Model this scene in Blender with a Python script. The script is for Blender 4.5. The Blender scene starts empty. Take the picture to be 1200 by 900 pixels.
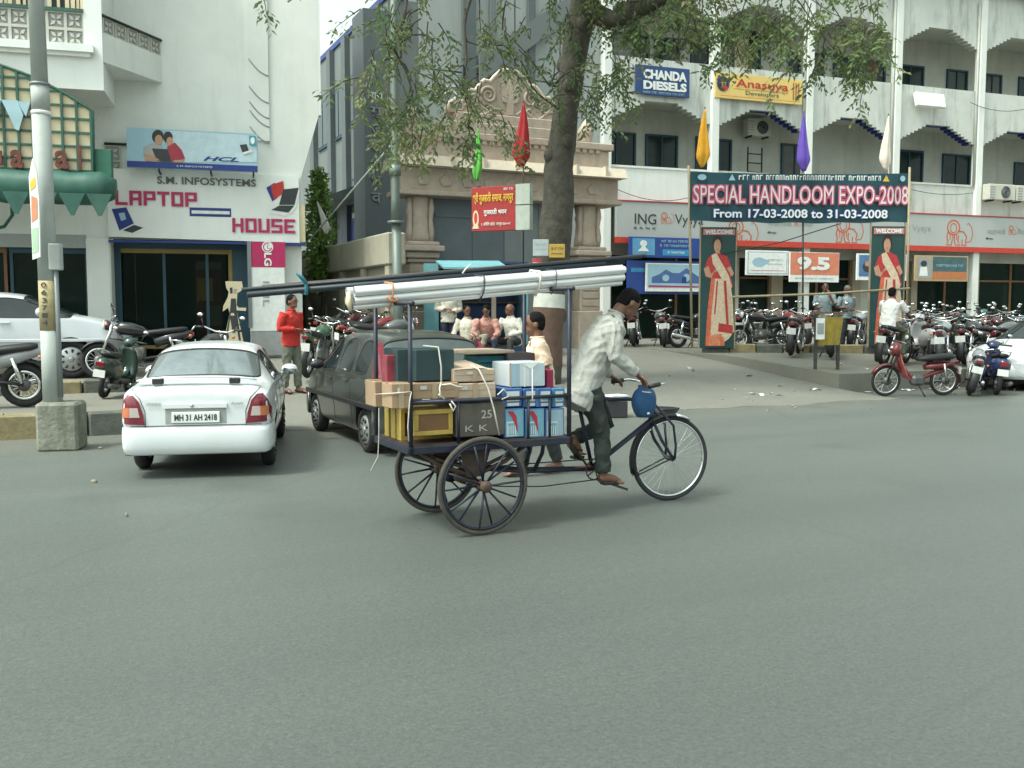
import bpy, bmesh, math, random
from mathutils import Vector, Matrix, noise
from mathutils.bvhtree import BVHTree
random.seed(7)
S = bpy.context.scene
COL = S.collection
R = math.radians
# ---------------------------------------------------------------- camera
CAMH, F, CX, CY, HZ = 1.6, 1120.0, 600.0, 450.0, 364.0
PITCH = math.atan((CY - HZ) / F)
cd = bpy.data.cameras.new('camera'); cam = bpy.data.objects.new('camera', cd); COL.objects.link(cam)
cd.sensor_width = 36.0; cd.lens = 36.0 * F / 1200.0; cd.clip_end = 3000; cd.clip_start = 0.05
cam.location = (0, 0, CAMH); cam.rotation_euler = (R(90) - PITCH, 0, 0)
S.camera = cam
# ---------------------------------------------------------------- sky, sun, exposure
w = bpy.data.worlds.new('World'); S.world = w; w.use_nodes = True
nt = w.node_tree
SUN_EL, SUN_AZ = R(58), R(-125)      # azimuth measured from +Y (away from the camera), clockwise
bg = nt.nodes['Background']
sky = nt.nodes.new('ShaderNodeTexSky'); sky.sky_type = 'NISHITA'; sky.sun_disc = False
sky.sun_elevation = SUN_EL; sky.sun_rotation = SUN_AZ; sky.dust_density = 4.0; sky.air_density = 1.2
hs = nt.nodes.new('ShaderNodeHueSaturation'); hs.inputs['Saturation'].default_value = 0.22
mx = nt.nodes.new('ShaderNodeMix'); mx.data_type = 'RGBA'; mx.blend_type = 'MULTIPLY'
mx.inputs['Factor'].default_value = 1.0; mx.inputs['B'].default_value = (0.885, 1.0, 0.925, 1)
nt.links.new(sky.outputs[0], hs.inputs['Color']); nt.links.new(hs.outputs[0], mx.inputs['A'])
nt.links.new(mx.outputs['Result'], bg.inputs['Color']); bg.inputs['Strength'].default_value = 0.15
sd = bpy.data.lights.new('sun', 'SUN'); sd.energy = 1.4; sd.angle = R(10); sd.color = (1.0, 0.985, 0.90)
sun = bpy.data.objects.new('sun', sd); COL.objects.link(sun)
dirv = Vector((math.sin(SUN_AZ) * math.cos(SUN_EL), math.cos(SUN_AZ) * math.cos(SUN_EL), math.sin(SUN_EL)))
sun.rotation_euler = dirv.to_track_quat('Z', 'Y').to_euler(); sun.location = (0, 0, 40)
S.view_settings.view_transform = 'Standard'; S.view_settings.look = 'None'
S.view_settings.exposure = 1.16; S.view_settings.gamma = 1.0
S.cycles.max_bounces = 6; S.cycles.use_denoising = True

# ---------------------------------------------------------------- measuring helpers (photo pixels -> places in the street)
def ray(px, py):
    xi = (px - CX) / F; yi = (CY - py) / F
    c, s = math.cos(PITCH), math.sin(PITCH)
    return Vector((xi, c + yi * s, -s + yi * c))
def W(px, py, Y):
    d = ray(px, py); return Vector((0, 0, CAMH)) + d * (Y / d.y)
def G(px, py, z=0.0):
    d = ray(px, py); return Vector((0, 0, CAMH)) + d * ((z - CAMH) / d.z)
class Frame:
    """A local frame on a facade or a vehicle: x along it, y into it, z up."""
    def __init__(s, o, ang):
        s.o = Vector(o); s.a = ang; s.X = Vector((math.cos(ang), math.sin(ang), 0)); s.Y = Vector((-math.sin(ang), math.cos(ang), 0))
    def on(s, px, py, off=0.0):
        d = ray(px, py); c = Vector((0, 0, CAMH)) - s.o
        t = (off - c.dot(s.Y)) / d.dot(s.Y); p = c + d * t
        return p.dot(s.X), p.z
    def wp(s, x, y, z=0.0):
        return s.o + s.X * x + s.Y * y + Vector((0, 0, z))

# ---------------------------------------------------------------- materials
_M = {}
def mat(name, col, rough=0.6, metal=0.0, var=0.12, scale=6.0, bump=0.0, bscale=None, spec=0.5, emit=0, coat=0.0, world=False, stretch=None, dirt=None, dirtamt=0.5, transl=0):
    if name in _M: return _M[name]
    m = bpy.data.materials.new(name); m.use_nodes = True; n = m.node_tree; L = n.links
    b = n.nodes['Principled BSDF']
    b.inputs['Roughness'].default_value = rough; b.inputs['Metallic'].default_value = metal
    b.inputs['Specular IOR Level'].default_value = spec; b.inputs['Coat Weight'].default_value = coat
    tc = n.nodes.new('ShaderNodeTexCoord'); src = tc.outputs['Object']
    if world:
        ge = n.nodes.new('ShaderNodeNewGeometry'); src = ge.outputs['Position']
    mp = n.nodes.new('ShaderNodeMapping'); L.new(src, mp.inputs[0])
    if stretch: mp.inputs['Scale'].default_value = stretch
    no = n.nodes.new('ShaderNodeTexNoise'); no.inputs['Scale'].default_value = scale; no.inputs['Detail'].default_value = 6; no.inputs['Roughness'].default_value = 0.65
    L.new(mp.outputs[0], no.inputs['Vector'])
    rp = n.nodes.new('ShaderNodeMapRange'); rp.inputs[1].default_value = 0.3; rp.inputs[2].default_value = 0.7
    rp.inputs[3].default_value = 1 - var; rp.inputs[4].default_value = 1 + var
    L.new(no.outputs[0], rp.inputs[0])
    mu = n.nodes.new('ShaderNodeMix'); mu.data_type = 'RGBA'; mu.blend_type = 'MULTIPLY'; mu.inputs['Factor'].default_value = 1
    mu.inputs['A'].default_value = (*col, 1)
    cmb = n.nodes.new('ShaderNodeCombineColor')
    for i in range(3): L.new(rp.outputs[0], cmb.inputs[i])
    L.new(cmb.outputs[0], mu.inputs['B'])
    out = mu.outputs['Result']
    if dirt:
        n2 = n.nodes.new('ShaderNodeTexNoise'); n2.inputs['Scale'].default_value = 1.3; n2.inputs['Detail'].default_value = 8; n2.inputs['Roughness'].default_value = 0.7
        m2 = n.nodes.new('ShaderNodeMapping'); m2.inputs['Scale'].default_value = (2.4, 2.4, 0.32); L.new(src, m2.inputs[0]); L.new(m2.outputs[0], n2.inputs['Vector'])
        r2 = n.nodes.new('ShaderNodeMapRange'); r2.inputs[1].default_value = 0.5; r2.inputs[2].default_value = 0.75; r2.inputs[4].default_value = dirtamt
        L.new(n2.outputs[0], r2.inputs[0])
        m3 = n.nodes.new('ShaderNodeMix'); m3.data_type = 'RGBA'; L.new(r2.outputs[0], m3.inputs['Factor']); L.new(out, m3.inputs['A']); m3.inputs['B'].default_value = (*dirt, 1)
        out = m3.outputs['Result']
    L.new(out, b.inputs['Base Color'])
    if emit:
        L.new(out, b.inputs['Emission Color']); b.inputs['Emission Strength'].default_value = emit
    if bump:
        nb = n.nodes.new('ShaderNodeTexNoise'); nb.inputs['Scale'].default_value = bscale or scale * 4; nb.inputs['Detail'].default_value = 5
        L.new(src, nb.inputs['Vector'])
        bp = n.nodes.new('ShaderNodeBump'); bp.inputs['Strength'].default_value = bump; bp.inputs['Distance'].default_value = 0.02
        L.new(nb.outputs[0], bp.inputs['Height']); L.new(bp.outputs[0], b.inputs['Normal'])
    if transl:
        tr = n.nodes.new('ShaderNodeBsdfTranslucent'); L.new(out, tr.inputs[0]); ms = n.nodes.new('ShaderNodeMixShader'); ms.inputs[0].default_value = transl
        L.new(b.outputs[0], ms.inputs[1]); L.new(tr.outputs[0], ms.inputs[2]); L.new(ms.outputs[0], n.nodes['Material Output'].inputs[0])
    _M[name] = m
    return m
def glass(name, col=(0.02, 0.03, 0.03), rough=0.06, alpha=None, spec=0.5, metal=0.0, coat=0.0):
    if name in _M: return _M[name]
    m = mat(name, col, rough, metal, 0.25, 2.5, spec=spec, coat=coat)
    if alpha is not None:
        b = m.node_tree.nodes['Principled BSDF']; b.inputs['Alpha'].default_value = alpha
    return m

# ---------------------------------------------------------------- mesh builder
def frame_for(d, up=Vector((0, 0, 1))):
    d = d.normalized()
    if abs(d.dot(up)) > 0.97: up = Vector((1, 0, 0))
    a = d.cross(up).normalized(); b = a.cross(d).normalized()
    return a, b
class MB:
    def __init__(s): s.v = []; s.f = []; s.m = []; s.s = []
    def add(s, vs, fs, mi=0, sm=False):
        k = len(s.v); s.v += [tuple(p) for p in vs]
        for f in fs: s.f.append([i + k for i in f]); s.m.append(mi); s.s.append(sm)
        return s
    def box(s, c, d, mi=0, rot=None, bev=0.0):
        hx, hy, hz = d[0] / 2, d[1] / 2, d[2] / 2; c = Vector(c)
        M = rot if rot is not None else Matrix.Identity(3)
        if not isinstance(M, Matrix): M = Matrix.Rotation(rot, 3, 'Z')
        if bev <= 0:
            vs = [c + M @ Vector((x * hx, y * hy, z * hz)) for x in (-1, 1) for y in (-1, 1) for z in (-1, 1)]
            fs = [(0, 1, 3, 2), (4, 6, 7, 5), (0, 4, 5, 1), (2, 3, 7, 6), (0, 2, 6, 4), (1, 5, 7, 3)]
            return s.add(vs, fs, mi)
        b = min(bev, hx * .9, hy * .9, hz * .9); bm = bmesh.new(); bmesh.ops.create_cube(bm, size=1)
        for v in bm.verts: v.co = Vector((v.co.x * 2 * hx, v.co.y * 2 * hy, v.co.z * 2 * hz))
        bmesh.ops.bevel(bm, geom=list(bm.edges), offset=b, segments=1, affect='EDGES', profile=0.5)
        bm.verts.index_update()
        s.add([c + M @ v.co for v in bm.verts], [[v.index for v in f.verts] for f in bm.faces], mi); bm.free(); return s
    def b2(s, x0, x1, y0, y1, z0, z1, mi=0, bev=0.0):
        return s.box(((x0 + x1) / 2, (y0 + y1) / 2, (z0 + z1) / 2), (abs(x1 - x0), abs(y1 - y0), abs(z1 - z0)), mi, None, bev)
    def tube(s, pts, r, n=8, mi=0, closed=False, cap=True, sm=True):
        pts = [Vector(p) for p in pts]; k = len(pts)
        rs = r if isinstance(r, (list, tuple)) else [r] * k
        vs = []; fs = []; prev = None
        for i, p in enumerate(pts):
            if closed: d = pts[(i + 1) % k] - pts[i - 1]
            else: d = pts[min(i + 1, k - 1)] - pts[max(i - 1, 0)]
            if d.length < 1e-9: d = Vector((0, 0, 1))
            d.normalize()
            if prev is None: a, b = frame_for(d)
            else:
                a = prev - d * prev.dot(d)
                if a.length < 1e-6: a, b = frame_for(d)
                a.normalize(); b = a.cross(d).normalized()
            prev = a
            for j in range(n):
                t = 2 * math.pi * j / n; vs.append(p + (a * math.cos(t) + b * math.sin(t)) * rs[i])
        m = k if closed else k - 1
        for i in range(m):
            for j in range(n):
                i2 = (i + 1) % k
                fs.append((i * n + j, i2 * n + j, i2 * n + (j + 1) % n, i * n + (j + 1) % n))
        if cap and not closed:
            fs.append(tuple(range(n))[::1]); fs.append(tuple((k - 1) * n + j for j in range(n))[::-1])
        return s.add(vs, fs, mi, sm)
    def cyl(s, p0, p1, r, n=12, mi=0, r1=None, sm=True):
        return s.tube([p0, p1], [r, r if r1 is None else r1], n, mi, sm=sm)
    def torus(s, c, axis, Rr, r, n=32, m=8, mi=0, rx=1.0):
        a, b = frame_for(Vector(axis)); ax = Vector(axis).normalized(); c = Vector(c); vs = []; fs = []
        for i in range(n):
            t = 2 * math.pi * i / n; d = a * math.cos(t) + b * math.sin(t)
            for j in range(m):
                q = 2 * math.pi * j / m; vs.append(c + d * (Rr + r * math.cos(q)) + ax * (r * rx * math.sin(q)))
        for i in range(n):
            for j in range(m):
                fs.append((i * m + j, ((i + 1) % n) * m + j, ((i + 1) % n) * m + (j + 1) % m, i * m + (j + 1) % m))
        return s.add(vs, fs, mi, True)
    def ell(s, c, r, nu=14, nv=9, mi=0, M=None):
        c = Vector(c); M = M or Matrix.Identity(3); vs = [c + M @ Vector((0, 0, r[2]))]; fs = []
        for i in range(1, nv):
            p = math.pi * i / nv
            for j in range(nu):
                t = 2 * math.pi * j / nu
                vs.append(c + M @ Vector((r[0] * math.sin(p) * math.cos(t), r[1] * math.sin(p) * math.sin(t), r[2] * math.cos(p))))
        vs.append(c + M @ Vector((0, 0, -r[2]))); e = len(vs) - 1
        for j in range(nu): fs.append((0, 1 + j, 1 + (j + 1) % nu))
        for i in range(nv - 2):
            for j in range(nu):
                a = 1 + i * nu; fs.append((a + j, a + nu + j, a + nu + (j + 1) % nu, a + (j + 1) % nu))
        a = 1 + (nv - 2) * nu
        for j in range(nu): fs.append((a + j, e, a + (j + 1) % nu))
        return s.add(vs, fs, mi, True)
    def loft(s, rings, mi=0, sm=True, cap=True):
        n = len(rings[0]); vs = [p for r in rings for p in r]; fs = []
        for i in range(len(rings) - 1):
            for j in range(n): fs.append((i * n + j, (i + 1) * n + j, (i + 1) * n + (j + 1) % n, i * n + (j + 1) % n))
        if cap: fs.append(tuple(range(n))); fs.append(tuple((len(rings) - 1) * n + j for j in range(n))[::-1])
        return s.add(vs, fs, mi, sm)
    def body(s, pts, lats, a, b, n=14, mi=0, p=2.0):
        rings = []
        for i, c in enumerate(pts):
            c = Vector(c); d = Vector(pts[min(i + 1, len(pts) - 1)]) - Vector(pts[max(i - 1, 0)]); d.normalize()
            la = Vector(lats[i] if isinstance(lats, list) else lats); la = (la - d * la.dot(d)).normalized(); fo = d.cross(la)
            r = []
            for j in range(n):
                t = 2 * math.pi * j / n; cx, sx = math.cos(t), math.sin(t)
                r.append(c + la * (a[i] * math.copysign(abs(cx) ** (2 / p), cx)) + fo * (b[i] * math.copysign(abs(sx) ** (2 / p), sx)))
            rings.append(r)
        return s.loft(rings, mi)
    def prism(s, poly, y0, y1, mi=0, sm=False):
        n = len(poly); vs = [(x, y0, z) for x, z in poly] + [(x, y1, z) for x, z in poly]
        A = sum(poly[i][0] * poly[(i + 1) % n][1] - poly[(i + 1) % n][0] * poly[i][1] for i in range(n))
        o = list(range(n)) if A > 0 else list(range(n))[::-1]
        fs = [tuple(o), tuple(i + n for i in reversed(o))]
        for k in range(n):
            i, j = o[k], o[(k + 1) % n]; fs.append((j, i, i + n, j + n))
        return s.add(vs, fs, mi, sm)
    def flat(s, poly, y, mi=0):            # flat print facing -y
        A = sum(poly[i][0] * poly[(i + 1) % len(poly)][1] - poly[(i + 1) % len(poly)][0] * poly[i][1] for i in range(len(poly)))
        p = poly if A > 0 else poly[::-1]
        return s.add([(x, y, z) for x, z in p], [tuple(range(len(p)))], mi)
    def rect(s, x0, x1, z0, z1, y, mi=0): return s.flat([(x0, z0), (x1, z0), (x1, z1), (x0, z1)], y, mi)
    def disc(s, x, z, rx, rz, y, mi=0, n=16, rot=0.0):
        c, q = math.cos(rot), math.sin(rot)
        return s.flat([(x + rx * math.cos(t) * c - rz * math.sin(t) * q, z + rx * math.cos(t) * q + rz * math.sin(t) * c) for t in [2 * math.pi * i / n for i in range(n)]], y, mi)
    def stroke(s, pts, wd, y, mi=0):
        k = len(pts); L = []; Rr = []
        for i in range(k):
            a = pts[max(i - 1, 0)]; b = pts[min(i + 1, k - 1)]; dx, dz = b[0] - a[0], b[1] - a[1]; l = math.hypot(dx, dz) or 1
            nx, nz = -dz / l * wd / 2, dx / l * wd / 2; L.append((pts[i][0] + nx, pts[i][1] + nz)); Rr.append((pts[i][0] - nx, pts[i][1] - nz))
        for i in range(k - 1): s.flat([Rr[i], Rr[i + 1], L[i + 1], L[i]], y, mi)
        return s
    def xf(s, M):
        M = M.to_4x4(); s.v = [tuple(M @ Vector(p)) for p in s.v]; return s
    def join(s, o, M=None, mi=None):
        vs = [M @ Vector(p) for p in o.v] if M else o.v; k = len(s.v); s.v += [tuple(p) for p in vs]
        s.f += [[i + k for i in f] for f in o.f]; s.m += o.m if mi is None else [mi] * len(o.m); s.s += o.s; return s
    def mesh(s, name, mats):
        me = bpy.data.meshes.new(name); me.from_pydata(s.v, [], s.f)
        for m in (mats if isinstance(mats, (list, tuple)) else [mats]): me.materials.append(m)
        me.polygons.foreach_set('material_index', s.m); me.polygons.foreach_set('use_smooth', s.s); me.update()
        return me
    def build(s, name, mats, parent=None, loc=None, rot=None):
        return put(name, s.mesh(name, mats), parent, loc, rot)
def put(name, me, parent=None, loc=None, rot=None):
    o = bpy.data.objects.new(name, me); COL.objects.link(o)
    if parent is not None: o.parent = parent
    if loc is not None: o.location = loc
    if rot is not None: o.rotation_euler = (0, 0, rot) if not isinstance(rot, (tuple, list)) else rot
    return o
def tag(o, label, cat, group=None, kind=None):
    if label: o['label'] = label
    if cat: o['category'] = cat
    if group: o['group'] = group
    if kind: o['kind'] = kind
    return o
def thing(name, label, cat, loc=(0, 0, 0), rot=0.0, group=None):
    o = bpy.data.objects.new(name, None); COL.objects.link(o); o.empty_display_size = 0.2
    o.location = loc; o.rotation_euler = (0, 0, rot) if not isinstance(rot, (tuple, list)) else rot
    return tag(o, label, cat, group)
def struct(name, mb, mats, loc=None, rot=None, kind='structure'):
    o = mb.build(name, mats, None, loc, rot); o['kind'] = kind; return o
def copy_tree(o, parent=None, label=None, loc=None, rot=None, swap=None):
    c = o.copy(); COL.objects.link(c)
    if parent is not None: c.parent = parent
    if label: c['label'] = label
    if loc is not None: c.location = loc
    if rot is not None: c.rotation_euler = rot if isinstance(rot, (tuple, list)) else (0, 0, rot)
    if swap and c.type == 'MESH':
        for i, sl in enumerate(c.material_slots):
            if sl.material and sl.material.name in swap:
                m2 = swap[sl.material.name]; sl.link = 'OBJECT'; sl.material = m2
    for ch in o.children: copy_tree(ch, c, swap=swap)
    return c
TS = bpy.data.scenes.new('scratch')
def evaluated(mb_or_mesh, mods, mats=None):
    me = mb_or_mesh.mesh('tmp', mats or []) if isinstance(mb_or_mesh, MB) else mb_or_mesh
    o = bpy.data.objects.new('tmp', me); TS.collection.objects.link(o)
    for t, kw in mods:
        m = o.modifiers.new(t, t)
        for k, v in kw.items(): setattr(m, k, v)
    TS.view_layers[0].update(); dg = TS.view_layers[0].depsgraph
    r = bpy.data.meshes.new_from_object(o.evaluated_get(dg)); bpy.data.objects.remove(o)
    return r
def voxel(mb, name, size, mats, iters=3, amp=0.0, sc=8.0, amp2=0.0, adapt=0.0):
    me = evaluated(mb, [('REMESH', dict(mode='VOXEL', voxel_size=size, adaptivity=adapt)), ('SMOOTH', dict(factor=0.5, iterations=iters))])
    me.name = name; me.materials.clear()
    me.materials.append(mats)
    if amp:
        ns = [v.normal.copy() for v in me.vertices]; out = []
        for v, nv in zip(me.vertices, ns):
            q = v.co * sc; w_ = Vector((noise.noise(q * .7), noise.noise(q * .7 + Vector((9, 0, 0))), 0)) * 1.5; q2 = Vector((q.x * 1.5, q.y * 1.5, q.z * .8)) + w_
            d = (.5 - abs(noise.noise(q2))) * 1.6 * amp - .4 * amp + noise.noise(q * 2.3) * amp * 0.35
            out += list(v.co + nv * d)
        me.vertices.foreach_set('co', out)
    me.polygons.foreach_set('use_smooth', [True] * len(me.polygons)); me.update()
    return me
def text(s, wd, ht, x, z, y, m, parent, name='lettering', depth=0.006, bold=0.0, shear=0.0, spacing=1.0, roty=0.0, anchor='C'):
    cu = bpy.data.curves.new('tmp', 'FONT'); cu.body = s; cu.extrude = 0.01; cu.offset = bold; cu.shear = shear; cu.space_character = spacing; cu.resolution_u = 3
    o = bpy.data.objects.new('tmp', cu); TS.collection.objects.link(o); TS.view_layers[0].update(); dg = TS.view_layers[0].depsgraph
    me = bpy.data.meshes.new_from_object(o.evaluated_get(dg)); bpy.data.objects.remove(o); bpy.data.curves.remove(cu)
    me.name = name
    if not len(me.vertices): return None
    xs = [v.co.x for v in me.vertices]; ys = [v.co.y for v in me.vertices]
    x0, x1, y0, y1 = min(xs), max(xs), min(ys), max(ys)
    sx = wd / max(x1 - x0, 1e-6); sy = ht / max(y1 - y0, 1e-6)
    for v in me.vertices:
        a = (v.co.x - (x0 + x1) / 2) * sx; b = (v.co.y - (y0 + y1) / 2) * sy
        c = a * math.cos(roty) - b * math.sin(roty); d = a * math.sin(roty) + b * math.cos(roty)
        v.co = (x + c, y - depth * (0.5 + v.co.z * 50), z + d)
    me.materials.clear(); me.materials.append(m); me.update()
    return put(name, me, parent)
# ================================================================ palette
white = mat('white_paint_wall', (0.74, 0.76, 0.72), 0.7, 0, 0.06, 1.2, 0.15, 60, world=True, dirt=(0.50, 0.52, 0.48), dirtamt=0.35)
white_clean = mat('white_fascia', (0.76, 0.78, 0.755), 0.55, 0, 0.04, 1.5, world=True, dirt=(0.5, 0.52, 0.48), dirtamt=0.25)
grimy = mat('grimy_plaster', (0.56, 0.58, 0.54), 0.8, 0, 0.10, 1.5, 0.25, 40, world=True, dirt=(0.13, 0.145, 0.125), dirtamt=0.75)
plaster = mat('veranda_plaster', (0.50, 0.51, 0.46), 0.8, 0, 0.1, 1.3, 0.2, 40, world=True, dirt=(0.28, 0.28, 0.24), dirtamt=0.5)
greyblue = mat('grey_blue_render', (0.15, 0.17, 0.172), 0.75, 0, 0.08, 0.8, 0.15, 40, world=True, dirt=(0.17, 0.18, 0.165), dirtamt=0.4)
greypale = mat('pale_grey_cladding', (0.33, 0.355, 0.35), 0.6, 0, 0.06, 0.6, world=True, dirt=(0.24, 0.26, 0.255), dirtamt=0.5)
darkpier = mat('dark_grey_pier', (0.10, 0.12, 0.125), 0.7, 0, 0.1, 1, world=True)
bluetrim = mat('blue_painted_edge', (0.02, 0.035, 0.20), 0.5, 0, 0.1)
sand = mat('carved_sandstone', (0.45, 0.365, 0.295), 0.8, 0, 0.12, 5, 0.4, 30, world=True, dirt=(0.24, 0.20, 0.16), dirtamt=0.5)
sandpale = mat('pale_sandstone_lip', (0.62, 0.53, 0.42), 0.7, 0, 0.1, 5, 0.2, 30, world=True, dirt=(0.4, 0.34, 0.27), dirtamt=0.4)
conc = mat('old_concrete', (0.30, 0.295, 0.26), 0.85, 0, 0.15, 3, 0.4, 40, world=True, dirt=(0.12, 0.13, 0.10), dirtamt=0.6)
khaki = mat('mud_coloured_wall', (0.25, 0.235, 0.18), 0.85, 0, 0.12, 1.5, 0.3, 30, world=True, dirt=(0.12, 0.12, 0.09), dirtamt=0.6)
gpole = mat('galvanised_pole', (0.33, 0.36, 0.34), 0.65, 0.0, 0.08, 6, dirt=(0.22, 0.22, 0.19), dirtamt=0.5)
yellowp = mat('faded_yellow_paint', (0.24, 0.195, 0.10), 0.8, 0, 0.25, 7, 0.3, 30, world=True, dirt=(0.19, 0.18, 0.14), dirtamt=0.95)
blackp = mat('faded_black_paint', (0.10, 0.105, 0.09), 0.8, 0, 0.3, 7, 0.3, 30, world=True, dirt=(0.21, 0.205, 0.17), dirtamt=0.85)
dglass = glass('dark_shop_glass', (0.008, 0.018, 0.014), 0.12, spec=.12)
wglass = glass('dark_window_glass', (0.022, 0.035, 0.034), 0.12, spec=.25)
teal = mat('dark_teal_frame', (0.015, 0.06, 0.09), 0.5)
brownw = mat('brown_wood', (0.17, 0.085, 0.035), 0.6, 0, 0.25, 10)
ink = mat('dark_ink', (0.03, 0.035, 0.04), 0.5)
navy = mat('navy_print', (0.015, 0.035, 0.20), 0.5)
crimson = mat('crimson_print', (0.42, 0.015, 0.10), 0.5)
red = mat('red_print', (0.50, 0.03, 0.025), 0.5)
orange = mat('orange_print', (0.62, 0.12, 0.035), 0.5)
pwhite = mat('white_print', (0.72, 0.74, 0.72), 0.5)
pyel = mat('yellow_print', (0.72, 0.45, 0.05), 0.5)
skyblue = mat('pale_blue_print', (0.30, 0.47, 0.56), 0.45, 0, 0.12, 0.8)
greyp = mat('grey_print', (0.3, 0.31, 0.31), 0.5)
skin_print = mat('skin_print', (0.45, 0.25, 0.16), 0.5)
cream = mat('cream_panel', (0.60, 0.51, 0.34), 0.6, 0, 0.08, 3)
green_d = mat('dark_green_paint', (0.025, 0.10, 0.075), 0.5, 0, 0.2, 4, dirt=(0.10, 0.16, 0.13), dirtamt=0.4)
gmetal = mat('grey_sheet_metal', (0.20, 0.225, 0.23), 0.5, 0.3, 0.1, 1.5, dirt=(0.13, 0.14, 0.14), dirtamt=0.5)
blackm = mat('black_metal', (0.018, 0.018, 0.02), 0.45, 0.2, 0.2, 8)
steel = mat('bright_steel', (0.62, 0.64, 0.64), 0.25, 0.9, 0.1, 6)
rubber = mat('tyre_rubber', (0.018, 0.018, 0.018), 0.85, 0, 0.2, 12, 0.3, 60)
tealp = mat('banner_teal', (0.012, 0.062, 0.082), 0.6, 0, 0.25, 1.2)
# ================================================================ ground
RA = R(25.0); RO = Vector((0, 14.7, 0)); RF = Frame(RO, RA)
def us(x, y):
    p = Vector((x, y, 0)) - RO; return p.dot(RF.X), p.dot(RF.Y)
def sst(t): t = max(0, min(1, t)); return t * t * (3 - 2 * t)
UL, UR = -4.3, 7.4
def Hus(u, s):
    if u < UL:
        return 0.0 if s < 0 else (0.30 if s < 3.2 else 0.45)
    if u > UR and s > 0.8:
        return 0.37 + 0.21 * max(0, min(1, (s - .8) / 3.4)) + 0.06 * sst((s - 4.2) / 6)
    if u > UR: return 0.0
    return 0.60 * (0.5 * sst((s + .6) / 7.6) + 0.5 * max(0, min(1, (s + .6) / 7.6))) + 0.04 * sst((s - 7) / 4)
def H(x, y): return Hus(*us(x, y))
def ground_mat(name, a, b, c, grain, rough, lanes=False, spec=0.4):
    m = bpy.data.materials.new(name); m.use_nodes = True; n = m.node_tree; L = n.links; B = n.nodes['Principled BSDF']
    tc = n.nodes.new('ShaderNodeTexCoord')
    def noi(sc, det=6, st=None, r=.6):
        q = n.nodes.new('ShaderNodeTexNoise'); q.inputs['Scale'].default_value = sc; q.inputs['Detail'].default_value = det; q.inputs['Roughness'].default_value = r
        src = tc.outputs['Object']
        if st:
            mp = n.nodes.new('ShaderNodeMapping'); mp.inputs['Scale'].default_value = st; L.new(src, mp.inputs[0]); src = mp.outputs[0]
        L.new(src, q.inputs['Vector']); return q.outputs[0]
    def rng(x, lo, hi, o0=0.0, o1=1.0):
        q = n.nodes.new('ShaderNodeMapRange'); q.inputs[1].default_value = lo; q.inputs[2].default_value = hi; q.inputs[3].default_value = o0; q.inputs[4].default_value = o1
        L.new(x, q.inputs[0]); return q.outputs[0]
    def mix(f, x, y, mode='MIX'):
        q = n.nodes.new('ShaderNodeMix'); q.data_type = 'RGBA'; q.blend_type = mode
        if isinstance(f, float): q.inputs['Factor'].default_value = f
        else: L.new(f, q.inputs['Factor'])
        for k, z in (('A', x), ('B', y)):
            if isinstance(z, tuple): q.inputs[k].default_value = (*z, 1)
            else: L.new(z, q.inputs[k])
        return q.outputs['Result']
    col = mix(rng(noi(0.35, 8, (0.35, 1, 1)), .38, .62), a, b)
    col = mix(rng(noi(1.6, 8), .50, .78, 0, .16 if lanes else .5), col, c)
    if lanes:
        col = mix(rng(noi(0.9, 4, (0.03, 1.0, 1)), .42, .66, 0, .5), col, tuple(x * .80 for x in a))
        col = mix(rng(noi(3.0, 8, (0.12, 1.0, 1), .75), .60, .8, 0, .3), col, tuple(x * 1.2 for x in a))
        sx = n.nodes.new('ShaderNodeSeparateXYZ'); L.new(tc.outputs['Object'], sx.inputs[0])
        ad = n.nodes.new('ShaderNodeMath'); ad.operation = 'ADD'; L.new(sx.outputs['Y'], ad.inputs[0])
        sc2 = n.nodes.new('ShaderNodeMath'); sc2.operation = 'MULTIPLY'; sc2.inputs[1].default_value = 2.4; L.new(noi(0.6, 8), sc2.inputs[0]); L.new(sc2.outputs[0], ad.inputs[1])
        col = mix(rng(ad.outputs[0], -0.9, 0.9, 0, .75), col, c)
        # sparse cracks
        vo = n.nodes.new('ShaderNodeTexVoronoi'); vo.feature = 'DISTANCE_TO_EDGE'; vo.inputs['Scale'].default_value = 0.22
        nz = n.nodes.new('ShaderNodeMix'); nz.data_type = 'RGBA'; nz.inputs['Factor'].default_value = 0.35; L.new(tc.outputs['Object'], nz.inputs['A'])
        nn = n.nodes.new('ShaderNodeTexNoise'); nn.inputs['Scale'].default_value = 0.8; nn.inputs['Detail'].default_value = 6; L.new(tc.outputs['Object'], nn.inputs['Vector']); L.new(nn.outputs['Color'], nz.inputs['B'])
        L.new(nz.outputs['Result'], vo.inputs['Vector'])
        col = mix(rng(vo.outputs['Distance'], 0.0, 0.005, .3, 0), col, tuple(x * .45 for x in a))
    if lanes:
        col = mix(rng(noi(17, 4, None, .85), .40, .62, 0, .55), col, tuple(x * .66 for x in a)); col = mix(rng(noi(31, 3, None, .9), .60, .70, 0, .6), col, tuple(x * 1.75 for x in a))
        col = mix(rng(noi(0.55, 7), .58, .72, 0, .5), col, tuple(x * .6 for x in a))
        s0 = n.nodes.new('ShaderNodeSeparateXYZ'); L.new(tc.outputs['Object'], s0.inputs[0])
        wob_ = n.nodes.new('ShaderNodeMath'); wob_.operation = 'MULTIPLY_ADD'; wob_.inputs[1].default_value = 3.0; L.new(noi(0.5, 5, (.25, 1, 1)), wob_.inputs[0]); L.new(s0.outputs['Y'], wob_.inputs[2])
        col = mix(rng(wob_.outputs[0], -11.5, -3.0, .9, 0), col, tuple(x * .60 for x in a))  # base tone darkens gradually from the kerb side out across the road
    g = rng(noi(grain, 3, None, .9), .28, .72, .66 if lanes else .72, 1.34 if lanes else 1.28)
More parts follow.
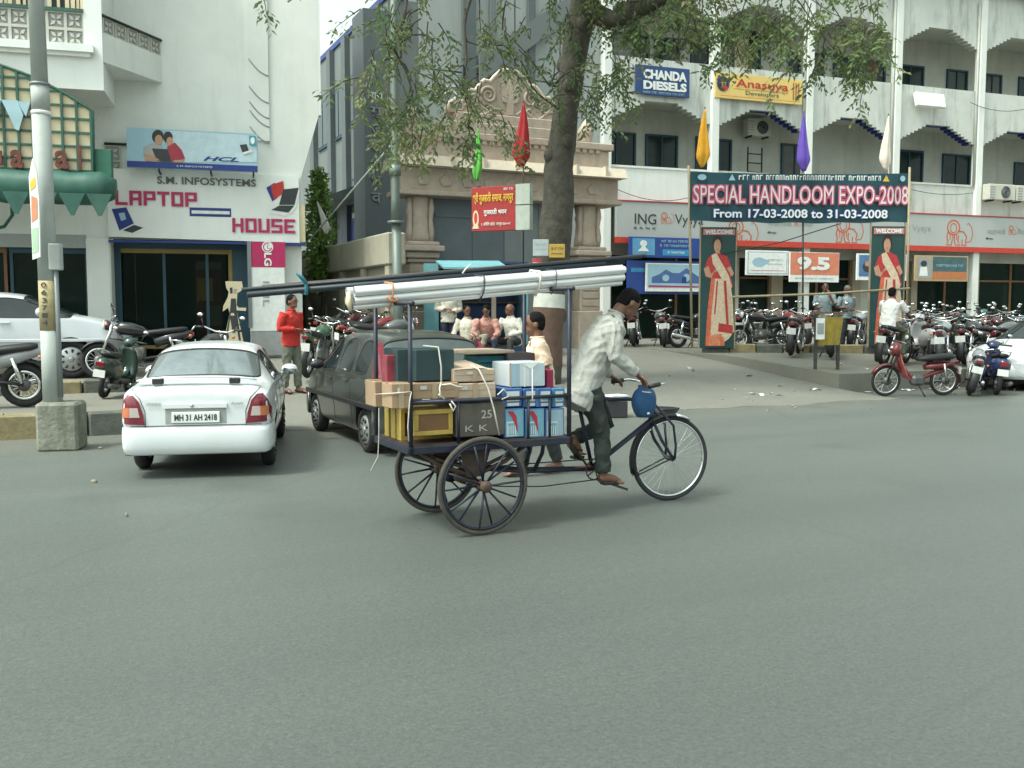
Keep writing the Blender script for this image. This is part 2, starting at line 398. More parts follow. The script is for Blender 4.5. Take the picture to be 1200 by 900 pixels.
    cc = n.nodes.new('ShaderNodeCombineColor')
    for i in range(3): L.new(g, cc.inputs[i])
    col = mix(1.0, col, cc.outputs[0], 'MULTIPLY')
    L.new(col, B.inputs['Base Color']); B.inputs['Roughness'].default_value = rough; B.inputs['Specular IOR Level'].default_value = spec
    bp = n.nodes.new('ShaderNodeBump'); bp.inputs['Strength'].default_value = .35; bp.inputs['Distance'].default_value = .012
    L.new(noi(grain * .8, 4, None, .8), bp.inputs['Height']); L.new(bp.outputs[0], B.inputs['Normal'])
    return m
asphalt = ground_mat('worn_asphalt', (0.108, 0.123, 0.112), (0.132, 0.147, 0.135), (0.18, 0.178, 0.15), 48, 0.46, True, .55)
apronm = ground_mat('dusty_concrete_apron', (0.205, 0.202, 0.175), (0.18, 0.178, 0.155), (0.142, 0.14, 0.12), 45, 0.8, False, .3)
pavem = ground_mat('dusty_pavement', (0.20, 0.195, 0.165), (0.175, 0.17, 0.145), (0.13, 0.125, 0.105), 40, 0.85, False, .3)
earthm = ground_mat('far_earth', (0.2, 0.19, 0.15), (0.17, 0.17, 0.14), (0.15, 0.15, 0.12), 6, 0.9, False, .2)
mb = MB(); mb.add([(-900, -900, -.03), (900, -900, -.03), (900, 900, -.03), (-900, 900, -.03)], [(0, 1, 2, 3)])
struct('ground', mb, earthm)
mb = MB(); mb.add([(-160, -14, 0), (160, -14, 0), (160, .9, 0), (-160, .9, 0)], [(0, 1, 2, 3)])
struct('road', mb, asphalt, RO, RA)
def grid(u0, u1, s0, s1, du, ds, skirt=-0.1, extra=0.0, wav=False):
    nu = max(1, round((u1 - u0) / du)); ns = max(1, round((s1 - s0) / ds)); m = MB(); vs = []
    for j in range(ns + 1):
        for i in range(nu + 1):
            u = u0 + (u1 - u0) * i / nu; s = s0 + (s1 - s0) * j / ns
            if wav and j == 0: s += .30 * noise.noise(Vector((u * .9, 3, 1))) + .12 * noise.noise(Vector((u * 3.1, 1, 7)))
            h = Hus(min(max(u, u0 + 1e-4), u1 - 1e-4), min(max(s, s0 + 1e-4), s1 - 1e-4))
            vs.append((u, s, h + extra + 0.012 * noise.noise(Vector((u * .8, s * .8, 3)))))
    fs = [(j * (nu + 1) + i, j * (nu + 1) + i + 1, (j + 1) * (nu + 1) + i + 1, (j + 1) * (nu + 1) + i) for j in range(ns) for i in range(nu)]
    m.add(vs, fs, 0, False)
    edge = [(i, 0) for i in range(nu + 1)] + [(nu, j) for j in range(1, ns + 1)] + [(i, ns) for i in range(nu - 1, -1, -1)] + [(0, j) for j in range(ns - 1, 0, -1)]
    for a, b in zip(edge, edge[1:] + edge[:1]):
        p, q = vs[a[1] * (nu + 1) + a[0]], vs[b[1] * (nu + 1) + b[0]]
        m.add([p, q, (q[0], q[1], skirt), (p[0], p[1], skirt)], [(0, 3, 2, 1)], 0)
    return m
struct('driveway_apron', grid(UL, UR, -0.62, 42, .3, .5, extra=0.004, wav=True), apronm, RO, RA)
struct('forecourt_pavement', grid(UR, 40, 0.8, 34, .8, .6), pavem, RO, RA)
struct('roadside_pavement', grid(-60, UL, 0.14, 3.2, .8, .8), pavem, RO, RA)
struct('shop_forecourt', grid(-60, UL, 3.34, 26, 1, 1), pavem, RO, RA)
# kerbs: single stones in a row, faded yellow and black
def kerb_row(name, label, frame, u0, u1, s, h, wd, stone, zf, first=0, group=None):
    t = thing(name, label, 'kerb', frame.wp(0, 0, 0), frame.a, group)
    n = int(round((u1 - u0) / stone)); meshes = {}
    for i in range(n):
        q = MB().box((0, 0, 0), (stone - .03, wd, h), 0, None, .025)
        k = (i + first) % 2
        if k not in meshes: meshes[k] = q.mesh('kerb_stone', yellowp if k == 0 else blackp)
        u = u0 + (i + .5) * stone
        put('kerb_stone', meshes[k], t, (u, s + random.uniform(-.012, .012), zf(u) + random.uniform(-.01, .008)), random.uniform(-.012, .012))
    return t
kerb_row('roadside_kerb', 'low black and yellow kerb along the road beside the lamp post', RF, -24, UL, 0.06, .36, .2, 1.2, lambda u: .125, 0)
kerb_row('forecourt_kerb', 'yellow and black kerb under the parked silver van by the green awning', RF, -24, UL, 3.26, .3, .2, .9, lambda u: .36, 1)
KF = Frame(W(818, 400, 23.2) * 1.0, 0); KF.o.z = 0
kerb_row('island_kerb', 'yellow and black kerb in front of the bank carrying the two sari posters', KF, .1, 4.6, 0, .26, .22, .65, lambda u: .66, 1)
# bare dust and litter
mb = MB()
for i in range(70):
    u = random.uniform(4.5, 13); s = random.choice([random.gauss(.62, .16), random.gauss(.62, .1), random.uniform(1, 4)])
    p = RF.wp(u, s); z = Hus(u, s) + .02; a = random.uniform(0, 6); l = random.uniform(.02, .075)
    M = Matrix.Rotation(a, 3, 'Z') @ Matrix.Rotation(random.uniform(-.6, .6), 3, 'X'); c = Vector((p.x, p.y, z))
    mb.add([c + M @ Vector(q) for q in ((-l, -l * .6, 0), (l, -l * .5, .01), (l * .8, l * .6, .0), (-l * .7, l * .7, .012))], [(0, 1, 2, 3)], random.choice([0, 0, 1, 2]))
for i in range(60):
    u = random.uniform(-12, 14); s = random.gauss(-.5, .5) if i < 50 else random.uniform(-8, -1)
    p = RF.wp(u, s); z = (Hus(u, s) if not (s < .8 and u > UR) else 0) + .012; mb.ell((p.x, p.y, z), [random.uniform(.008, .035) for _ in '123'], 6, 4, random.choice([2, 3, 3]))
struct('litter', mb, [pwhite, mat('litter_pink', (.6, .38, .33), .7), conc, khaki], kind='stuff')

# ================================================================ bank block with stepped arches
BF = Frame(W(720, 364, 32.0), R(20)); BF.o.z = 0
bank = thing('arcaded_building', 'long grimy white three storey building with stepped arches above the bank', 'building', BF.o, BF.a)
XC = [-.35, 3.71, 7.55, 11.43, 15.4, 19.3, 23.2, 27.1]; XE = 27.1
Z1, P1, A1, S1, P2, A2, S2, RT = 5.25, 6.4, 8.55, 7.95, 9.93, 12.1, 11.5, 13.6
VD = 2.0
mb = MB(); mb.b2(-.5, XE, VD, VD + .2, .6, 13.5); mb.b2(-.5, -.3, .16, VD, 5.4, RT); mb.b2(-.5, -.3, VD + .2, 13, .6, RT); mb.build('wall', plaster, bank)
mb = MB(); mb.b2(-.55, XE + .05, -.35, 13, RT, RT + .16); mb.build('roof', greyblue, bank)
mb = MB(); mb.b2(2.2, XE, 3.5, 9, RT + .16, RT + 2.6); mb.build('roof_storey', greypale, bank)
for z in (Z1, A1 + .22, A2 + .22):
    mb = MB(); mb.b2(-.29, XE, .17, VD - .01, z - .06, z + .14); mb.build('veranda_slab', plaster, bank)
for i, x in enumerate(XC):
    mb = MB(); mb.b2(x - .15, x + .15, -.12, .16, .6, RT - .01, bev=.02); mb.build('column', white, bank)
    if i > 1:
        mb = MB(); mb.cyl((x - .23, -.06, P1), (x - .23, -.06, RT - .4), .045, 8); mb.build('drain_pipe', plaster, bank)
for i in range(len(XC) - 1):
    a, b = XC[i] + .152, XC[i + 1] - .152
    mb = MB(); mb.b2(a, b, 0, .15, Z1, P1 - .07, 0); mb.b2(a, b, -.03, .18, P1 - .07, P1, 0); mb.build('parapet', white if i < 1 else grimy, bank)
    for zt, za, zs in ((P2, A1, S1), (RT - .005, A2, S2)):
        nst = 7; wS = 1.25; st = []
        for k in range(nst):
            x = a + wS * k / nst; z = zs + (za - zs) * k / nst
            st += [(x, z), (x + wS / nst, z)] if k else [(a, zs), (a + wS / nst, zs)]
        left = []
        for k in range(nst):
            z = zs + (za - zs) * k / nst; left += [(a + wS * k / nst, z), (a + wS * (k + 1) / nst, z)]
        left.append((a + wS, za))
        right = [(a + b - x, z) for x, z in reversed(left)]
        poly = left + right + [(b, zt), (a, zt)]
        mb = MB(); mb.prism(poly, 0, .14); mb.build('arch_panel', grimy, bank)
        inner = left + right + [(b, za + .2), (a, za + .2)]
        if zt == P2 and i > 0:
            mb = MB(); mb.prism([(x, z + .015) for x, z in inner], .145, .5); mb.build('arch_soffit', bluetrim, bank)
        else:
            mb = MB(); mb.prism([(x, z + .01) for x, z in inner], .145, .34); mb.build('arch_soffit', plaster, bank)
def window(x0, x1, z0, z1, parent=bank, y=VD, fr=teal, gl=wglass, mull=1, leaf=None):
    mb = MB(); t = .07
    mb.b2(x0, x1, y - .09, y, z1 - t, z1); mb.b2(x0, x1, y - .09, y, z0, z0 + t); mb.b2(x0, x0 + t, y - .09, y, z0 + t, z1 - t); mb.b2(x1 - t, x1, y - .09, y, z0 + t, z1 - t)
    for k in range(mull):
        c = x0 + (x1 - x0) * (k + 1) / (mull + 1); mb.b2(c - .025, c + .025, y - .07, y - .03, z0 + t, z1 - t)
    f = mb.build('window', fr, parent)
    if gl is wglass and parent is bank: gl = random.choice([wglass, wglass, glass('green_window_glass', (.03, .055, .04), .15, spec=.3), glass('curtained_window', (.085, .09, .08), .2, spec=.3)])
    MB().b2(x0 + t, x1 - t, y - .03, y - .01, z0 + t, z1 - t).build('pane', gl, f)
    if leaf: MB().b2(x0 + t, x0 + (x1 - x0) * .55, y - .075, y - .04, z0 + t, z1 - t).build('shutter', leaf, f)
for px0, py0, px1, py1, lf in [(716, 37, 760, 74, gmetal), (766, 43, 795, 79, None), (809, 49, 831, 82, None), (858, 34, 890, 84, cream), (924, 60, 937, 92, None), (949, 62, 964, 95, None), (976, 64, 1001, 98, None),
                           (1014, 70, 1036, 102, brownw), (1050, 75, 1081, 105, None), (1109, 81, 1132, 112, None), (1151, 86, 1172, 116, None), (1193, 90, 1220, 120, None),
                           (699, 153, 744, 200, None), (756, 157, 793, 202, None), (815, 160, 836, 204, None), (841, 163, 856, 206, None), (915, 168, 946, 208, None), (1048, 175, 1080, 212, None), (1104, 180, 1135, 216, None), (1188, 190, 1215, 226, None)]:
    x0, z1 = BF.on(px0, py0, VD); x1, z0 = BF.on(px1, py1, VD)
    window(x0, x1, z0 - .35, z1, mull=1 if x1 - x0 > 1 else 0, leaf=lf)
# ground floor shop front of the bank
mb = MB(); mb.b2(-.3, XE, .9, 1.1, 3.5, Z1 - .06); mb.build('shop_lintel', plaster, bank)
x = -.2; k = 0
for wd, kind in [(.45, 'p'), (2.6, 'g'), (1.2, 'g'), (.35, 'p'), (1.0, 'w'), (1.3, 'g'), (.5, 'p'), (1.6, 'g'), (1.5, 'g'), (.4, 'p'), (1.2, 'w'), (1.2, 'g'), (.3, 'p'), (1.5, 'g'), (1.2, 'g'), (.4, 'p'), (1.8, 'g'), (1.5, 'g'), (.4, 'p'), (2.4, 'g'), (2.4, 'g')]:
    if kind == 'p': MB().b2(x, x + wd, .75, 1.15, .6, 3.5, bev=.02).build('pilaster', mat('beige_pilaster', (.36, .31, .23), .7, 0, .1, 2, world=True), bank)
    elif kind == 'w': MB().b2(x, x + wd, .9, 1.05, .6, 3.5).build('shop_wall', plaster, bank)
    else:
        f = MB(); f.b2(x, x + .05, .92, 1.0, .6, 3.5); f.b2(x + wd - .05, x + wd, .92, 1.0, .6, 3.5); f.b2(x + .05, x + wd - .05, .92, 1.0, 2.75, 2.82)
        fo = f.build('shop_window', brownw, bank)
        MB().b2(x + .05, x + wd - .05, .96, .98, .6, 2.75).build('pane', dglass, fo); MB().b2(x + .05, x + wd - .05, .96, .98, 2.82, 3.5).build('pane', dglass, fo)
    x += wd

# ================================================================ white shop building with the laptop sign
LF = Frame(W(240, 364, 20.0), R(15)); LF.o.z = 0
def lp(px, py, off=0.0): return LF.on(px, py, off)
shop = thing('white_shop_building', 'plain white building with balconies and a dark shop front under the laptop sign', 'building', LF.o, LF.a)
ztop = 12.5
xr = lp(373, 100)[0]; xr2 = lp(352, 210)[0]; zc1 = lp(373, 135)[1]; zc2 = lp(352, 210)[1]
zs = lp(240, 281)[1]; xl = lp(100, 250)[0]; xsL = lp(131, 320)[0]; xsR = lp(292, 320)[0]
FB = .45
mb = MB(); mb.prism([(xl - 9, zs), (xr2, zs), (xr2, zc2), (xr, zc1), (xr, ztop), (xl - 9, ztop)], 0, .3); mb.b2(xr2 - .3, xr2, .3, 9, FB, ztop); mb.b2(xl - 9, xr2 - .3, 9, 9.3, FB, ztop); mb.build('wall', white, shop)
mb = MB(); mb.b2(xl, xsL, -.1, .5, FB - .15, zs - .003, bev=.03); mb.build('pillar', white, shop)
mb = MB(); mb.b2(xsR, xr2, 0, .3, FB - .15, zs - .003); mb.build('pillar', white, shop)
# pilaster strip with thin slanting grey rods across it
xa, xb = lp(291, 60)[0], lp(314, 60)[0]
mb = MB(); mb.b2(xa, xb, -.05, -.003, lp(300, 165)[1], ztop); mb.build('pilaster', white, shop)
for py in (70, 102, 120, 130, 149):
    z = lp(300, py)[1]; pts = [(xa + (xb - xa) * t, -.055, z - .32 * t - .07 * math.sin(3 * t)) for t in [i / 6 for i in range(7)]]
    MB().tube(pts, .014, 6).build('curved_rod', greyp, shop)
MB().b2(xr + .002, xr + .05, .0, .25, zc1, ztop).build('corner_trim', white_clean, shop)
# shop front
yG = .45
mb = MB(); mb.b2(xsL, xsR, .3, 4.2, zs - .02, zs + .15); mb.build('shop_ceiling', teal, shop)
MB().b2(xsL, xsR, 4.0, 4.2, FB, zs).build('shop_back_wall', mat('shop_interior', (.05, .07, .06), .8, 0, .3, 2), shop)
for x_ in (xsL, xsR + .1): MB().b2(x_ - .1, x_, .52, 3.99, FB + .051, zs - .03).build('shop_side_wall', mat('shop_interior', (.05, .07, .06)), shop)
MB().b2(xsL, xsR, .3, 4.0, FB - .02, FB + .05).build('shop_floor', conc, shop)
f = MB(); z1 = lp(200, 292, yG)[1]
gold = mat('gold_frame', (.24, .17, .05), .45, .3)
f.b2(xsL, xsR, yG - .05, yG + .06, z1, zs - .02, 1); f.b2(xsL, xsL + .13, yG - .04, yG + .05, FB, z1, 1); f.b2(xsR - .35, xsR, yG - .04, yG + .05, FB, z1, 1)
f.b2(xsL + .13, xsR - .35, yG - .03, yG + .04, z1 - .09, z1, 0); f.b2(xsL + .13, xsR - .35, yG - .03, yG + .04, FB + .35, FB + .42, 0); f.b2(xsR - .43, xsR - .35, yG - .03, yG + .04, FB + .42, z1 - .09, 0)
for q in (.36, .68): f.b2(xsL + (xsR - xsL) * q - .03, xsL + (xsR - xsL) * q + .03, yG - .025, yG + .03, FB + .42, z1 - .09, 1)
sf = f.build('shop_front', [gold, teal], shop)
xs_ = [xsL + .13, xsL + (xsR - xsL) * .36, xsL + (xsR - xsL) * .68, xsR - .43]
for a, b in zip(xs_, xs_[1:]): MB().b2(a + .031, b - .031, yG, yG + .012, FB + .42, z1 - .09).build('pane', glass('tinted_shop_glass', (.006, .016, .012), .1, .5, spec=.12), sf)
mb = MB(); a, z = lp(228, 304, 1.0); b, z2 = lp(262, 392, 1.0); mb.b2(a, b, .98, 1.0, z2, z, 0); mb.b2(a + .02, b - .02, .972, .978, z - .22, z - .05, 1); mb.b2(a + .04, b - .2, .972, .978, z - .9, z - .4, 2); mb.b2(a + .2, b - .04, .972, .978, z2 + .2, z - 1.0, 3)
tag(mb.build('shop_poster', [mat('dim_red', (.22, .03, .02), .5), greyp, pyel, khaki], None, LF.o, LF.a), 'tall red and yellow poster inside the dark laptop shop window', 'poster')
# upper cafe front that stands forward, with jali railings
yC = -1.5
def cp(px, py): return lp(px, py, yC)
xc = cp(121, 80)[0]; zb = cp(121, 106)[1]; zl = cp(113, 58)[1]; zj0 = cp(60, 50)[1]; zj1 = cp(60, 12)[1]; xj = cp(98, 30)[0]
mb = MB(); mb.b2(xc - 11, xc, yC, -.003, zb, zl); mb.b2(xj, xc, yC, -.003, zl, ztop); mb.build('upper_front', white_clean, shop)
mb = MB(); mb.b2(xc - 11, xc + -.14, yC - .16, yC - .003, zl - .09, zl + .05); mb.b2(xc - 11, xc - .2, yC - .09, yC - .003, zl - .16, zl - .09); mb.build('ledge', white_clean, shop)
mb = MB(); mb.b2(xc - 11, xj, yC + .35, yC + .45, zl, ztop); mb.build('recessed_wall', greyp, shop)
for q0, q1 in ((-6, 10), (15, 34), (52, 78), (80, 96)):
    a, b = cp(q0, 5)[0], cp(q1, 5)[0]; window(a, b, zj1 - .2, zj1 + 1.2, shop, yC + .35, cream, wglass, 1)
jw = .31
def jali(sz):
    m = MB(); h = sz / 2
    m.b2(-h, h, 0, .05, -h, -h + .025); m.b2(-h, h, 0, .05, h - .025, h); m.b2(-h, -h + .025, 0, .05, -h + .025, h - .025); m.b2(h - .025, h, 0, .05, -h + .025, h - .025)
    m.b2(-h + .025, h - .025, .03, .05, -h + .025, h - .025, 1)
    for k in range(4):
        t = math.pi / 4 + k * math.pi / 2; c, s_ = math.cos(t), math.sin(t); l = h * .92
        pts = [(l * .08, 0), (l * .5, l * .22), (l * .98, 0), (l * .5, -l * .22)]
        m.prism([(x * c - z * s_, x * s_ + z * c) for x, z in pts], .004, .03, 0)
    return m
jm = jali(jw).mesh('jali_block', [mat('jali_concrete', (.50, .49, .43), .8, 0, .1, 6), greyp])
rail = MB(); rail.b2(xc - 11, xj, yC - .02, yC + .1, zj1, zj1 + .06); rl = rail.build('balcony_railing', green_d, shop)
nr = int((zj1 - zj0) / jw) + 1
for i in range(20):
    for j in range(nr):
        put('jali_block', jm, rl, (xj - jw * (i + .5), yC + .01, zj1 - jw * (j + .5)))
# slanted side balconies between the forward front and the plain wall
def balcony(pyb0, pyt0, pyr0):
    z0, z1_, z2_ = cp(122, pyb0)[1], cp(122, pyt0)[1], cp(122, pyr0)[1]
    A = Vector((xc + .003, yC + .02)); B = Vector((lp(189, 60)[0], -.003))
    m = MB(); vs = []
    for z in (z0, z1_): vs += [(A.x, A.y, z), (B.x, B.y, z), (A.x, B.y, z)]
    m.add(vs, [(0, 2, 1), (3, 4, 5), (0, 1, 4, 3), (1, 2, 5, 4), (2, 0, 3, 5)])
    bo = m.build('balcony', white, shop)
    d = (B - A); L_ = d.length; d /= L_; ang = math.atan2(d.y, d.x)
    n_ = int(L_ / .3); hgt = z2_ - z1_; jb = jali(.3).mesh('jali_block', [mat('jali_concrete', (.5, .49, .43)), greyp])
    for i in range(n_):
        for k in range(max(1, int(hgt / .3))):
            p = A + d * (L_ / n_ * (i + .5)); o = put('jali_block', jb, bo, (p.x, p.y, z1_ + .15 + k * .3), ang)
    MB().tube([(A.x, A.y, z2_ + .02), (B.x, B.y, z2_ + .02)], .03, 6).build('handrail', blackm, bo)
balcony(72, 38, 19)
zr0, zr1 = lp(135, 197, -.06)[1], lp(135, 170, -.06)[1]; xa_, xb_ = lp(123, 180)[0], lp(160, 180)[0]
rl2 = MB().tube([(xa_, -.06, zr1 + .02), (xb_, -.06, zr1 + .02)], .03, 6).build('balcony_railing', blackm, shop)
for i in range(int((xb_ - xa_) / .3)):
    for k in range(max(1, int((zr1 - zr0) / .3 + .5))): put('jali_block', jm, rl2, (xa_ + .15 + i * .3, -.06, zr1 - .16 - .3 * k))

# cafe ground floor
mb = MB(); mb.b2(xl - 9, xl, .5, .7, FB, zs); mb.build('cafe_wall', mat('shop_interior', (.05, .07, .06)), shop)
a0 = xl
for i in range(5):
    f = MB(); x1 = a0 - i * 1.5; x0 = x1 - 1.45; zt = lp(50, 291, .2)[1]
    f.b2(x0, x0 + .06, .15, .25, FB, zt); f.b2(x1 - .06, x1, .15, .25, FB, zt); f.b2(x0 + .06, x1 - .06, .15, .25, zt - .1, zt)
    fo = f.build('shop_window', brownw if i % 2 else teal, shop); MB().b2(x0 + .06, x1 - .06, .19, .205, FB, zt - .1).build('pane', dglass, fo)
MB().b2(xl - 9, xl - .002, -.02, .24, lp(50, 291, .2)[1] + .003, zs + .05).build('fascia', greypale, shop)

# ================================================================ grey building behind the trees
GF = Frame(W(458, 364, 29.0), R(25)); GF.o.z = 0
grey = thing('grey_building', 'tall blue grey building with dark piers and a blue roof edge behind the tree', 'building', GF.o, GF.a)
mb = MB(); mb.b2(0, 7.6, 0, 14, .5, 10.8); mb.b2(.9, 7.6, .02, 1.6, 10.8, 17); mb.build('wall', greyblue, grey)
MB().b2(-.06, .5, -.06, 14.1, 10.8, 10.98).build('roof_edge', bluetrim, grey)
mb = MB()
for i in range(4):
    for j in range(6):
        mb_ = MB(); mb_.b2(.95 + i * 1.6, 2.5 + i * 1.6, -.05, -.002, .8 + j * 2.7, 3.45 + j * 2.7); mb_.build('cladding_panel', greypale, grey)
for px0, px1 in ((540, 555), (572, 578), (616, 624)):
    a, b = GF.on(px0, 60)[0], GF.on(px1, 60)[0]; MB().b2(a, b, -.22, -.055, 3, 17).build('pier', darkpier if px1 - px0 > 7 else greyblue, grey)
p = [GF.on(560, 66, -.15), GF.on(690, -20, -.15), GF.on(690, 8, -.15), GF.on(560, 98, -.15)]
MB().prism(p, -.3, -.225).build('stair_stringer', greyblue, grey)
for y0, y1 in ((1.2, 2.0), (4.2, 4.7), (6.2, 6.7), (8.8, 9.4)):
    MB().b2(-.18, -.003, y0, y1, .6, 10.78).build('pier', darkpier, grey)
for y0, y1, z0, z1 in ((4.75, 6.1, 7.6, 9.3), (2.2, 4.0, 7.8, 9.4), (6.8, 8.6, 7.6, 9.3), (2.2, 4.0, 4.6, 6.0)):
    f = MB().b2(-.07, -.003, y0, y1, z0, z1).build('window', teal, grey)
    for k in range(2): MB().b2(-.085, -.075, y0 + .08 + k * (y1 - y0) / 2, y0 + (k + 1) * (y1 - y0) / 2 - .05, z0 + .08, z1 - .08).build('pane', wglass, f)
m = MB(); m.prism([(-1.5, 5.15), (-.004, 5.75), (-.004, 5.15)], 2.4, 6.6); m.build('canopy', gmetal, grey)
MB().b2(-.05, -.003, 3, 5.4, .6, 4.9).build('door', navy, grey)
xq = GF.on(426, 150, 0)[0]
MB().b2(xq, -.004, -.08, 1.1, .5, 10.4).build('letter_pier', mat('pier_slate', (.115, .135, .145), .7, 0, .08, 1, world=True), grey)
for i, ch in enumerate(['श्री', 'गु', 'ज', 'रा', 'ती', 'भ', 'व']):
    x_, z_ = GF.on(441, 112 + i * 20.0, -.09); text(ch, .40 if len(ch) > 1 else .30, .30, x_, z_, -.082, pwhite if i < 1 else mat('faded_letter', (.24, .25, .24), .6), grey, 'wall_letter', .04, bold=.01)
for i, ch in enumerate(['गु', 'ज', 'र']):
    x_, z_ = GF.on(508 + i * 13, 107, -.06); text(ch, .34, .32, x_, z_, -.055, pwhite, grey, 'wall_letter', .04)

# ================================================================ compound wall by the lane
CF = Frame(W(461, 364, 20.0), R(115)); CF.o.z = 0
cw = thing('compound_wall', 'long khaki plastered compound wall with recessed panels along the lane', 'wall', CF.o, CF.a)
MB().b2(0, 14, -.2, 0, .3, 2.55).build('wall_face', khaki, cw)
MB().b2(-.05, 14, -.27, .13, 2.55, 3.22, bev=.03).build('coping_beam', mat('pale_khaki_beam', (.36, .335, .26), .85, 0, .12, 1.5, .3, 30, world=True, dirt=(.2, .19, .15), dirtamt=.5), cw)
for i in range(8): MB().b2(i * 1.85, i * 1.85 + .28, .002, .09, .3, 2.545).build('pier', mat('pale_khaki_beam', (.36, .335, .26)), cw)
for i in range(7): MB().b2(i * 1.85 + .4, i * 1.85 + 1.72, .002, .03, .5, 1.75).build('wall_panel', mat('panel_brown', (.20, .17, .12), .85, 0, .15, 2, world=True), cw)

# ================================================================ carved sandstone gateway
TF = Frame(W(490, 364, 23.5), R(25)); TF.o.z = 0
gw = thing('sandstone_gateway', 'carved beige sandstone gateway with scrolled pediment behind the red signboard', 'gateway', TF.o, TF.a)
def tp(px, py, off=0.0): return TF.on(px, py, off)
GW = 4.67
for x in (0, GW):
    m = MB(); m.b2(x - .36, x + .36, -.36, .36, .5, 1.6, bev=.03); m.b2(x - .30, x + .30, -.3, .3, 1.6, 2.75, bev=.02)
    for z0, z1, wv in ((2.75, 2.86, .36), (2.86, 3.02, .42), (3.02, 3.16, .52), (3.16, 3.26, .42)): m.b2(x - wv, x + wv, -wv, wv, z0, z1, bev=.025)
    c = m.build('column', sand, gw)
    m = MB(); m.tube([(x, -.02, 3.26), (x, -.02, 3.36), (x, -.02, 3.6), (x, -.02, 3.9), (x, -.02, 4.02), (x, -.02, 4.1), (x, -.02, 4.34)], [.30, .32, .28, .265, .30, .27, .31], 14)
    for s_ in (-1, 1): m.tube([(x + s_ * .27, -.2, 3.26), (x + s_ * .28, -.22, 3.5), (x + s_ * .26, -.21, 3.8), (x + s_ * .28, -.23, 4.05), (x + s_ * .27, -.22, 4.3)], [.06, .075, .05, .07, .05], 8)
    m.build('carved_capital', sand, c)
    for k in range(5): MB().b2(x - .24, x + .24, -.33, -.301, 1.72 + k * .2, 1.88 + k * .2, bev=.01).build('carved_band', sand, c)
xL, xR_ = -.55, GW + .75
m = MB(); m.b2(xL, xR_, -.42, .42, 4.37, 5.02, bev=.02); m.b2(xL - .08, xR_ + .08, -.5, .5, 4.35, 4.47, bev=.02); lint = m.build('lintel', sand, gw)
for k in range(9): MB().prism([(-.1 + k * .58, 4.6), (.1 + k * .58, 4.6), (.16 + k * .58, 4.75), (k * .58, 4.88), (-.16 + k * .58, 4.75)], -.455, -.421).build('carved_flower', sand, lint)
m = MB(); m.prism([(-.75, 5.02), (-.62, 5.27), (.62, 5.27), (.75, 5.02)], xL - .1, xR_ + .1)
m.v = [(y, x, z) for x, y, z in m.v]; m.build('cornice', sandpale, gw)
for k in range(7): MB().b2(xL + .3 + k * .85, xL + .38 + k * .85, -.74, -.6, 5.03, 5.29).build('cornice_rib', sandpale, gw)
m = MB(); m.b2(xL + .25, xR_ - .25, -.36, .36, 5.275, 5.75, bev=.02); m.b2(xL + .15, xR_ - .15, -.45, .45, 5.75, 5.92, bev=.02); m.b2(.4, 4.25, -.4, .4, 5.923, 6.18, bev=.02); m.b2(.9, 3.85, -.34, .34, 6.18, 6.42, bev=.02); att = m.build('attic', sand, gw)
for k in range(26): MB().b2(xL + .3 + k * .2, xL + .42 + k * .2, -.42, -.361, 5.66, 5.745).build('dentil', sand, att)
half = [(1.62, 6.421), (1.60, 6.60), (1.42, 6.72), (1.26, 6.66), (1.20, 6.80), (1.06, 6.98), (.90, 6.96), (.82, 7.08), (.66, 7.24), (.50, 7.22), (.40, 7.34), (.22, 7.50), (.10, 7.54)]
ped = [(2.38 + x, z) for x, z in half] + [(2.38 - x, z) for x, z in half[::-1]]
m = MB(); m.prism(ped, -.2, .2); pd = m.build('pediment', sand, gw)
m = MB(); m.tube([(2.38 + (x + .03), -.2, z + .02) for x, z in half] + [(2.38 - (x + .03), -.2, z + .02) for x, z in half[::-1]], .05, 8); m.build('pediment_rim', sandpale, pd)
def spiral(cx, cz, r, turns, s_, r0):
    pts = [(cx + s_ * r * (1 - t * .8) * math.cos(t * turns * 6.283), -.215, cz + r * (1 - t * .8) * math.sin(t * turns * 6.283)) for t in [i / 30 for i in range(31)]]
    MB().tube(pts, [r0 * (1 - .5 * i / 30) for i in range(31)], 7).build('scroll', sand, pd)
for s_ in (-1, 1):
    spiral(2.38 + s_ * 1.36, 6.56, .14, 1.6, s_, .035); spiral(2.38 + s_ * .98, 6.72, .19, 1.7, -s_, .04); spiral(2.38 + s_ * .58, 6.90, .22, 1.7, s_, .045); spiral(2.38 + s_ * .55, 6.56, .10, 1.4, -s_, .03)
    pts = [(2.38 + s_ * (.18 + 1.1 * t), -.21, 6.48 + .10 * math.sin(t * 9) + .06 * t) for t in [i / 16 for i in range(17)]]; MB().tube(pts, .035, 7).build('scroll', sand, pd)
    for k in range(3):
        a_ = .5 + k * .5; MB().prism([(2.38 + s_ * .06, 6.75 + .1 * k), (2.38 + s_ * .20, 6.78 + .13 * k), (2.38 + s_ * .26, 6.92 + .16 * k), (2.38 + s_ * .12, 6.86 + .14 * k)], -.25, -.201).build('carved_leaf', sand, pd)
MB().prism([(2.30, 6.46), (2.46, 6.46), (2.50, 6.9), (2.44, 7.2), (2.38, 7.36), (2.32, 7.2), (2.26, 6.9)], -.24, -.201).build('carved_leaf', sand, pd)
for x in (-.1, GW): MB().tube([(x, 0, 5.92), (x, 0, 6.05), (x, 0, 6.15), (x, 0, 6.28), (x, 0, 6.45), (x, 0, 6.6)], [.2, .16, .2, .22, .12, .02], 10).build('finial', sand, gw)
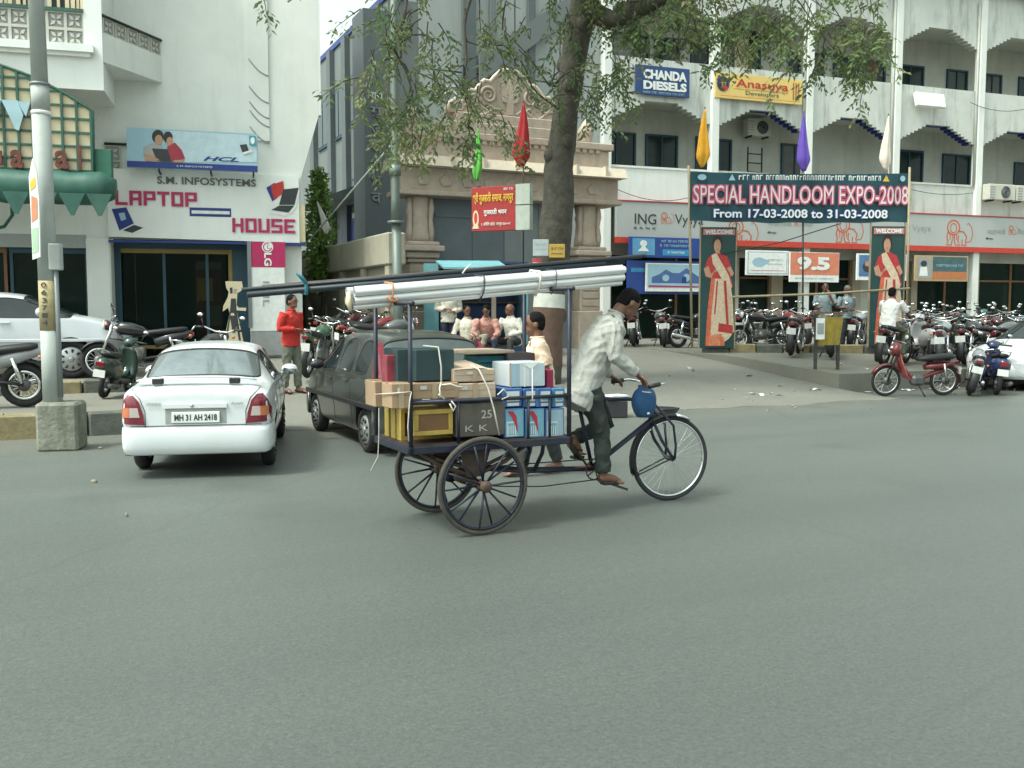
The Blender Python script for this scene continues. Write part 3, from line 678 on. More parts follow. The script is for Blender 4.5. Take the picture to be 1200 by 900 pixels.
for i, (a, b) in enumerate(((.42, 1.45), (1.47, 2.33), (2.35, 3.3), (3.32, 4.25))):
    m = MB(); m.b2(a, b, .05, .1, .55, 4.36); m.b2(a + .05, b - .05, .02, .049, 2.2, 2.3); m.b2(a + .05, b - .05, .02, .049, 3.9, 4.0); g_ = m.build('gate_leaf', gmetal if i > 1 else mat('blue_grey_sheet', (.13, .155, .17), .55, .2, .1, 2), gw)
# ================================================================ big roadside tree
bark = mat('tree_bark', (0.075, 0.068, 0.055), 0.95, 0, 0.4, 6, 1.0, 16, dirt=(0.16, 0.155, 0.125), dirtamt=0.55)
TD = 18.0
tb = G(641, 440, .32); TX, TY = tb.x, TD
tpts = [W(638, 452, TD), W(640, 400, TD), W(644, 340, TD), W(651, 270, TD), W(655, 200, TD), W(663, 135, TD), W(673, 75, TD), W(682, 20, TD), W(693, -40, TD), W(700, -110, TD)]
base = Vector((tpts[0].x, TD, 0)); tree = thing('roadside_tree', 'big leaning roadside tree with drooping feathery leaves and a red banded trunk', 'tree', base)
tr_ = [.32, .29, .285, .315, .275, .235, .235, .26, .25, .22]
def wob(pts, n, amp):
    out = []
    for i in range(len(pts) - 1):
        for k in range(n):
            t = k / n; p = pts[i].lerp(pts[i + 1], t); out.append(p + Vector([noise.noise(p * 1.3 + Vector((j * 7, 0, 0))) * amp for j in range(3)]))
    out.append(pts[-1]); return out
fine = wob(tpts, 4, .05); rr = []
for i in range(len(fine)):
    t = i / 4; k = min(int(t), len(tr_) - 2); rr.append((tr_[k] * (1 - (t - k)) + tr_[k + 1] * (t - k)) * (1 + .05 * noise.noise(Vector((i * .7, 1, 2)))))
mb = MB(); mb.tube([p - base for p in fine], rr, 18)
for _ in range(9):
    i = random.randrange(6, len(fine) - 4); a = random.uniform(0, 6.28); mb.ell(fine[i] - base + Vector((math.cos(a), math.sin(a), 0)) * rr[i] * .86, (.12, .12, .15), 9, 6)
trunk = mb.build('trunk', bark, tree)
def band(z0, z1, name, m):
    pts = []; rs = []
    for k in range(6):
        z = z0 + (z1 - z0) * k / 5
        j = min(range(len(fine) - 1), key=lambda q: abs((fine[q].z + fine[q + 1].z) / 2 - z)); f_ = (z - fine[j].z) / (fine[j + 1].z - fine[j].z)
        pts.append(fine[j].lerp(fine[j + 1], f_) - base); rs.append(rr[j] * (1 - f_) + rr[j + 1] * f_ + .012)
    MB().tube(pts, rs, 18, cap=False).build(name, m, tree)
zb0 = W(640, 385, TD).z; zb1 = W(640, 361, TD).z; zb2 = W(640, 345, TD).z
band(zb0 - .7, zb1, 'red_paint_band', mat('brick_red_paint', (.12, .07, .052), .8, 0, .25, 6)); band(zb1 + .002, zb2, 'white_paint_band', mat('lime_wash', (.55, .55, .5), .8, 0, .15, 6))
limbs = []
def limb(pts, r0, r1, n=10):
    f_ = wob(pts, 4, .10); limbs.append([p.copy() for p in f_]); k = len(f_)
    MB().tube([p - base for p in f_], [r0 + (r1 - r0) * i / (k - 1) for i in range(k)], n).build('branch', bark, tree)
limb([W(690, 14, TD), W(722, 24, TD - .3), W(757, 12, TD - .8), W(800, -20, TD - 1.4), W(880, -60, TD - 2)], .20, .08)
limb([W(695, -60, TD), W(640, -110, TD - 1), W(560, -120, TD - 2.2), W(480, -90, TD - 3.4), W(420, -50, TD - 4)], .2, .06)
limb([W(700, -110, TD), W(760, -190, TD - .5), W(880, -210, TD - 1.5), W(1000, -130, TD - 2.5)], .2, .06)
limb([W(700, -110, TD), W(690, -230, TD + .5), W(660, -330, TD + 1)], .2, .07)
limb([W(690, -230, TD + .5), W(560, -300, TD + 1.5), W(430, -260, TD + 1)], .14, .05)
limb([W(640, -110, TD - 1), W(560, -40, TD - 1.5), W(545, 30, TD - 1.8), W(542, 110, TD - 2)], .05, .018)
limb([W(560, -120, TD - 2.2), W(480, -20, TD - 2.6), W(470, 45, TD - 2.8), W(466, 70, TD - 2.8)], .04, .014)
limb([W(655, 130, TD - .3), W(625, 100, TD - .9), W(600, 60, TD - 1.1)], .022, .008)
limb([W(650, 100, TD - .3), W(640, 95, TD - .6), W(590, 35, TD - 1)], .02, .008)
allp = [p for l in limbs for p in l]
leafA = mat('leaf_olive', (.17, .22, .09), .55, 0, .3, 3, transl=.45); leafB = mat('leaf_green', (.115, .185, .07), .55, 0, .3, 3, transl=.45); leafC = mat('leaf_yellowed', (.24, .25, .11), .6, 0, .3, 3, transl=.45)
foliage = MB(); twigs = MB()
def leaf(p, d, l, wd, mi):
    u = Vector((random.uniform(-1, 1), random.uniform(-1, 1), random.uniform(-.4, 1))).normalized(); s_ = d.cross(u)
    if s_.length < 1e-4: return
    s_.normalize(); s_ *= wd; m_ = p + d * (l * .45) + u * .01
    foliage.add([p, m_ + s_, p + d * l, m_ - s_], [(0, 1, 2, 3)], mi)
def spray(p, ln, tone):
    """one drooping twig carrying feathery leaflet pairs"""
    d = Vector((random.uniform(-.7, .7), random.uniform(-.7, .7), random.uniform(-1.0, -.1))).normalized(); pts = [p.copy()]; k = max(4, int(ln / .11))
    q = p.copy()
    for i in range(k):
        d = (d + Vector((random.uniform(-.25, .25), random.uniform(-.25, .25), -.10))).normalized(); q = q + d * (ln / k); pts.append(q.copy())
        for s_ in range(random.choice([2, 3, 3])):
            side = d.cross(Vector((random.uniform(-1, 1), random.uniform(-1, 1), random.uniform(-.3, 1)))).normalized(); ld = (side * .8 + d * .55 + Vector((0, 0, -.35))).normalized()
            mi = tone if random.random() < .75 else random.choice([0, 1, 2])
            if random.random() < .55:
                st = q; n_ = random.randint(3, 5)
                for j in range(n_):
                    st = st + ld * .05; sd_ = ld.cross(Vector((0, 0, 1))).normalized() * (1 if j % 2 else -1); leaf(st, (ld * .6 + sd_ * .8 + Vector((0, 0, -.3))).normalized(), random.uniform(.08, .13), random.uniform(.017, .028), mi)
            else: leaf(q, ld, random.uniform(.10, .17), random.uniform(.018, .034), mi)
    twigs.tube([t - base for t in pts], [.012 - .009 * i / len(pts) for i in range(len(pts))], 4, cap=False)
def reach(p):
    """thin branch from the nearest limb to a spray cluster"""
    c = min(allp, key=lambda t: (t - p).length + (0 if t.z > p.z - .4 else 2.5)); mid = c.lerp(p, .55) + Vector((random.uniform(-.2, .2), random.uniform(-.2, .2), random.uniform(.05, .3)))
    pts = [c, c.lerp(mid, .5) + Vector((0, 0, .06)), mid, mid.lerp(p, .5), p]
    twigs.tube([t - base for t in wob(pts, 3, .06)], [.019 - .013 * i / 12 for i in range(13)], 5, cap=False)
def cluster(px, py, dy, n, sx, sy, tone, ln=.7):
    c = W(px, py, TD + dy); reach(c)
    for _ in range(max(2, int(n * (.66 if px < 690 else .95) + .5))):
        spray(c + Vector((random.gauss(0, sx), random.gauss(0, .3), random.gauss(0, sy))), random.uniform(.5, 1.1) * ln, tone if random.random() < .7 else random.choice([0, 1]))
for px, py, dy, n, sx, sy, t in [
    (446, 50, -3.6, 6, .2, .3, 0), (436, 92, -3.4, 6, .2, .25, 0), (462, 16, -3.4, 5, .22, .25, 1), (455, 70, -3.2, 6, .3, .3, 2), (478, 25, -3, 6, .35, .3, 0), (500, 15, -3, 6, .35, .25, 1), (510, 45, -2.8, 5, .3, .25, 0),
    (470, 100, -3, 5, .25, .25, 0), (455, 125, -3, 7, .3, .25, 0), (478, 120, -2.8, 6, .3, .22, 2), (490, 145, -2.7, 5, .25, .2, 0), (470, 145, -2.9, 5, .25, .2, 2), (525, 80, -2.5, 6, .3, .3, 1), (520, 110, -2.4, 5, .3, .25, 0), (548, 95, -2.2, 6, .25, .3, 1), (560, 125, -2, 6, .25, .25, 0), (575, 60, -1.6, 4, .3, .25, 1),
    (590, 50, -1.2, 6, .35, .15, 0), (620, 45, -1.0, 6, .3, .15, 1), (570, 150, -1.6, 4, .2, .2, 0), (540, 150, -2, 4, .2, .2, 1), (660, 95, -1, 4, .2, .15, 1), (668, 110, -.9, 5, .2, .12, 0), (685, 100, -.9, 3, .2, .12, 0), (705, 75, -.9, 6, .2, .15, 0), (718, 95, -1, 6, .16, .15, 1),
    (690, 0, -.6, 5, .3, .2, 1), (735, 0, -1, 6, .35, .2, 1), (760, 25, -1.2, 8, .35, .2, 0), (790, 10, -1.4, 8, .4, .2, 1), (752, 40, -1.3, 5, .16, .1, 2), (820, 15, -1.5, 8, .4, .22, 0), (825, 32, -1.6, 7, .25, .12, 1), (860, 20, -1.8, 8, .4, .25, 0), (868, 30, -1.8, 5, .3, .12, 2), (890, 5, -2, 8, .4, .25, 1), (905, 18, -2, 7, .35, .15, 0), (826, 60, -1.6, 3, .08, .12, 1),
    (930, 10, -2.2, 7, .4, .22, 0), (960, 5, -2.3, 7, .4, .22, 1), (985, 20, -2.4, 7, .35, .22, 0), (975, 55, -2.4, 7, .3, .22, 1), (990, 75, -2.4, 5, .2, .2, 1), (1010, 15, -2.5, 6, .3, .2, 0), (1025, 35, -2.5, 4, .2, .18, 1), (1000, 45, -2.4, 5, .25, .2, 0),
    (610, 10, -1.2, 4, .4, .2, 0), (545, 10, -1.8, 5, .35, .2, 0)]:
    cluster(px, py, dy, n, sx, sy, t, .5 if 740 < px < 935 else .72)
for _ in range(95):        # the crown above the picture
    l = random.choice(limbs[:5]); p = random.choice(l[len(l) // 3:]) + Vector((random.gauss(0, 1.0), random.gauss(0, 1.0), random.uniform(.4, 2.2)))
    py = 450 - 0
    reach(p)
    for k in range(9): spray(p + Vector((random.gauss(0, .5), random.gauss(0, .5), random.gauss(0, .35))), random.uniform(.5, .9), random.choice([0, 1, 1, 2]))
foliage.v = [(x - base.x, y - base.y, z) for x, y, z in foliage.v]
fo = foliage.build('foliage', [leafA, leafB, leafC], tree); fo['kind'] = 'stuff'
tw = twigs.build('twigs', bark, tree); tw['kind'] = 'stuff'
# ================================================================ signs and boards
class Sign:
    def __init__(s, name, label, cat, frame, off, px0, py0, px1, py1, group=None, depth=.06, mats=None, back=None):
        s.f = frame; s.off = off; x0, z1 = frame.on(px0, py0, off); x1, z0 = frame.on(px1, py1, off)
        s.cx, s.cz = (x0 + x1) / 2, (z0 + z1) / 2; s.w, s.h = x1 - x0, z1 - z0
        s.t = thing(name, label, cat, frame.wp(s.cx, off, s.cz), frame.a, group)
        if back: MB().b2(-s.w / 2, s.w / 2, 0, depth, -s.h / 2, s.h / 2, bev=.008).build('board', back, s.t)
        s.k = 0
    def L(s, px, py):
        x, z = s.f.on(px, py, s.off); return x - s.cx, z - s.cz
    def R(s, u0, u1, v0, v1, m, name='print', d=.003):        # rectangle in 0..1 of the board, v up
        s.k += 1; y = -d - .0015 * s.k
        MB().rect((u0 - .5) * s.w, (u1 - .5) * s.w, (v0 - .5) * s.h, (v1 - .5) * s.h, y, 0).build(name, m, s.t); return y
    def T(s, st, u, v, wu, hv, m, name='lettering', **k):
        return text(st, wu * s.w, hv * s.h, (u - .5) * s.w, (v - .5) * s.h, -.012 - .0015 * s.k, m, s.t, name, **k)
    def P(s, polys, mats, name='print'):
        s.k += 1; mb = MB(); y = -.004 - .0015 * s.k
        for i, (mi, pl) in enumerate(polys): mb.flat([((u - .5) * s.w, (v - .5) * s.h) for u, v in pl], y - .0008 * i, mi)
        return mb.build(name, mats, s.t)
def scribble(sg, u, v, wu, hv, m_, seed=1):
    """small print too worn to read: a row of uneven strokes"""
    rd = random.Random(seed); x = (u - .5 - wu / 2) * sg.w; xe = x + wu * sg.w; h = hv * sg.h; z = (v - .5) * sg.h; mb = MB(); sg.k += 1; y = -.005 - .0015 * sg.k
    while x < xe:
        if rd.random() < .15: x += h * .5; continue
        w_ = h * rd.uniform(.35, .7); a = rd.choice([.5, .5, .35]); mb.rect(x, x + w_ * .3, z - h / 2, z + h * a, y); mb.rect(x + w_ * .3, x + w_, z + h * (a - .2), z + h * a, y)
        if rd.random() < .6: mb.rect(x + w_ * .7, x + w_, z - h / 2, z + h * (a - .2), y)
        x += w_ + h * .22
    o = mb.build('small_print', m_, sg.t); o['kind'] = 'stuff'
def ellp(u, v, a, b, n=14, rot=0): return [(u + a * math.cos(t) * math.cos(rot) - b * math.sin(t) * math.sin(rot), v + a * math.cos(t) * math.sin(rot) + b * math.sin(t) * math.cos(rot)) for t in [2 * math.pi * i / n for i in range(n)]]
hair_print = mat('hair_print', (.02, .015, .015), .5)
# laptop shop sign
s = Sign('shop_sign', 'white LAPTOP HOUSE shop sign with crimson letters and printed laptops', 'sign', LF, -.16, 128, 196, 357, 279)
x0, zb_ = s.L(127, 276); x1, zt_ = s.L(350, 207); xe, _ = s.L(358, 276); zt0 = s.L(132, 197)[1]; zr = s.L(352, 240)[1]
m = MB(); m.prism([(x0, zb_ - .02), (x1, zb_ - .08), (x1, zt_), (x0, zt0)], 0, .15); m.build('board', white_clean, s.t)
MB().b2(x1 + .004, xe, .03, .15, zb_ - .06, zr).build('end_panel', cream, s.t)
MB().b2(x0, xe, -.02, .15, zb_ - .13, zb_ - .085).build('lower_rail', navy, s.t)
def at(sg, st, a, b, c, d, m_, **k):
    p = sg.L(a, b); q = sg.L(c, d); return text(st, q[0] - p[0], p[1] - q[1], (p[0] + q[0]) / 2, (p[1] + q[1]) / 2, -.004, m_, sg.t, **k)
at(s, 'S.M. INFOSYSTEMS', 184, 206.5, 300, 219, mat('dark_grey_letter', (.12, .13, .13), .5), depth=.02, bold=.018)
p0, p1 = s.L(135, 223), s.L(231, 250); 
def block(sg, st, a, b, c, d, m_):
    """square-cut sign letters, one object per letter"""
    G_ = {'L': [(0, 0, 1.5, 9), (1.5, 0, 6, 1.7)], 'A': [(0, 0, 1.6, 9), (4.4, 0, 6, 9), (1.6, 7.4, 4.4, 9), (1.6, 3.2, 4.4, 4.7)], 'P': [(0, 0, 1.6, 9), (1.6, 7.4, 6, 9), (4.4, 4.9, 6, 7.4), (1.6, 3.4, 6, 4.9)], 'T': [(2.2, 0, 3.8, 7.3), (0, 7.3, 6, 9)],
          'O': [(0, 0, 1.6, 9), (4.4, 0, 6, 9), (1.6, 0, 4.4, 1.6), (1.6, 7.4, 4.4, 9)], 'H': [(0, 0, 1.6, 9), (4.4, 0, 6, 9), (1.6, 3.8, 4.4, 5.3)], 'U': [(0, 0, 1.6, 9), (4.4, 0, 6, 9), (1.6, 0, 4.4, 1.6)], 'S': [(0, 0, 6, 1.6), (4.4, 1.6, 6, 3.8), (0, 3.8, 6, 5.2), (0, 5.2, 1.6, 7.4), (0, 7.4, 6, 9)], 'E': [(0, 0, 1.6, 9), (1.6, 0, 6, 1.6), (1.6, 3.8, 5, 5.2), (1.6, 7.4, 6, 9)]}
    p = sg.L(a, b); q = sg.L(c, d); n = len(st); cw = (q[0] - p[0]) / (n * 7 - 1); ch = (p[1] - q[1]) / 9
    for i, l in enumerate(st):
        mb = MB()
        for u0, v0, u1, v1 in G_[l]: mb.b2(p[0] + (i * 7 + u0) * cw, p[0] + (i * 7 + u1) * cw, -.03, -.004, q[1] + v0 * ch, q[1] + v1 * ch)
        mb.build('letter', m_, sg.t)
block(s, 'LAPTOP', 135, 223, 231, 242.5, crimson); block(s, 'HOUSE', 272, 255.5, 346, 273.5, crimson)
a, b = s.L(222, 243), s.L(271, 254.5); mid = (a[1] + b[1]) / 2
MB().rect(a[0], b[0], b[1], a[1], -.006).build('print', navy, s.t); MB().rect(a[0] + .04, b[0] - .03, mid - .035, mid + .03, -.012).build('print', pwhite, s.t)
def pp(sg, pts): return [sg.L(*q) for q in pts]
mb = MB(); y = -.008
mb.flat(pp(s, [(131, 245), (148, 243), (157, 262), (140, 270)]), y, 0); mb.flat(pp(s, [(140, 271), (157, 262), (172, 267), (155, 275)]), y - .002, 1); mb.flat(pp(s, [(144, 270), (157, 263.5), (168, 267), (155, 273)]), y - .004, 2); mb.flat(pp(s, [(139, 250), (146, 249), (148, 257), (142, 259)]), y - .003, 3); mb.build('laptop_print', [navy, pwhite, ink, skyblue], s.t)
mb = MB(); mb.flat(pp(s, [(312, 220), (322, 214), (325, 232), (319, 236)]), y, 3); mb.flat(pp(s, [(317, 217), (332, 212), (333, 226), (321, 234)]), y - .002, 0); mb.flat(pp(s, [(332, 222), (350, 220), (345, 240), (327, 240)]), y - .004, 1); mb.flat(pp(s, [(327, 241), (345, 241), (338, 249), (318, 246)]), y - .004, 1); mb.flat(pp(s, [(318, 247), (338, 250), (335, 253.5), (316, 250)]), y - .004, 2); mb.flat(pp(s, [(346, 240), (350, 222), (351, 224), (347, 243), (339, 252), (338.5, 249.5)]), y - .006, 2); mb.build('laptop_print', [red, ink, pwhite, navy], s.t)
# computer billboard above it
s = Sign('billboard', 'pale blue HCL computer billboard with a printed couple above the laptop shop sign', 'billboard', LF, -.55, 148.5, 152, 302.5, 200, back=None)
zA, zB = s.L(148, 149), s.L(302, 157); zC, zD = s.L(302, 201.5), s.L(149, 195.5)
m = MB(); m.prism([zD, zC, zB, zA], 0, .12); m.build('board', skyblue, s.t)
m = MB(); m.flat([zD, zC, (zC[0], zC[1] + .12), (zD[0], zD[1] + .12)], -.004); m.build('print', navy, s.t)
mb = MB(); L = lambda q: pp(s, q); y = -.006
polys = [(6, [(195, 153), (301, 159), (301, 190), (210, 190)]), (0, ellp(185, 160, 7, 8)), (0, ellp(197, 161, 5.5, 7)), (1, ellp(186, 164, 4.5, 6)), (1, ellp(199, 166, 4, 5.5)), (2, [(168, 173), (178, 168), (190, 171), (193, 184), (188, 190), (170, 189)]), (3, [(196, 172), (205, 167), (213, 176), (217, 186), (203, 190), (197, 188)]), (4, [(178, 174), (197, 175), (201, 190), (184, 189)]), (1, [(168, 180), (178, 182), (188, 188), (172, 189)]), (1, [(203, 188), (217, 187), (214, 190), (205, 191)]),
         (4, [(281, 170), (289, 169), (292, 178), (284, 179)]), (5, [(284, 179), (294, 176), (296, 178), (286, 181)]), (7, [(292, 159), (300, 159.5), (300, 171), (292, 170.5)]), (5, ellp(296, 165, 2.5, 4))]
for i, (mi, pl) in enumerate(polys): mb.flat(L(pl), y - .0015 * i, mi)
mb.build('print', [hair_print, skin_print, mat('shirt_print', (.35, .35, .33), .5), mat('red_top_print', (.35, .03, .05), .5), ink, pwhite, mat('light_panel_print', (.46, .58, .64), .5), mat('aqua_print', (.05, .28, .36), .5)], s.t)
at(s, 'HCL', 238, 183, 280, 190, navy, shear=.35, bold=.035); at(s, 'S M INFOSYSTEMS', 207, 193.5, 249, 197, pwhite)
for px in (186, 247, 297):
    q = s.L(px, 198 + (px - 186) * .03); MB().tube([(q[0], .06, q[1] + .05), (q[0], .06, q[1] - .03), (q[0], .5, q[1] - .06)], .02, 6).build('bracket', blackm, s.t)
# upright board with circular face mark beside the shop
s = Sign('pylon_board', 'upright LG shop board, crimson above and pale below, at the shop corner', 'sign', LF, -.35, 291, 283, 335, 388, back=pwhite, depth=.12)
q0, q1 = s.L(294, 283), s.L(334.5, 313.5); MB().rect(q0[0], q1[0], q1[1], q0[1], -.004).build('print', crimson, s.t)
c_ = s.L(313.5, 289.5); r_ = .115; mb = MB(); mb.disc(c_[0], c_[1], r_, r_, -.008, 0, 20); mb.stroke([(c_[0] + r_ * .72 * math.cos(t), c_[1] + r_ * .72 * math.sin(t)) for t in [1.2 + i * .33 for i in range(16)]], .02, -.011, 1); mb.stroke([(c_[0], c_[1] + .05), (c_[0], c_[1] - .03), (c_[0] + .05, c_[1] - .03)], .016, -.011, 1); mb.build('face_print', [pwhite, crimson], s.t)
c_ = s.L(314, 304); text('LG', .27, .15, c_[0], c_[1], -.006, pwhite, s.t, bold=.03, roty=R(-90))
for dy in (336, 353):
    c_ = s.L(312, dy); text('IE' if dy < 340 else 'IL', .22, .13, c_[0], c_[1], -.006, greyp, s.t, roty=R(-90))
q0, q1 = s.L(291.5, 384), s.L(293.8, 283); MB().b2(q0[0], q1[0], -.02, -.003, q0[1], q1[1]).build('edge_trim', gmetal, s.t)
MB().b2(-s.w / 2 + .02, s.w / 2 - .02, .01, .11, -s.h / 2 - .5, -s.h / 2 - .003).build('plinth', greyp, s.t)
# cut-out promotional figure by the shop door: flat printed board
s = Sign('cutout_figure', 'flat pale cut-out figure with a square head standing by the shop door', 'display stand', LF, -.7, 257, 328, 290, 405)
def sh(pts): return [((u - .5) * s.w, (v - .5) * s.h) for u, v in pts]
m = MB()
for pl in ([(.22, .98), (.84, .98), (.88, .86), (.66, .80), (.62, .62), (.70, .58), (.98, .58), (.99, .62), (.97, .53), (.62, .54), (.86, .04), (.86, 0), (.10, 0), (.10, .04), (.36, .5), (.30, .58), (.10, .52), (.12, .60), (.30, .74), (.34, .82), (.25, .88)],): m.prism(sh(pl), 0, .035)
m.build('board', cream, s.t)
mb = MB()
for i, (mi, pl) in enumerate([(0, [(.42, .72), (.60, .72), (.62, .55), (.76, .08), (.68, .08), (.52, .5), (.40, .5), (.24, .08), (.16, .08), (.36, .5)]), (0, [(.38, .88), (.48, .89), (.48, .80), (.40, .79)]), (1, [(.52, .86), (.66, .87), (.60, .80), (.52, .8)]), (0, [(.36, .46), (.66, .46), (.55, .2), (.45, .2)])]): mb.flat(sh(pl), -.003 - i * .0015, mi)
mb.build('print', [ink, greyp], s.t)
# cafe lattice board and letters
YL = yC - .2
o_ = LF.wp(lp(60, 150, YL)[0], YL, lp(60, 201, YL)[1]); lat = thing('lattice_board', 'cream trellis board with pale blue and red letters above the green awning', 'sign', o_, LF.a)
ox, oz = lp(60, 150, YL)[0], lp(60, 201, YL)[1]
def ll(px, py): x, z = lp(px, py, YL); return x - ox, z - oz
out = [(-170, 96), (-120, 82), (-60, 74), (0, 76), (38, 90), (75, 109), (104, 127), (109, 131), (110, 202), (-170, 196)]
MB().prism([ll(*q) for q in out], 0, .06).build('panel', cream, lat)
bx = [108.6, 92, 75, 58, 40.5, 24, 7, -10, -28, -46, -64]; by = [201, 188, 172.5, 156.5, 140.5, 124.5, 107, 92]
def topy(px):
    for (xa_, ya), (xb_, yb) in zip(out[:8], out[1:8]):
        if xa_ <= px <= xb_: return ya + (yb - ya) * (px - xa_) / (xb_ - xa_)
    return 140
for px in bx: 
    a, b = ll(px, 201.3), ll(px, topy(px) - .5); MB().b2(a[0] - .02, a[0] + .02, -.045, -.003, a[1], b[1]).build('lattice_bar', green_d, lat)
for py in by:
    pr = max([p for p in range(-60, 109) if topy(p) <= py - .5 or py > 131] or [-60]); a, b = ll(-64, py - .6), ll(min(pr, 110), py)
    mb = MB(); mb.b2(a[0], b[0], -.032, -.004, b[1] - .018, b[1] + .018); mb.build('lattice_bar', green_d, lat)
pts = [ll(*q_) for q_ in out[2:9]]; MB().tube([(x, -.02, z) for x, z in pts], .028, 6).build('lattice_rim', green_d, lat)
pblue = mat('pale_blue_letter', (.36, .52, .58), .4)
m = MB(); m.prism([ll(*q) for q in [(3.5, 118.5), (22, 119), (29, 136), (24, 154), (20, 153)]], -.12, -.06); m.prism([ll(*q) for q in [(21, 120), (37, 121), (32, 138)]], -.11, -.05); m.prism([ll(*q) for q in [(-10, 118), (2, 120), (1, 140), (-4, 152)]], -.11, -.05); m.build('letter', pblue, lat)
rust = mat('rusty_red_letter', (.14, .035, .025), .6, 0, .6, 9)
for ch, a, b, c, d in (('u', -8, 177, 4, 194), ('a', 13, 176, 29, 198), ('a', 65, 177, 82, 199), ('l', 92.5, 171, 96.5, 200)):
    p, q = ll(a, b), ll(c, d); text(ch, q[0] - p[0], p[1] - q[1], (p[0] + q[0]) / 2, (p[1] + q[1]) / 2, -.05, rust, lat, 'letter', .05, bold=.025)
# green rolled awning with a toothed valance
xa, za = lp(136, 222, YL - .1); aw = thing('rolled_awning', 'rolled green shop awning with a toothed hanging edge', 'awning', LF.wp(xa - 3, YL - .1, za), LF.a)
rad = .30; m = MB(); n = 24; m.tube([(-3 + 6 * i / n - 0.0, 0, .015 * math.sin(i * 1.7)) for i in range(n + 1)], [rad * (.6 if i in (0, n) else 1 + .03 * math.sin(i * 2.3)) for i in range(n + 1)], 20); m.build('canvas_roll', green_d, aw)
for i in range(13):
    x = 2.75 - i * .46; m = MB(); m.prism([(x - .22, -.12), (x + .22, -.12), (x + .03, -.52), (x - .03, -.52)], -.29, -.28); m.build('valance_tooth', green_d, aw)
m = MB(); m.b2(-3, 3, .05, .09, .02, .12); m.build('rear_bar', blackm, aw)
q = lp(119, 190, YL); MB().b2(q[0] - .16, q[0] + .14, -.1, .1, -.24, .24).xf(Matrix.Translation((q[0] * 0, 0, 0)))
gb = thing('green_shutter_box', 'small green box on the end of the rolled awning', 'box', LF.wp(q[0], YL + .12, q[1] - .26), LF.a); MB().b2(-.17, .17, -.1, .12, 0, .5, bev=.01).build('box', mat('green_box', (.03, .14, .09), .5), gb)
m = MB(); q = lp(14, 240, -.3); m.tube([(0, 0, .5), (0, 0, -.2), (-.15, 0, -.42), (-.6, 0, -.55)], .035, 6); br = thing('awning_bracket', 'green bent bracket hanging below the awning near the lamp post', 'bracket', LF.wp(q[0], -.3, q[1]), LF.a); m.build('bracket_bar', green_d, br)

# ---------------- bank fascia
fz0, fz1 = 3.83, 5.24
fas = thing('bank_sign', 'long grey ING Vysya bank fascia with orange lions and a red lower strip', 'sign', BF.wp(-.05, -.22, fz0), BF.a)
xe_ = 24
MB().b2(0, xe_, 0, .2, .20, fz1 - fz0 - .05).build('panel', mat('bank_grey', (.40, .42, .41), .4, 0, .04, .6, dirt=(.33, .34, .33), dirtamt=.3), fas)
MB().b2(0, xe_, -.02, .2, 0, .197).build('red_strip', mat('bank_red', (.50, .045, .025), .45), fas)
MB().b2(0, xe_, -.02, .22, fz1 - fz0 - .047, fz1 - fz0).build('red_top_line', mat('bank_dull_red', (.33, .05, .05), .5), fas)
def bl(px, py): x, z = BF.on(px, py, -.23); return x + .05, z - fz0
def bt(st, a, b, c, d, m_, **k):
    p, q = bl(a, b), bl(c, d); text(st, q[0] - p[0], p[1] - q[1], (p[0] + q[0]) / 2, (p[1] + q[1]) / 2, -.004, m_, fas, **k)
lor = mat('lion_orange', (.55, .10, .03), .5)
def lion(px, py, sc):
    x, z = bl(px, py); mb = MB(); y = -.006
    P_ = lambda pts: [(x + u * sc, z + v * sc) for u, v in pts]
    mb.stroke(P_([(.28 * math.cos(t) - .12, .62 + .26 * math.sin(t)) for t in [i * .42 for i in range(16)]]), .05 * sc, y); mb.stroke(P_([(-.12 + .15 * math.cos(t), .60 + .17 * math.sin(t)) for t in [i * .63 for i in range(11)]]), .035 * sc, y)
    mb.stroke(P_([(-.35, .5), (-.42, .3), (-.36, .12), (-.42, 0), (-.2, 0), (-.16, .2)]), .05 * sc, y); mb.stroke(P_([(-.1, .3), (-.02, 0), (.2, 0), (.1, .12), (.12, .35)]), .05 * sc, y)
    mb.stroke(P_([(.1, .5), (.35, .48), (.5, .3), (.45, .12), (.5, 0), (.28, 0), (.3, .2)]), .05 * sc, y); mb.stroke(P_([(.5, .1), (.7, .15), (.78, .4), (.72, .65), (.56, .8), (.5, .72)]), .035 * sc, y)
    for k in range(4): mb.stroke(P_([(-.3 + k * .1, .42), (-.26 + k * .1, .3), (-.28 + k * .1, .18)]), .03 * sc, y - .002)
    mb.build('lion_emblem', lor, fas)
bt('ING', 744, 250, 769, 263, ink, depth=.01); lion(780, 262, .42); bt('Vysya', 791, 251, 824, 267, ink); bt('BANK', 743, 265.5, 769, 269, ink, spacing=1.7)
lion(866, 287, 1.0); bt('आइएनजी', 900, 259, 928, 266, greyp); lion(934, 265, .28); bt('वैश्य', 941, 259, 953, 267, greyp); bt('बैंक', 899, 271, 910, 274, ink)
lion(991, 284, 1.0); bt('Vysya', 1069, 263, 1091, 273, greyp); lion(1120, 287, 1.05); bt('आइएनजी', 1157, 267.5, 1178, 276, greyp); lion(1186, 275, .4); bt('वैश्य', 1193, 268, 1206, 277, greyp); bt('बैंक', 1155, 278, 1164, 281, ink)

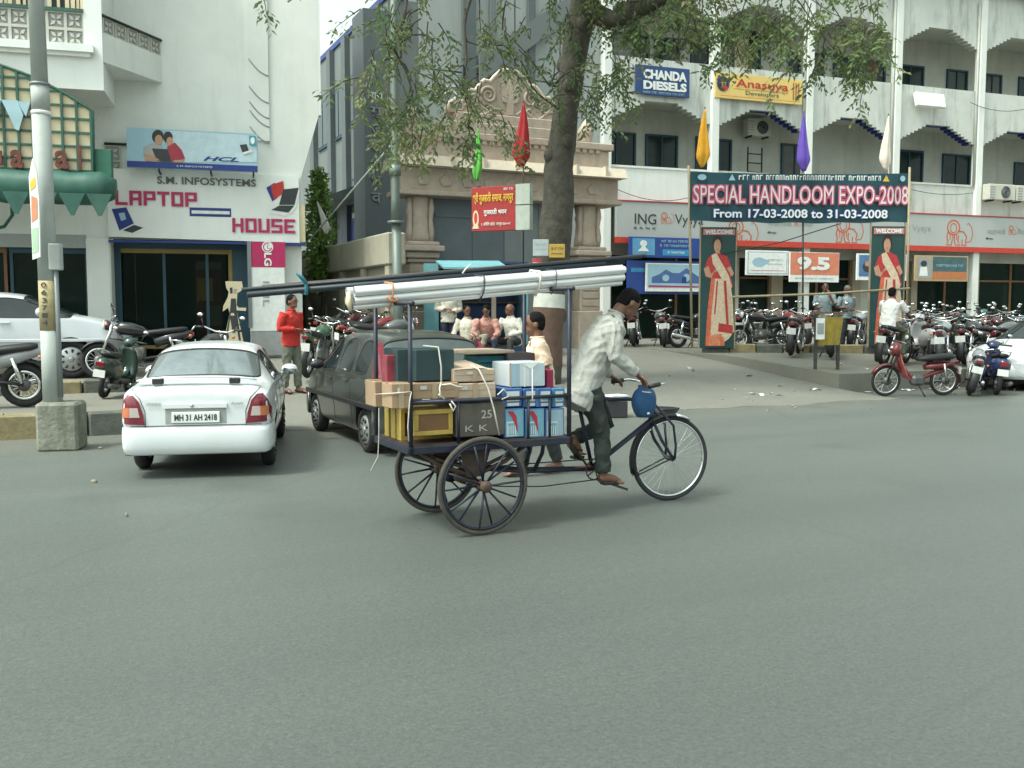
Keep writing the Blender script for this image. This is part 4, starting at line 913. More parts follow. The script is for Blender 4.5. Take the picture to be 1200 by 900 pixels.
# ---------------- boards on the veranda
s = Sign('shop_board', 'dark blue CHANDA DIESELS board on the upper veranda railing', 'sign', BF, -.16, 745, 75, 808, 115, back=mat('board_blue', (.02, .055, .17), .5, 0, .15, 2))
s.T('CHANDA', .54, .70, .80, .33, pwhite, bold=.05); s.T('DIESELS', .54, .33, .80, .30, pwhite, bold=.05); scribble(s, .52, .09, .76, .07, skyblue, 3)
s = Sign('shop_board', 'yellow Anasuya Developers board with a small portrait on the upper veranda railing', 'sign', BF, -.17, 838.5, 84, 940, 123, back=mat('board_yellow', (.70, .50, .16), .5, 0, .06, 1))
s.T('Anasuya', .53, .60, .60, .42, red, bold=.012); s.T('Developers', .53, .26, .38, .20, green_d); s.R(.20, .83, .40, .415, red); s.R(.05, .95, .10, .115, orange)
for k in range(3): s.R(.885 + k * .03, .90 + k * .03, .16, .86, mat('board_brown', (.4, .13, .05), .5))
s.P([(0, ellp(.085, .56, .07, .30)), (1, ellp(.085, .54, .055, .25)), (2, ellp(.095, .58, .028, .14)), (1, ellp(.09, .72, .035, .10)), (3, ellp(.10, .40, .035, .10))], [navy, hair_print, skin_print, red])
s = Sign('light_box_sign', 'white tilted light box with a green edge fixed on the upper railing', 'sign', BF, -.3, 1074, 107, 1107, 127, back=None)
m = MB(); m.v = []; m.box((0, .05, 0), (s.w, .16, s.h), 0, None, .02); m.xf(Matrix.Rotation(R(-14), 3, 'X')); m.build('box', white_clean, s.t)
s.P([(0, [(.05, .1), (.9, .1), (.9, .2), (.5, .26), (.05, .2)]), (0, [(.72, .25), (.82, .3), (.84, .5), (.76, .45)])], [mat('leafy_print', (.15, .35, .2), .5)])
# ---------------- handloom banner on its frame with flags
BNF = Frame(W(937, 400, 22.9), R(3)); BNF.o.z = 0
s = Sign('banner', 'dark teal SPECIAL HANDLOOM EXPO-2008 cloth banner stretched between poles', 'banner', BNF, 0, 809, 201, 1065, 260)
nx, nz = 48, 12; m = MB(); vs = []
for j in range(nz + 1):
    for i in range(nx + 1):
        u, v = i / nx, j / nz; sag = .05 * math.sin(math.pi * u) * (v - .5)
        vs.append(((u - .5) * s.w, .03 * math.sin(u * 22 + v * 5) * (1 - abs(2 * u - 1)) * .6 + .02 * math.sin(v * 9 + u * 40) * (1 - u), (v - .5) * s.h - .04 * math.sin(math.pi * u) + .012 * math.sin(u * 30) * (1 - v)))
m.add(vs, [(j * (nx + 1) + i, j * (nx + 1) + i + 1, (j + 1) * (nx + 1) + i + 1, (j + 1) * (nx + 1) + i) for j in range(nz) for i in range(nx)], 0, True); m.build('cloth', tealp, s.t)
s.k = 24
for (st, u, v, wu, hv, kw) in (('SPECIAL HANDLOOM EXPO-2008', .5, .535, .975, .36, dict(bold=.045)),):
    o = s.T(st, u, v, wu + .012, hv + .06, mat('letter_outline', (.50, .09, .17), .5), bold=.085); s.k += 8; s.T(st, u, v, wu, hv, mat('letter_pinkish_white', (.70, .60, .62), .5), bold=.0)
s.T('From 17-03-2008 to 31-03-2008', .50, .15, .80, .20, navy, bold=.10); s.k += 6; s.T('From 17-03-2008 to 31-03-2008', .50, .15, .79, .18, pwhite, bold=.02); scribble(s, .535, .885, .64, .10, pwhite, 5); s.P([(0, [(.17, .82), (.20, .82), (.185, .95)]), (1, [(.87, .82), (.90, .82), (.885, .95)]), (0, ellp(.05, .88, .02, .06)), (0, ellp(.96, .88, .012, .06))], [skyblue, pyel])
bamboo = mat('bamboo_pole', (.30, .25, .16), .6, 0, .2, 6); pole_blk = blackm
zb_ = 0.75
def pole_at(px, pyt, pyb, Y, r, m_, name, label, zbot=None):
    p, q = W(px[0], pyt, Y), W(px[1], pyb, Y); z0 = q.z if zbot is None else zbot
    q = Vector((q.x, q.y, 0)); t = thing(name, label, 'pole', (q.x, q.y, z0)); MB().tube([(0, 0, 0), (p.x - q.x, p.y - q.y, p.z - z0)], r, 8).build('pole_shaft', m_, t); return t
pole_at((807, 811), 194, 408, 22.95, .03, bamboo, 'banner_pole', 'thin pole holding the banner end beside the yellow flag', .7)
pole_at((1066, 1062), 196, 404, 22.95, .03, bamboo, 'banner_pole', 'thin pole holding the banner end beside the white box poster', .7)
pole_at((941, 941), 256, 400, 22.95, .022, blackm, 'banner_pole', 'thin black rod dropping from the middle of the banner', .62)
p0, p1 = W(858, 348, 22.86), W(1066, 338, 22.86); c_ = (p0 + p1) / 2; t = thing('bamboo_rail', 'thin bamboo rail tied between the two sari posters', 'rail', c_); MB().tube([p0 - c_, p0.lerp(p1, .5) - c_ + Vector((0, 0, -.03)), p1 - c_], .028, 7).build('rail_shaft', bamboo, t)
p0, p1 = W(845, 298, 22.9), W(985, 262, 22.8); c_ = (p0 + p1) / 2; t = thing('guy_wire', 'dark sagging wire running up behind the banner to its middle', 'wire', c_); MB().tube([p0 - c_, p0.lerp(p1, .5) - c_ + Vector((0, 0, -.08)), p1 - c_], .012, 5).build('wire_strand', blackm, t)
def flag(px, py0, py1, Y, wd, m_, label, poleto=None, lean=0.0, pr=.016):
    """furled triangular cloth hanging from the tip of a pole"""
    a, b = W(px, py0, Y), W(px, py1, Y); h = a.z - b.z; t = thing('flag', label, 'flag', (a.x, a.y, (b.z if poleto is None else poleto)), 0, 'flags by the expo banner and gateway'); z0 = b.z if poleto is None else poleto
    MB().tube([(0, 0, 0), (0, 0, a.z - z0 + .05)], pr, 6).build('flag_pole', blackm, t)
    rings = []; ph = px * .37
    for i in range(19):
        v = i / 18; w_ = wd * (.05 + .80 * v ** .85 if v < .80 else .72 * (1 - (v - .8) * 3.9) + .03); cx = lean * v + .03 * math.sin(v * 5 + ph) * v
        ring = []
        for k in range(24):
            q = 2 * math.pi * k / 24; fold = 1 + .28 * math.sin(5 * q + ph + v * 1.2) + .12 * math.sin(9 * q + v * 3)
            x = w_ * .5 * math.cos(q) * (1 + .06 * math.sin(7 * q)); yy = w_ * .13 * math.sin(q) * fold * 1.6 + .02 * w_ * math.cos(3 * q + ph)
            ring.append(Vector((cx + x, -.02 + yy, a.z - z0 - h * v + (.10 * h * max(0, v - .5) * (x / wd) * (1 if px % 2 < 1 else -1)))))
        rings.append(ring)
    mb = MB(); mb.loft(rings); mb.build('flag_cloth', m_, t); return t
fl = lambda n, c: mat(n, c, .75, 0, .15, 5)
flag(613.5, 121, 196, 19.6, .52, fl('flag_red', (.36, .015, .02)), 'red furled flag on the tall pole beside the red signboard', .5, -.03)
flag(560, 150, 212, 19.4, .28, fl('flag_green', (.10, .42, .06)), 'bright green furled flag above the red signboard', None, .0, .012)
flag(826, 128, 196, 22.7, .46, fl('flag_yellow', (.70, .34, .02)), 'yellow furled flag above the banner end nearest the tree', None, -.06)
flag(942, 133, 201, 22.7, .44, fl('flag_purple', (.13, .07, .42)), 'purple furled flag above the middle of the banner', None, 0)
flag(1041, 136, 200, 22.7, .40, fl('flag_cream', (.72, .62, .54)), 'cream furled flag above the banner end by the bank lion', None, -.05)
flag(372, 236, 274, 24, .30, fl('flag_white', (.62, .6, .55)), 'small white furled flag in the bush behind the laptop sign', None, .25)
# ---------------- two life-size posters of a woman in a sari
def sari(px0, px1, py0, py1, label, flip=1):
    s = Sign('sari_poster', label, 'poster', Frame(W((px0 + px1) / 2, 400, 23.0), R(4)), 0, px0, py0, px1, py1, 'sari posters', .05, None, mat('poster_dark_green', (.012, .05, .05), .5, 0, .2, 2))
    c = lambda pts: [(.5 + (u - .5) * flip, v) for u, v in pts]
    A = [(0, ellp(.47, .865, .15, .075)), (1, ellp(.47, .845, .105, .055)), (1, [(.42, .80), (.53, .80), (.55, .77), (.40, .77)]),
         (2, [(.20, .745), (.36, .785), (.56, .785), (.76, .76), (.90, .66), (.78, .56), (.34, .56), (.10, .66)]),
         (1, [(.08, .66), (.22, .68), (.30, .615), (.55, .65), (.58, .685), (.48, .69), (.30, .58), (.14, .595)]), (1, [(.96, .62), (.86, .68), (.60, .64), (.52, .655), (.46, .70), (.52, .715), (.66, .615), (.90, .595)]), (1, ellp(.50, .69, .07, .05)),
         (3, [(.30, .58), (.84, .57), (.94, .40), (.99, .14), (.85, .08), (.55, .02), (.16, .02), (.20, .30)]),
         (4, [(.20, .30), (.30, .58), (.42, .58), (.33, .30), (.30, .02), (.16, .02)]), (3, [(.30, .77), (.44, .785), (.80, .63), (.92, .52), (.82, .46), (.5, .63), (.34, .70)]), (2, [(.44, .785), (.50, .78), (.84, .62), (.94, .52), (.92, .50), (.80, .61)]),
         (2, [(.66, .56), (.74, .56), (.84, .16), (.78, .14)]), (2, [(.46, .56), (.50, .56), (.44, .28), (.40, .28)]), (2, [(.52, .14), (.95, .12), (.95, .19), (.54, .21)]), (6, [(.24, .02), (.72, .02), (.70, .09), (.50, .12), (.26, .10)]), (4, [(.60, .02), (.68, .02), (.62, .12), (.56, .12)]), (7, ellp(.47, .895, .012, .006)), (7, [(.44, .823), (.50, .823), (.485, .816), (.455, .816)])]
    s.P([(i, c(p)) for i, p in A], [hair_print, skin_print, mat('sari_red', (.40, .03, .03), .5, 0, .3, 14), mat('sari_cream', (.58, .46, .33), .5, 0, .22, 18), mat('sari_orange', (.55, .12, .06), .5, 0, .25, 10), mat('sari_pink', (.45, .10, .09), .5, 0, .3, 12), mat('sari_hem', (.60, .20, .10), .5, 0, .3, 10), red])
    for k in range(7): s.P([(0, c([(.54 + k * .05, .5), (.55 + k * .05, .5), (.57 + k * .055, .2), (.555 + k * .055, .2)]))], [mat('sari_fold', (.46, .34, .22), .5)])
    s.R(.05, .97, .935, .985, mat('poster_pink', (.50, .2, .2), .5)); s.T('WELCOME', .5, .96, .8, .036, pwhite, bold=.04)
    m = MB(); m.b2(-s.w / 2 - .03, -s.w / 2 - .002, .0, .05, -s.h / 2 - .02, s.h / 2 + .1); m.b2(s.w / 2 + .002, s.w / 2 + .03, 0, .05, -s.h / 2 - .02, s.h / 2 + .1); m.build('frame', bamboo, s.t)
sari(822, 860, 266, 408, 'tall sari poster standing by the drive edge with its whole foot in view'); sari(1022, 1056.5, 265, 406, 'tall sari poster partly hidden by the man on a motorcycle', 1)
# ---------------- bank posters under the fascia
bluep = mat('poster_blue', (.015, .05, .24), .45, 0, .15, 1.5); cyanp = mat('poster_cyan', (.03, .25, .48), .45)
s = Sign('bank_poster', 'dark blue bank board with a pale picture square under the fascia near the gateway', 'poster', BF, -.5, 737, 277, 820, 303, back=bluep); s.R(.05, .36, .12, .93, mat('poster_sky', (.10, .30, .50), .45)); s.R(.47, .84, .12, .42, cyanp); scribble(s, .64, .82, .38, .12, skyblue, 7); scribble(s, .64, .60, .42, .12, skyblue, 8); scribble(s, .65, .27, .22, .10, pwhite, 9); s.P([(0, [(.12, .3), (.2, .62), (.28, .3)]), (0, ellp(.2, .68, .05, .16))], [pwhite])
s = Sign('bank_poster', 'plain blue side panel below the dark blue bank board', 'poster', BF, -.35, 735, 305, 822, 345, back=bluep); s.R(.05, .24, .66, .78, cyanp)
s = Sign('bank_poster', 'pale blue house loan poster with two arched houses near the gateway', 'poster', BF, -.45, 757, 308, 824, 342, back=pwhite); s.R(.03, .97, .14, .96, skyblue); s.P([(0, [(.10, .30), (.10, .5), (.24, .62), (.34, .78), (.46, .66), (.58, .66), (.70, .84), (.84, .64), (.94, .5), (.94, .30)]), (1, ellp(.34, .48, .06, .12)), (1, ellp(.70, .50, .06, .14)), (2, [(.62, .3), (.62, .5), (.66, .56), (.70, .5), (.70, .3)]), (3, [(.05, .22), (.95, .2), (.95, .15), (.05, .16)])], [mat('house_print', (.06, .12, .30), .5), skyblue, navy, crimson])
s = Sign('bank_poster', 'white framed certificate-like poster hanging under the bank fascia', 'poster', BF, -.3, 874.5, 293, 924, 323, back=pwhite); s.R(.04, .96, .06, .94, mat('thin_line_print', (.25, .33, .42), .5)); s.R(.055, .945, .085, .915, pwhite); s.P([(0, ellp(.30, .52, .16, .20)), (0, [(.2, .4), (.5, .45), (.55, .6), (.3, .7)])], [skyblue]); scribble(s, .68, .62, .34, .08, greyp, 10); scribble(s, .68, .45, .34, .06, greyp, 11); s.R(.1, .9, .18, .2, crimson)
s = Sign('bank_poster', 'orange and white banner with large 9.5 figures under the bank fascia', 'poster', BF, -.4, 926, 295, 983, 331, back=pwhite); s.R(0.01, .99, .24, .99, mat('coral_print', (.62, .20, .12), .5)); s.T('9.5', .47, .62, .66, .46, pwhite, bold=.05); scribble(s, .5, .12, .8, .06, greyp, 12)
s = Sign('bank_poster', 'white edged blue picture poster half behind the sari poster', 'poster', BF, -.4, 1004.5, 297, 1063, 329, back=pwhite); s.R(.04, .96, .14, .95, mat('photo_blue', (.08, .17, .34), .45, 0, .3, 2)); s.P([(0, ellp(.2, .5, .09, .2)), (1, ellp(.2, .62, .05, .1))], [ink, skin_print])
s = Sign('bank_poster', 'brown and teal picture banner slung over the shop door beyond the sari poster', 'poster', BF, -.35, 1072.5, 299, 1134, 330, back=mat('banner_tan', (.40, .30, .17), .5)); s.R(.33, .97, .38, .96, mat('banner_slate', (.05, .11, .12), .5, 0, .3, 3)); s.R(.33, .97, .08, .38, mat('banner_orange', (.45, .16, .06), .5)); s.R(.05, .31, .10, .90, greyp); s.P([(0, ellp(.16, .68, .06, .12)), (1, [(.08, .2), (.24, .2), (.22, .55), (.1, .55)])], [ink, pwhite]); scribble(s, .64, .62, .5, .10, skyblue, 13)
# air conditioners
acm = mat('ac_casing', (.52, .51, .44), .5, 0, .08, 3)
def ac(px0, py0, px1, py1, off, label):
    s = Sign('air_conditioner', label, 'air conditioner', BF, off, px0, py0, px1, py1, 'air conditioners on the bank block'); w_, h_ = s.w, s.h
    MB().b2(-w_ / 2, w_ / 2, 0, .35, -h_ / 2, h_ / 2, bev=.02).build('casing', acm, s.t); c = .12 * w_; r = min(h_, w_) * .40
    m = MB(); m.cyl((c, -.012, 0), (c, .0, 0), r, 20); f = m.build('fan_grille', ink, s.t)
    for k in range(3): MB().torus((c, -.016, 0), (0, 1, 0), r * (.35 + .3 * k), .008, 20, 5).build('grille_ring', greyp, f)
    for k in range(5): MB().b2(-w_ / 2 + .03, -w_ / 2 + .22 * w_, -.008, -.001, -h_ / 2 + .06 + k * h_ / 6, -h_ / 2 + .10 + k * h_ / 6).build('louvre', greyp, s.t)
    for x in (-w_ * .35, w_ * .35): MB().b2(x - .02, x + .02, -.02, .4, -h_ / 2 - .06, -h_ / 2 - .002).build('bracket', blackm, s.t)
ac(1160, 215, 1190, 235, -.5, 'cream air conditioner on the first railing, second from the end column'); ac(1192, 217, 1222, 237, -.5, 'cream air conditioner cut by the picture edge beside another one'); ac(877, 138, 904, 160, 1.3, 'cream air conditioner hung inside the blue-edged arch'); 
p = BF.wp(BF.on(885, 180, 1.4)[0], 1.4, 6.5); t = thing('ladder_rack', 'dark metal rack below the hanging air conditioner', 'rack', p, BF.a); m = MB()
for x in (-.3, .3): MB().b2(x - .02, x + .02, 0, .04, -.4, 1.05).build('upright', blackm, t)
for k in range(4): MB().b2(-.279, .279, .005, .035, -.2 + k * .33, -.16 + k * .33).build('rung', blackm, t)
# ---------------- red Gujarati society board on two posts
SF = Frame(W(579, 245, 18.9), R(-24)); p0 = SF.on(553, 245, 0); 
s = Sign('society_sign', 'red Devanagari signboard on two posts in front of the gateway', 'sign', SF, 0, 552.5, 220, 604, 269.5, back=mat('sign_red', (.33, .02, .02), .5, 0, .12, 3), depth=.08)
s.T('श्री गुजराती समाज, नागपुर', .5, .74, .92, .28, pyel, bold=.02); s.T('गुजराती भवन', .55, .42, .52, .17, pwhite, bold=.015); s.T('२, सिविल लाईन, नागपुर-४४०००१', .56, .15, .66, .11, pwhite); scribble(s, .84, .93, .2, .05, pwhite, 18); s.P([(0, ellp(.10, .28, .07, .20)), (1, ellp(.10, .30, .04, .13)), (0, [(.02, .06), (.18, .06), (.15, .14), (.05, .14)])], [cream, red])
MB().b2(s.w / 2 + .003, s.w / 2 + .3, .0, .16, .06, s.h / 2 + .02).build('meter_box', mat('pale_box', (.42, .46, .40), .5), s.t); MB().b2(s.w / 2 + .003, s.w / 2 + .3, .0, .16, -s.h / 2, .04).build('meter_box', mat('pale_box', (.42, .46, .40)), s.t)
for x in (-s.w / 2 + .06, s.w / 2 + .15): MB().tube([(x, .2, s.h / 2 + .05), (x, .2, -s.cz + .45)], .045, 8).build('post', blackm, s.t)
# notices pinned by the trunk
s = Sign('notice_board', 'pale grey notice hung on the tree trunk', 'notice', Frame(W(636, 290, 17.55), 0), 0, 624.5, 280.5, 643, 300, back=mat('notice_grey', (.42, .47, .48), .5), depth=.02); scribble(s, .5, .7, .7, .1, greyp, 14); scribble(s, .5, .4, .7, .08, greyp, 15)
s = Sign('notice_board', 'small yellow notice hung on the tree trunk', 'notice', Frame(W(652, 293, 17.5), 0), 0, 643.5, 286, 662, 302, back=mat('notice_yellow', (.50, .32, .06), .5), depth=.02); scribble(s, .5, .65, .7, .2, ink, 16); scribble(s, .5, .3, .7, .12, ink, 17)
s = Sign('notice_board', 'small red and white notice low on the tree trunk', 'notice', Frame(W(630, 310, 17.6), 0), 0, 623.5, 303, 635, 316, back=mat('notice_red', (.50, .07, .07), .5), depth=.02); s.R(.1, .9, .35, .65, pwhite)

for (a, b, lab, sag) in (((716, 218, -.12), (806, 232, -.25), 'thin loose cable drooping along the pale parapet left of the banner', .25), ((1068, 222, -.12), (1140, 226, -.2), 'thin cable hanging across the parapet beside the banner end', .12), ((1137, 120, -.16), (1200, 128, -.16), 'thin cable along the upper railing near the picture edge', .18)):
    p = BF.wp(BF.on(a[0], a[1], a[2])[0], a[2], BF.on(a[0], a[1], a[2])[1]); q = BF.wp(BF.on(b[0], b[1], b[2])[0], b[2], BF.on(b[0], b[1], b[2])[1]); c_ = (p + q) / 2
    t = thing('cable', lab, 'cable', c_); MB().tube([p.lerp(q, i / 8) - c_ - Vector((0, 0, sag * 4 * (i / 8) * (1 - i / 8))) for i in range(9)], .012, 5).build('cable_strand', ink, t)
# ================================================================ people
skin_d = mat('brown_skin', (.16, .075, .045), .5, 0, .12, 8); hairm = mat('black_hair', (.006, .0055, .006), .8, 0, .3, 30, .3, 80, spec=.15)
hairg = mat('greying_hair', (.10, .09, .085), .6, 0, .5, 40); eyem = mat('eye_dark', (.01, .01, .01), .2); lipm = mat('lips', (.16, .05, .04), .5)
def V(*a): return Vector(a)
def stand(h=1.7, lean=0.0, stride=0.0, arms='down', knee=0.0):
    k = h / 1.72; j = {}
    j['pel'] = V(0, 0, .95); j['chest'] = V(lean * .6, 0, 1.27); j['neck'] = V(lean, 0, 1.46); j['head'] = V(lean + .03, 0, 1.60); j['face'] = V(1, 0, -.05)
    for s, n in ((1, 'L'), (-1, 'R')):
        j['s' + n] = V(lean, .185 * s, 1.41); j['h' + n] = V(0, .09 * s, .92)
        st = stride * s; j['k' + n] = V(st * .55 + .02 + knee, .095 * s, .50); j['a' + n] = V(st - .01, .10 * s, .085 + max(0, -st) * .12); j['t' + n] = V(st + .15, .12 * s, .03)
        if arms == 'down': j['e' + n] = V(lean - .03, .235 * s, 1.12); j['w' + n] = V(lean + .05, .24 * s, .87); j['f' + n] = V(.12, -.02 * s, -1)
        if arms == 'belly': j['e' + n] = V(lean - .05, .27 * s, 1.13); j['w' + n] = V(lean + .18, .10 * s, 1.10 - .03 * s); j['f' + n] = V(.25, -1.0 * s, .0)
        if arms == 'swing': j['e' + n] = V(lean - .04 - st * .2, .23 * s, 1.13); j['w' + n] = V(lean + .03 - st * .7, .23 * s, .90); j['f' + n] = V(.35, 0, -1)
        if arms == 'ear': j['e' + n] = V(lean + (.12 if s > 0 else -.03), .24 * s, 1.13); j['w' + n] = V(lean + (.14 if s > 0 else .2), .10 * s if s > 0 else -.15, 1.40 if s > 0 else 1.08); j['f' + n] = V(-.2, -.3 * s, 1) if s > 0 else V(1, .5, .2)
    return {n: (p * k if n not in ('face', 'fL', 'fR') else p) for n, p in j.items()}, k
def sit(h=1.65, seat=.42, lean=.12, spread=.12):
    j, k = stand(h, lean); dz = seat * 1.0 / k + .09 - .95
    for n in ('pel', 'chest', 'neck', 'head', 'sL', 'sR', 'hL', 'hR'): j[n] = j[n] + V(0, 0, dz * k)
    for s, n in ((1, 'L'), (-1, 'R')):
        j['k' + n] = j['h' + n] + V(.42, spread * s, .02); j['a' + n] = V(.40, (.12 + spread * .6) * s, .09); j['t' + n] = j['a' + n] + V(.15, .02 * s, -.055)
        j['e' + n] = j['s' + n] + V(.06, .09 * s, -.28); j['w' + n] = j['k' + n] + V(-.10, -.03 * s, .10); j['f' + n] = V(1, -.2 * s, -.5)
    return j, k
def person(label, loc, rot, J, shirt, trousers, vox=.014, sleeve=1.0, hair=None, group=None, barefoot=True, beard=False, belly=0.0, loose=1.0, collar=True, head_s=1.0, parent_frame=None, hem=.12, shoe=None):
    j, k = J; t = thing('person', label, 'person', loc, rot, group)
    up = (j['neck'] - j['pel']).normalized(); lat = (j['sL'] - j['sR']).normalized(); fwd = lat.cross(V(0, 0, 1)); fwd = V(1, 0, 0)
    f = j['face'].normalized(); hl = V(0, 0, 1).cross(f); hl.normalize(); hu = f.cross(hl); HM = Matrix((f, hl, hu)).transposed()
    B = MB(); hc = j['head']; q = k * head_s
    B.ell(hc + HM @ V(-.005, 0, .02) * q, (.098 * q, .076 * q, .105 * q), 18, 12, 0, HM); B.ell(hc + HM @ V(.028, 0, -.05) * q, (.062 * q, .055 * q, .065 * q), 14, 10, 0, HM)
    B.ell(hc + HM @ V(.094, 0, -.012) * q, (.022 * q, .014 * q, .026 * q), 10, 8, 0, HM); B.ell(hc + HM @ V(.075, 0, .022) * q, (.02 * q, .05 * q, .014 * q), 10, 8, 0, HM); B.ell(hc + HM @ V(.078, 0, -.088) * q, (.022 * q, .026 * q, .018 * q), 10, 8, 0, HM); B.ell(hc + HM @ V(.085, 0, -.055) * q, (.014 * q, .026 * q, .012 * q), 10, 8, 0, HM)
    for s in (1, -1): B.ell(hc + HM @ V(-.012, .078 * s, -.01) * q, (.022 * q, .012 * q, .034 * q), 8, 6, 0, HM)
    B.tube([j['neck'] - up * .05 * k, j['neck'].lerp(hc, .45) - f * .02 * k, hc - f * .025 * k], [.062 * k, .055 * k, .052 * k], 12)
    B.body([j['pel'] - up * .05 * k, j['pel'] + up * .05 * k, j['chest'], j['neck'] - up * .1 * k, j['neck']], lat, [.15 * k, .145 * k, .16 * k, .15 * k, .06 * k], [.10 * k, (.10 + belly) * k, .115 * k, .10 * k, .06 * k], 16)
    for n in 'LR':
        s = 1 if n == 'L' else -1; e, wv = j['e' + n], j['w' + n]
        B.tube([j['s' + n], j['s' + n].lerp(e, .5), e, e.lerp(wv, .35), wv], [.056 * k, .048 * k, .040 * k, .041 * k, .027 * k], 10)
        d = j['f' + n].normalized(); a = d.cross(V(0, 0, 1) if abs(d.z) < .9 else V(1, 0, 0)).normalized(); nn = a.cross(d); HD = Matrix((d, a, nn)).transposed()
        B.ell(wv + d * .048 * k, (.055 * k, .042 * k, .018 * k), 12, 8, 0, HD)
        for i, (o, l) in enumerate(((-.030, .066), (-.010, .078), (.011, .073), (.030, .057))):
            p0 = wv + d * .085 * k + a * o * k; p1 = p0 + d * l * .55 * k - nn * .008 * k; p2 = p0 + d * l * .85 * k - nn * (.03 + .003 * i) * k; B.tube([p0 - d * .02 * k, p0, p1, p2], [.011 * k, .0105 * k, .0095 * k, .008 * k], 7)
        th = wv + d * .03 * k - a * s * .035 * k; B.tube([th, th + (d * .5 - a * s * .55 - nn * .3) * .05 * k, th + (d * 1.0 - a * s * .5 - nn * .6) * .075 * k], [.014 * k, .012 * k, .009 * k], 7)
        h_, kn, an, to = j['h' + n], j['k' + n], j['a' + n], j['t' + n]
        B.tube([h_, h_.lerp(kn, .5), kn, kn.lerp(an, .35), an], [.085 * k, .072 * k, .053 * k, .054 * k, .036 * k], 12)
        fd = (to - an); fd.z = 0; fd.normalize(); fa = V(-fd.y, fd.x, 0); sole = min(an.z - .055 * k, to.z)
        B.tube([an - fd * .045 * k - V(0, 0, .035 * k), an + fd * .03 * k - V(0, 0, .03 * k), an.lerp(to, .65), to], [.036 * k, .042 * k, .040 * k, .028 * k], 10)
        for i in range(5): o = (i - 2) * .017 * k; B.tube([to + fa * o - fd * .03 * k, to + fa * o + fd * (.055 - .008 * abs(i - (1 if s > 0 else 3))) * k - V(0, 0, .006)], [.013 * k, .009 * k], 6)
    put('body', voxel(B, 'body', vox, skin_d, 2), t)
    C = MB(); L0 = 1.06 * loose; pw = up * -hem * k
    C.body([j['pel'] + pw, j['pel'], j['pel'].lerp(j['chest'], .5), j['chest'], j['neck'] - up * .12 * k, j['neck'] - up * .055 * k, j['neck'] + up * .0 * k], lat, [.175 * k * L0, .168 * k * L0, .165 * k * L0, .178 * k * L0, .172 * k * L0, .12 * k, .068 * k], [(.125 + belly * .8) * k * L0, (.12 + belly) * k * L0, (.122 + belly) * k * L0, .132 * k * L0, .118 * k * L0, .085 * k, .068 * k], 20, 0, 2.3)
    for n in 'LR':
        e, wv, sh = j['e' + n], j['w' + n], j['s' + n]
        if sleeve >= 1: C.tube([sh + up * .0, sh.lerp(e, .25), sh.lerp(e, .7), e, e.lerp(wv, .5), e.lerp(wv, .93)], [.075 * k, .077 * k * loose, .066 * k * loose, .060 * k * loose, .054 * k, .043 * k], 12)
        else: C.tube([sh, sh.lerp(e, .25), sh.lerp(e, .5), sh.lerp(e, .86)], [.074 * k, .077 * k, .075 * k, .075 * k], 12)
    sm = voxel(C, 'shirt', vox, shirt, 2, .015 * k, 7.5); so = put('shirt', sm, t)
    if collar:
        cm = MB(); nb = j['neck'] + up * .002 * k; nd = up
        a_, b_ = frame_for(nd); cm.torus(nb, nd, .070 * k, .011 * k, 18, 7); cm.build('collar', shirt, so)
    P = MB(); pl = j['hL'] - j['hR']
    P.body([j['pel'] + up * .10 * k, j['pel'], j['hL'].lerp(j['hR'], .5) - V(0, 0, .02)], pl, [.150 * k, .165 * k, .155 * k], [.105 * k, .122 * k, .115 * k], 18, 0, 2.3)
    for n in 'LR':
        h_, kn, an = j['h' + n], j['k' + n], j['a' + n]; P.tube([h_, h_.lerp(kn, .45), kn, kn.lerp(an, .5), kn.lerp(an, .93)], [.102 * k, .092 * k, .074 * k, .070 * k, .066 * k], 14)
    put('trousers', voxel(P, 'trousers', vox, trousers, 2, .016 * k, 6.5), t)
    Hm = MB(); Hm.ell(hc + HM @ V(-.022, 0, .045) * q, (.098 * q, .084 * q, .088 * q), 18, 12, 0, HM); Hm.ell(hc + HM @ V(-.055, 0, .0) * q, (.062 * q, .078 * q, .085 * q), 16, 10, 0, HM)
    if hair is not None:
        put('hair', voxel(Hm, 'hair', max(.008, vox * .7), hair, 1, .006, 45), t)
    Em = MB()
    for s in (1, -1):
        e_ = MB().ell(hc + HM @ V(.083, .032 * s, .008) * q, (.008 * q, .013 * q, .007 * q), 8, 6, 0, HM).build('eye', eyem, t); MB().ell(hc + HM @ V(.088, .034 * s, .032) * q, (.008 * q, .02 * q, .005 * q), 8, 6, 0, HM).build('eyebrow', hairm, t)
    MB().ell(hc + HM @ V(.094, 0, -.057) * q, (.008 * q, .024 * q, .006 * q), 8, 6, 0, HM).build('mouth', lipm, t)
    if beard: MB().ell(hc + HM @ V(.098, 0, -.042) * q, (.008 * q, .028 * q, .008 * q), 8, 6, 0, HM).build('moustache', hairm, t)
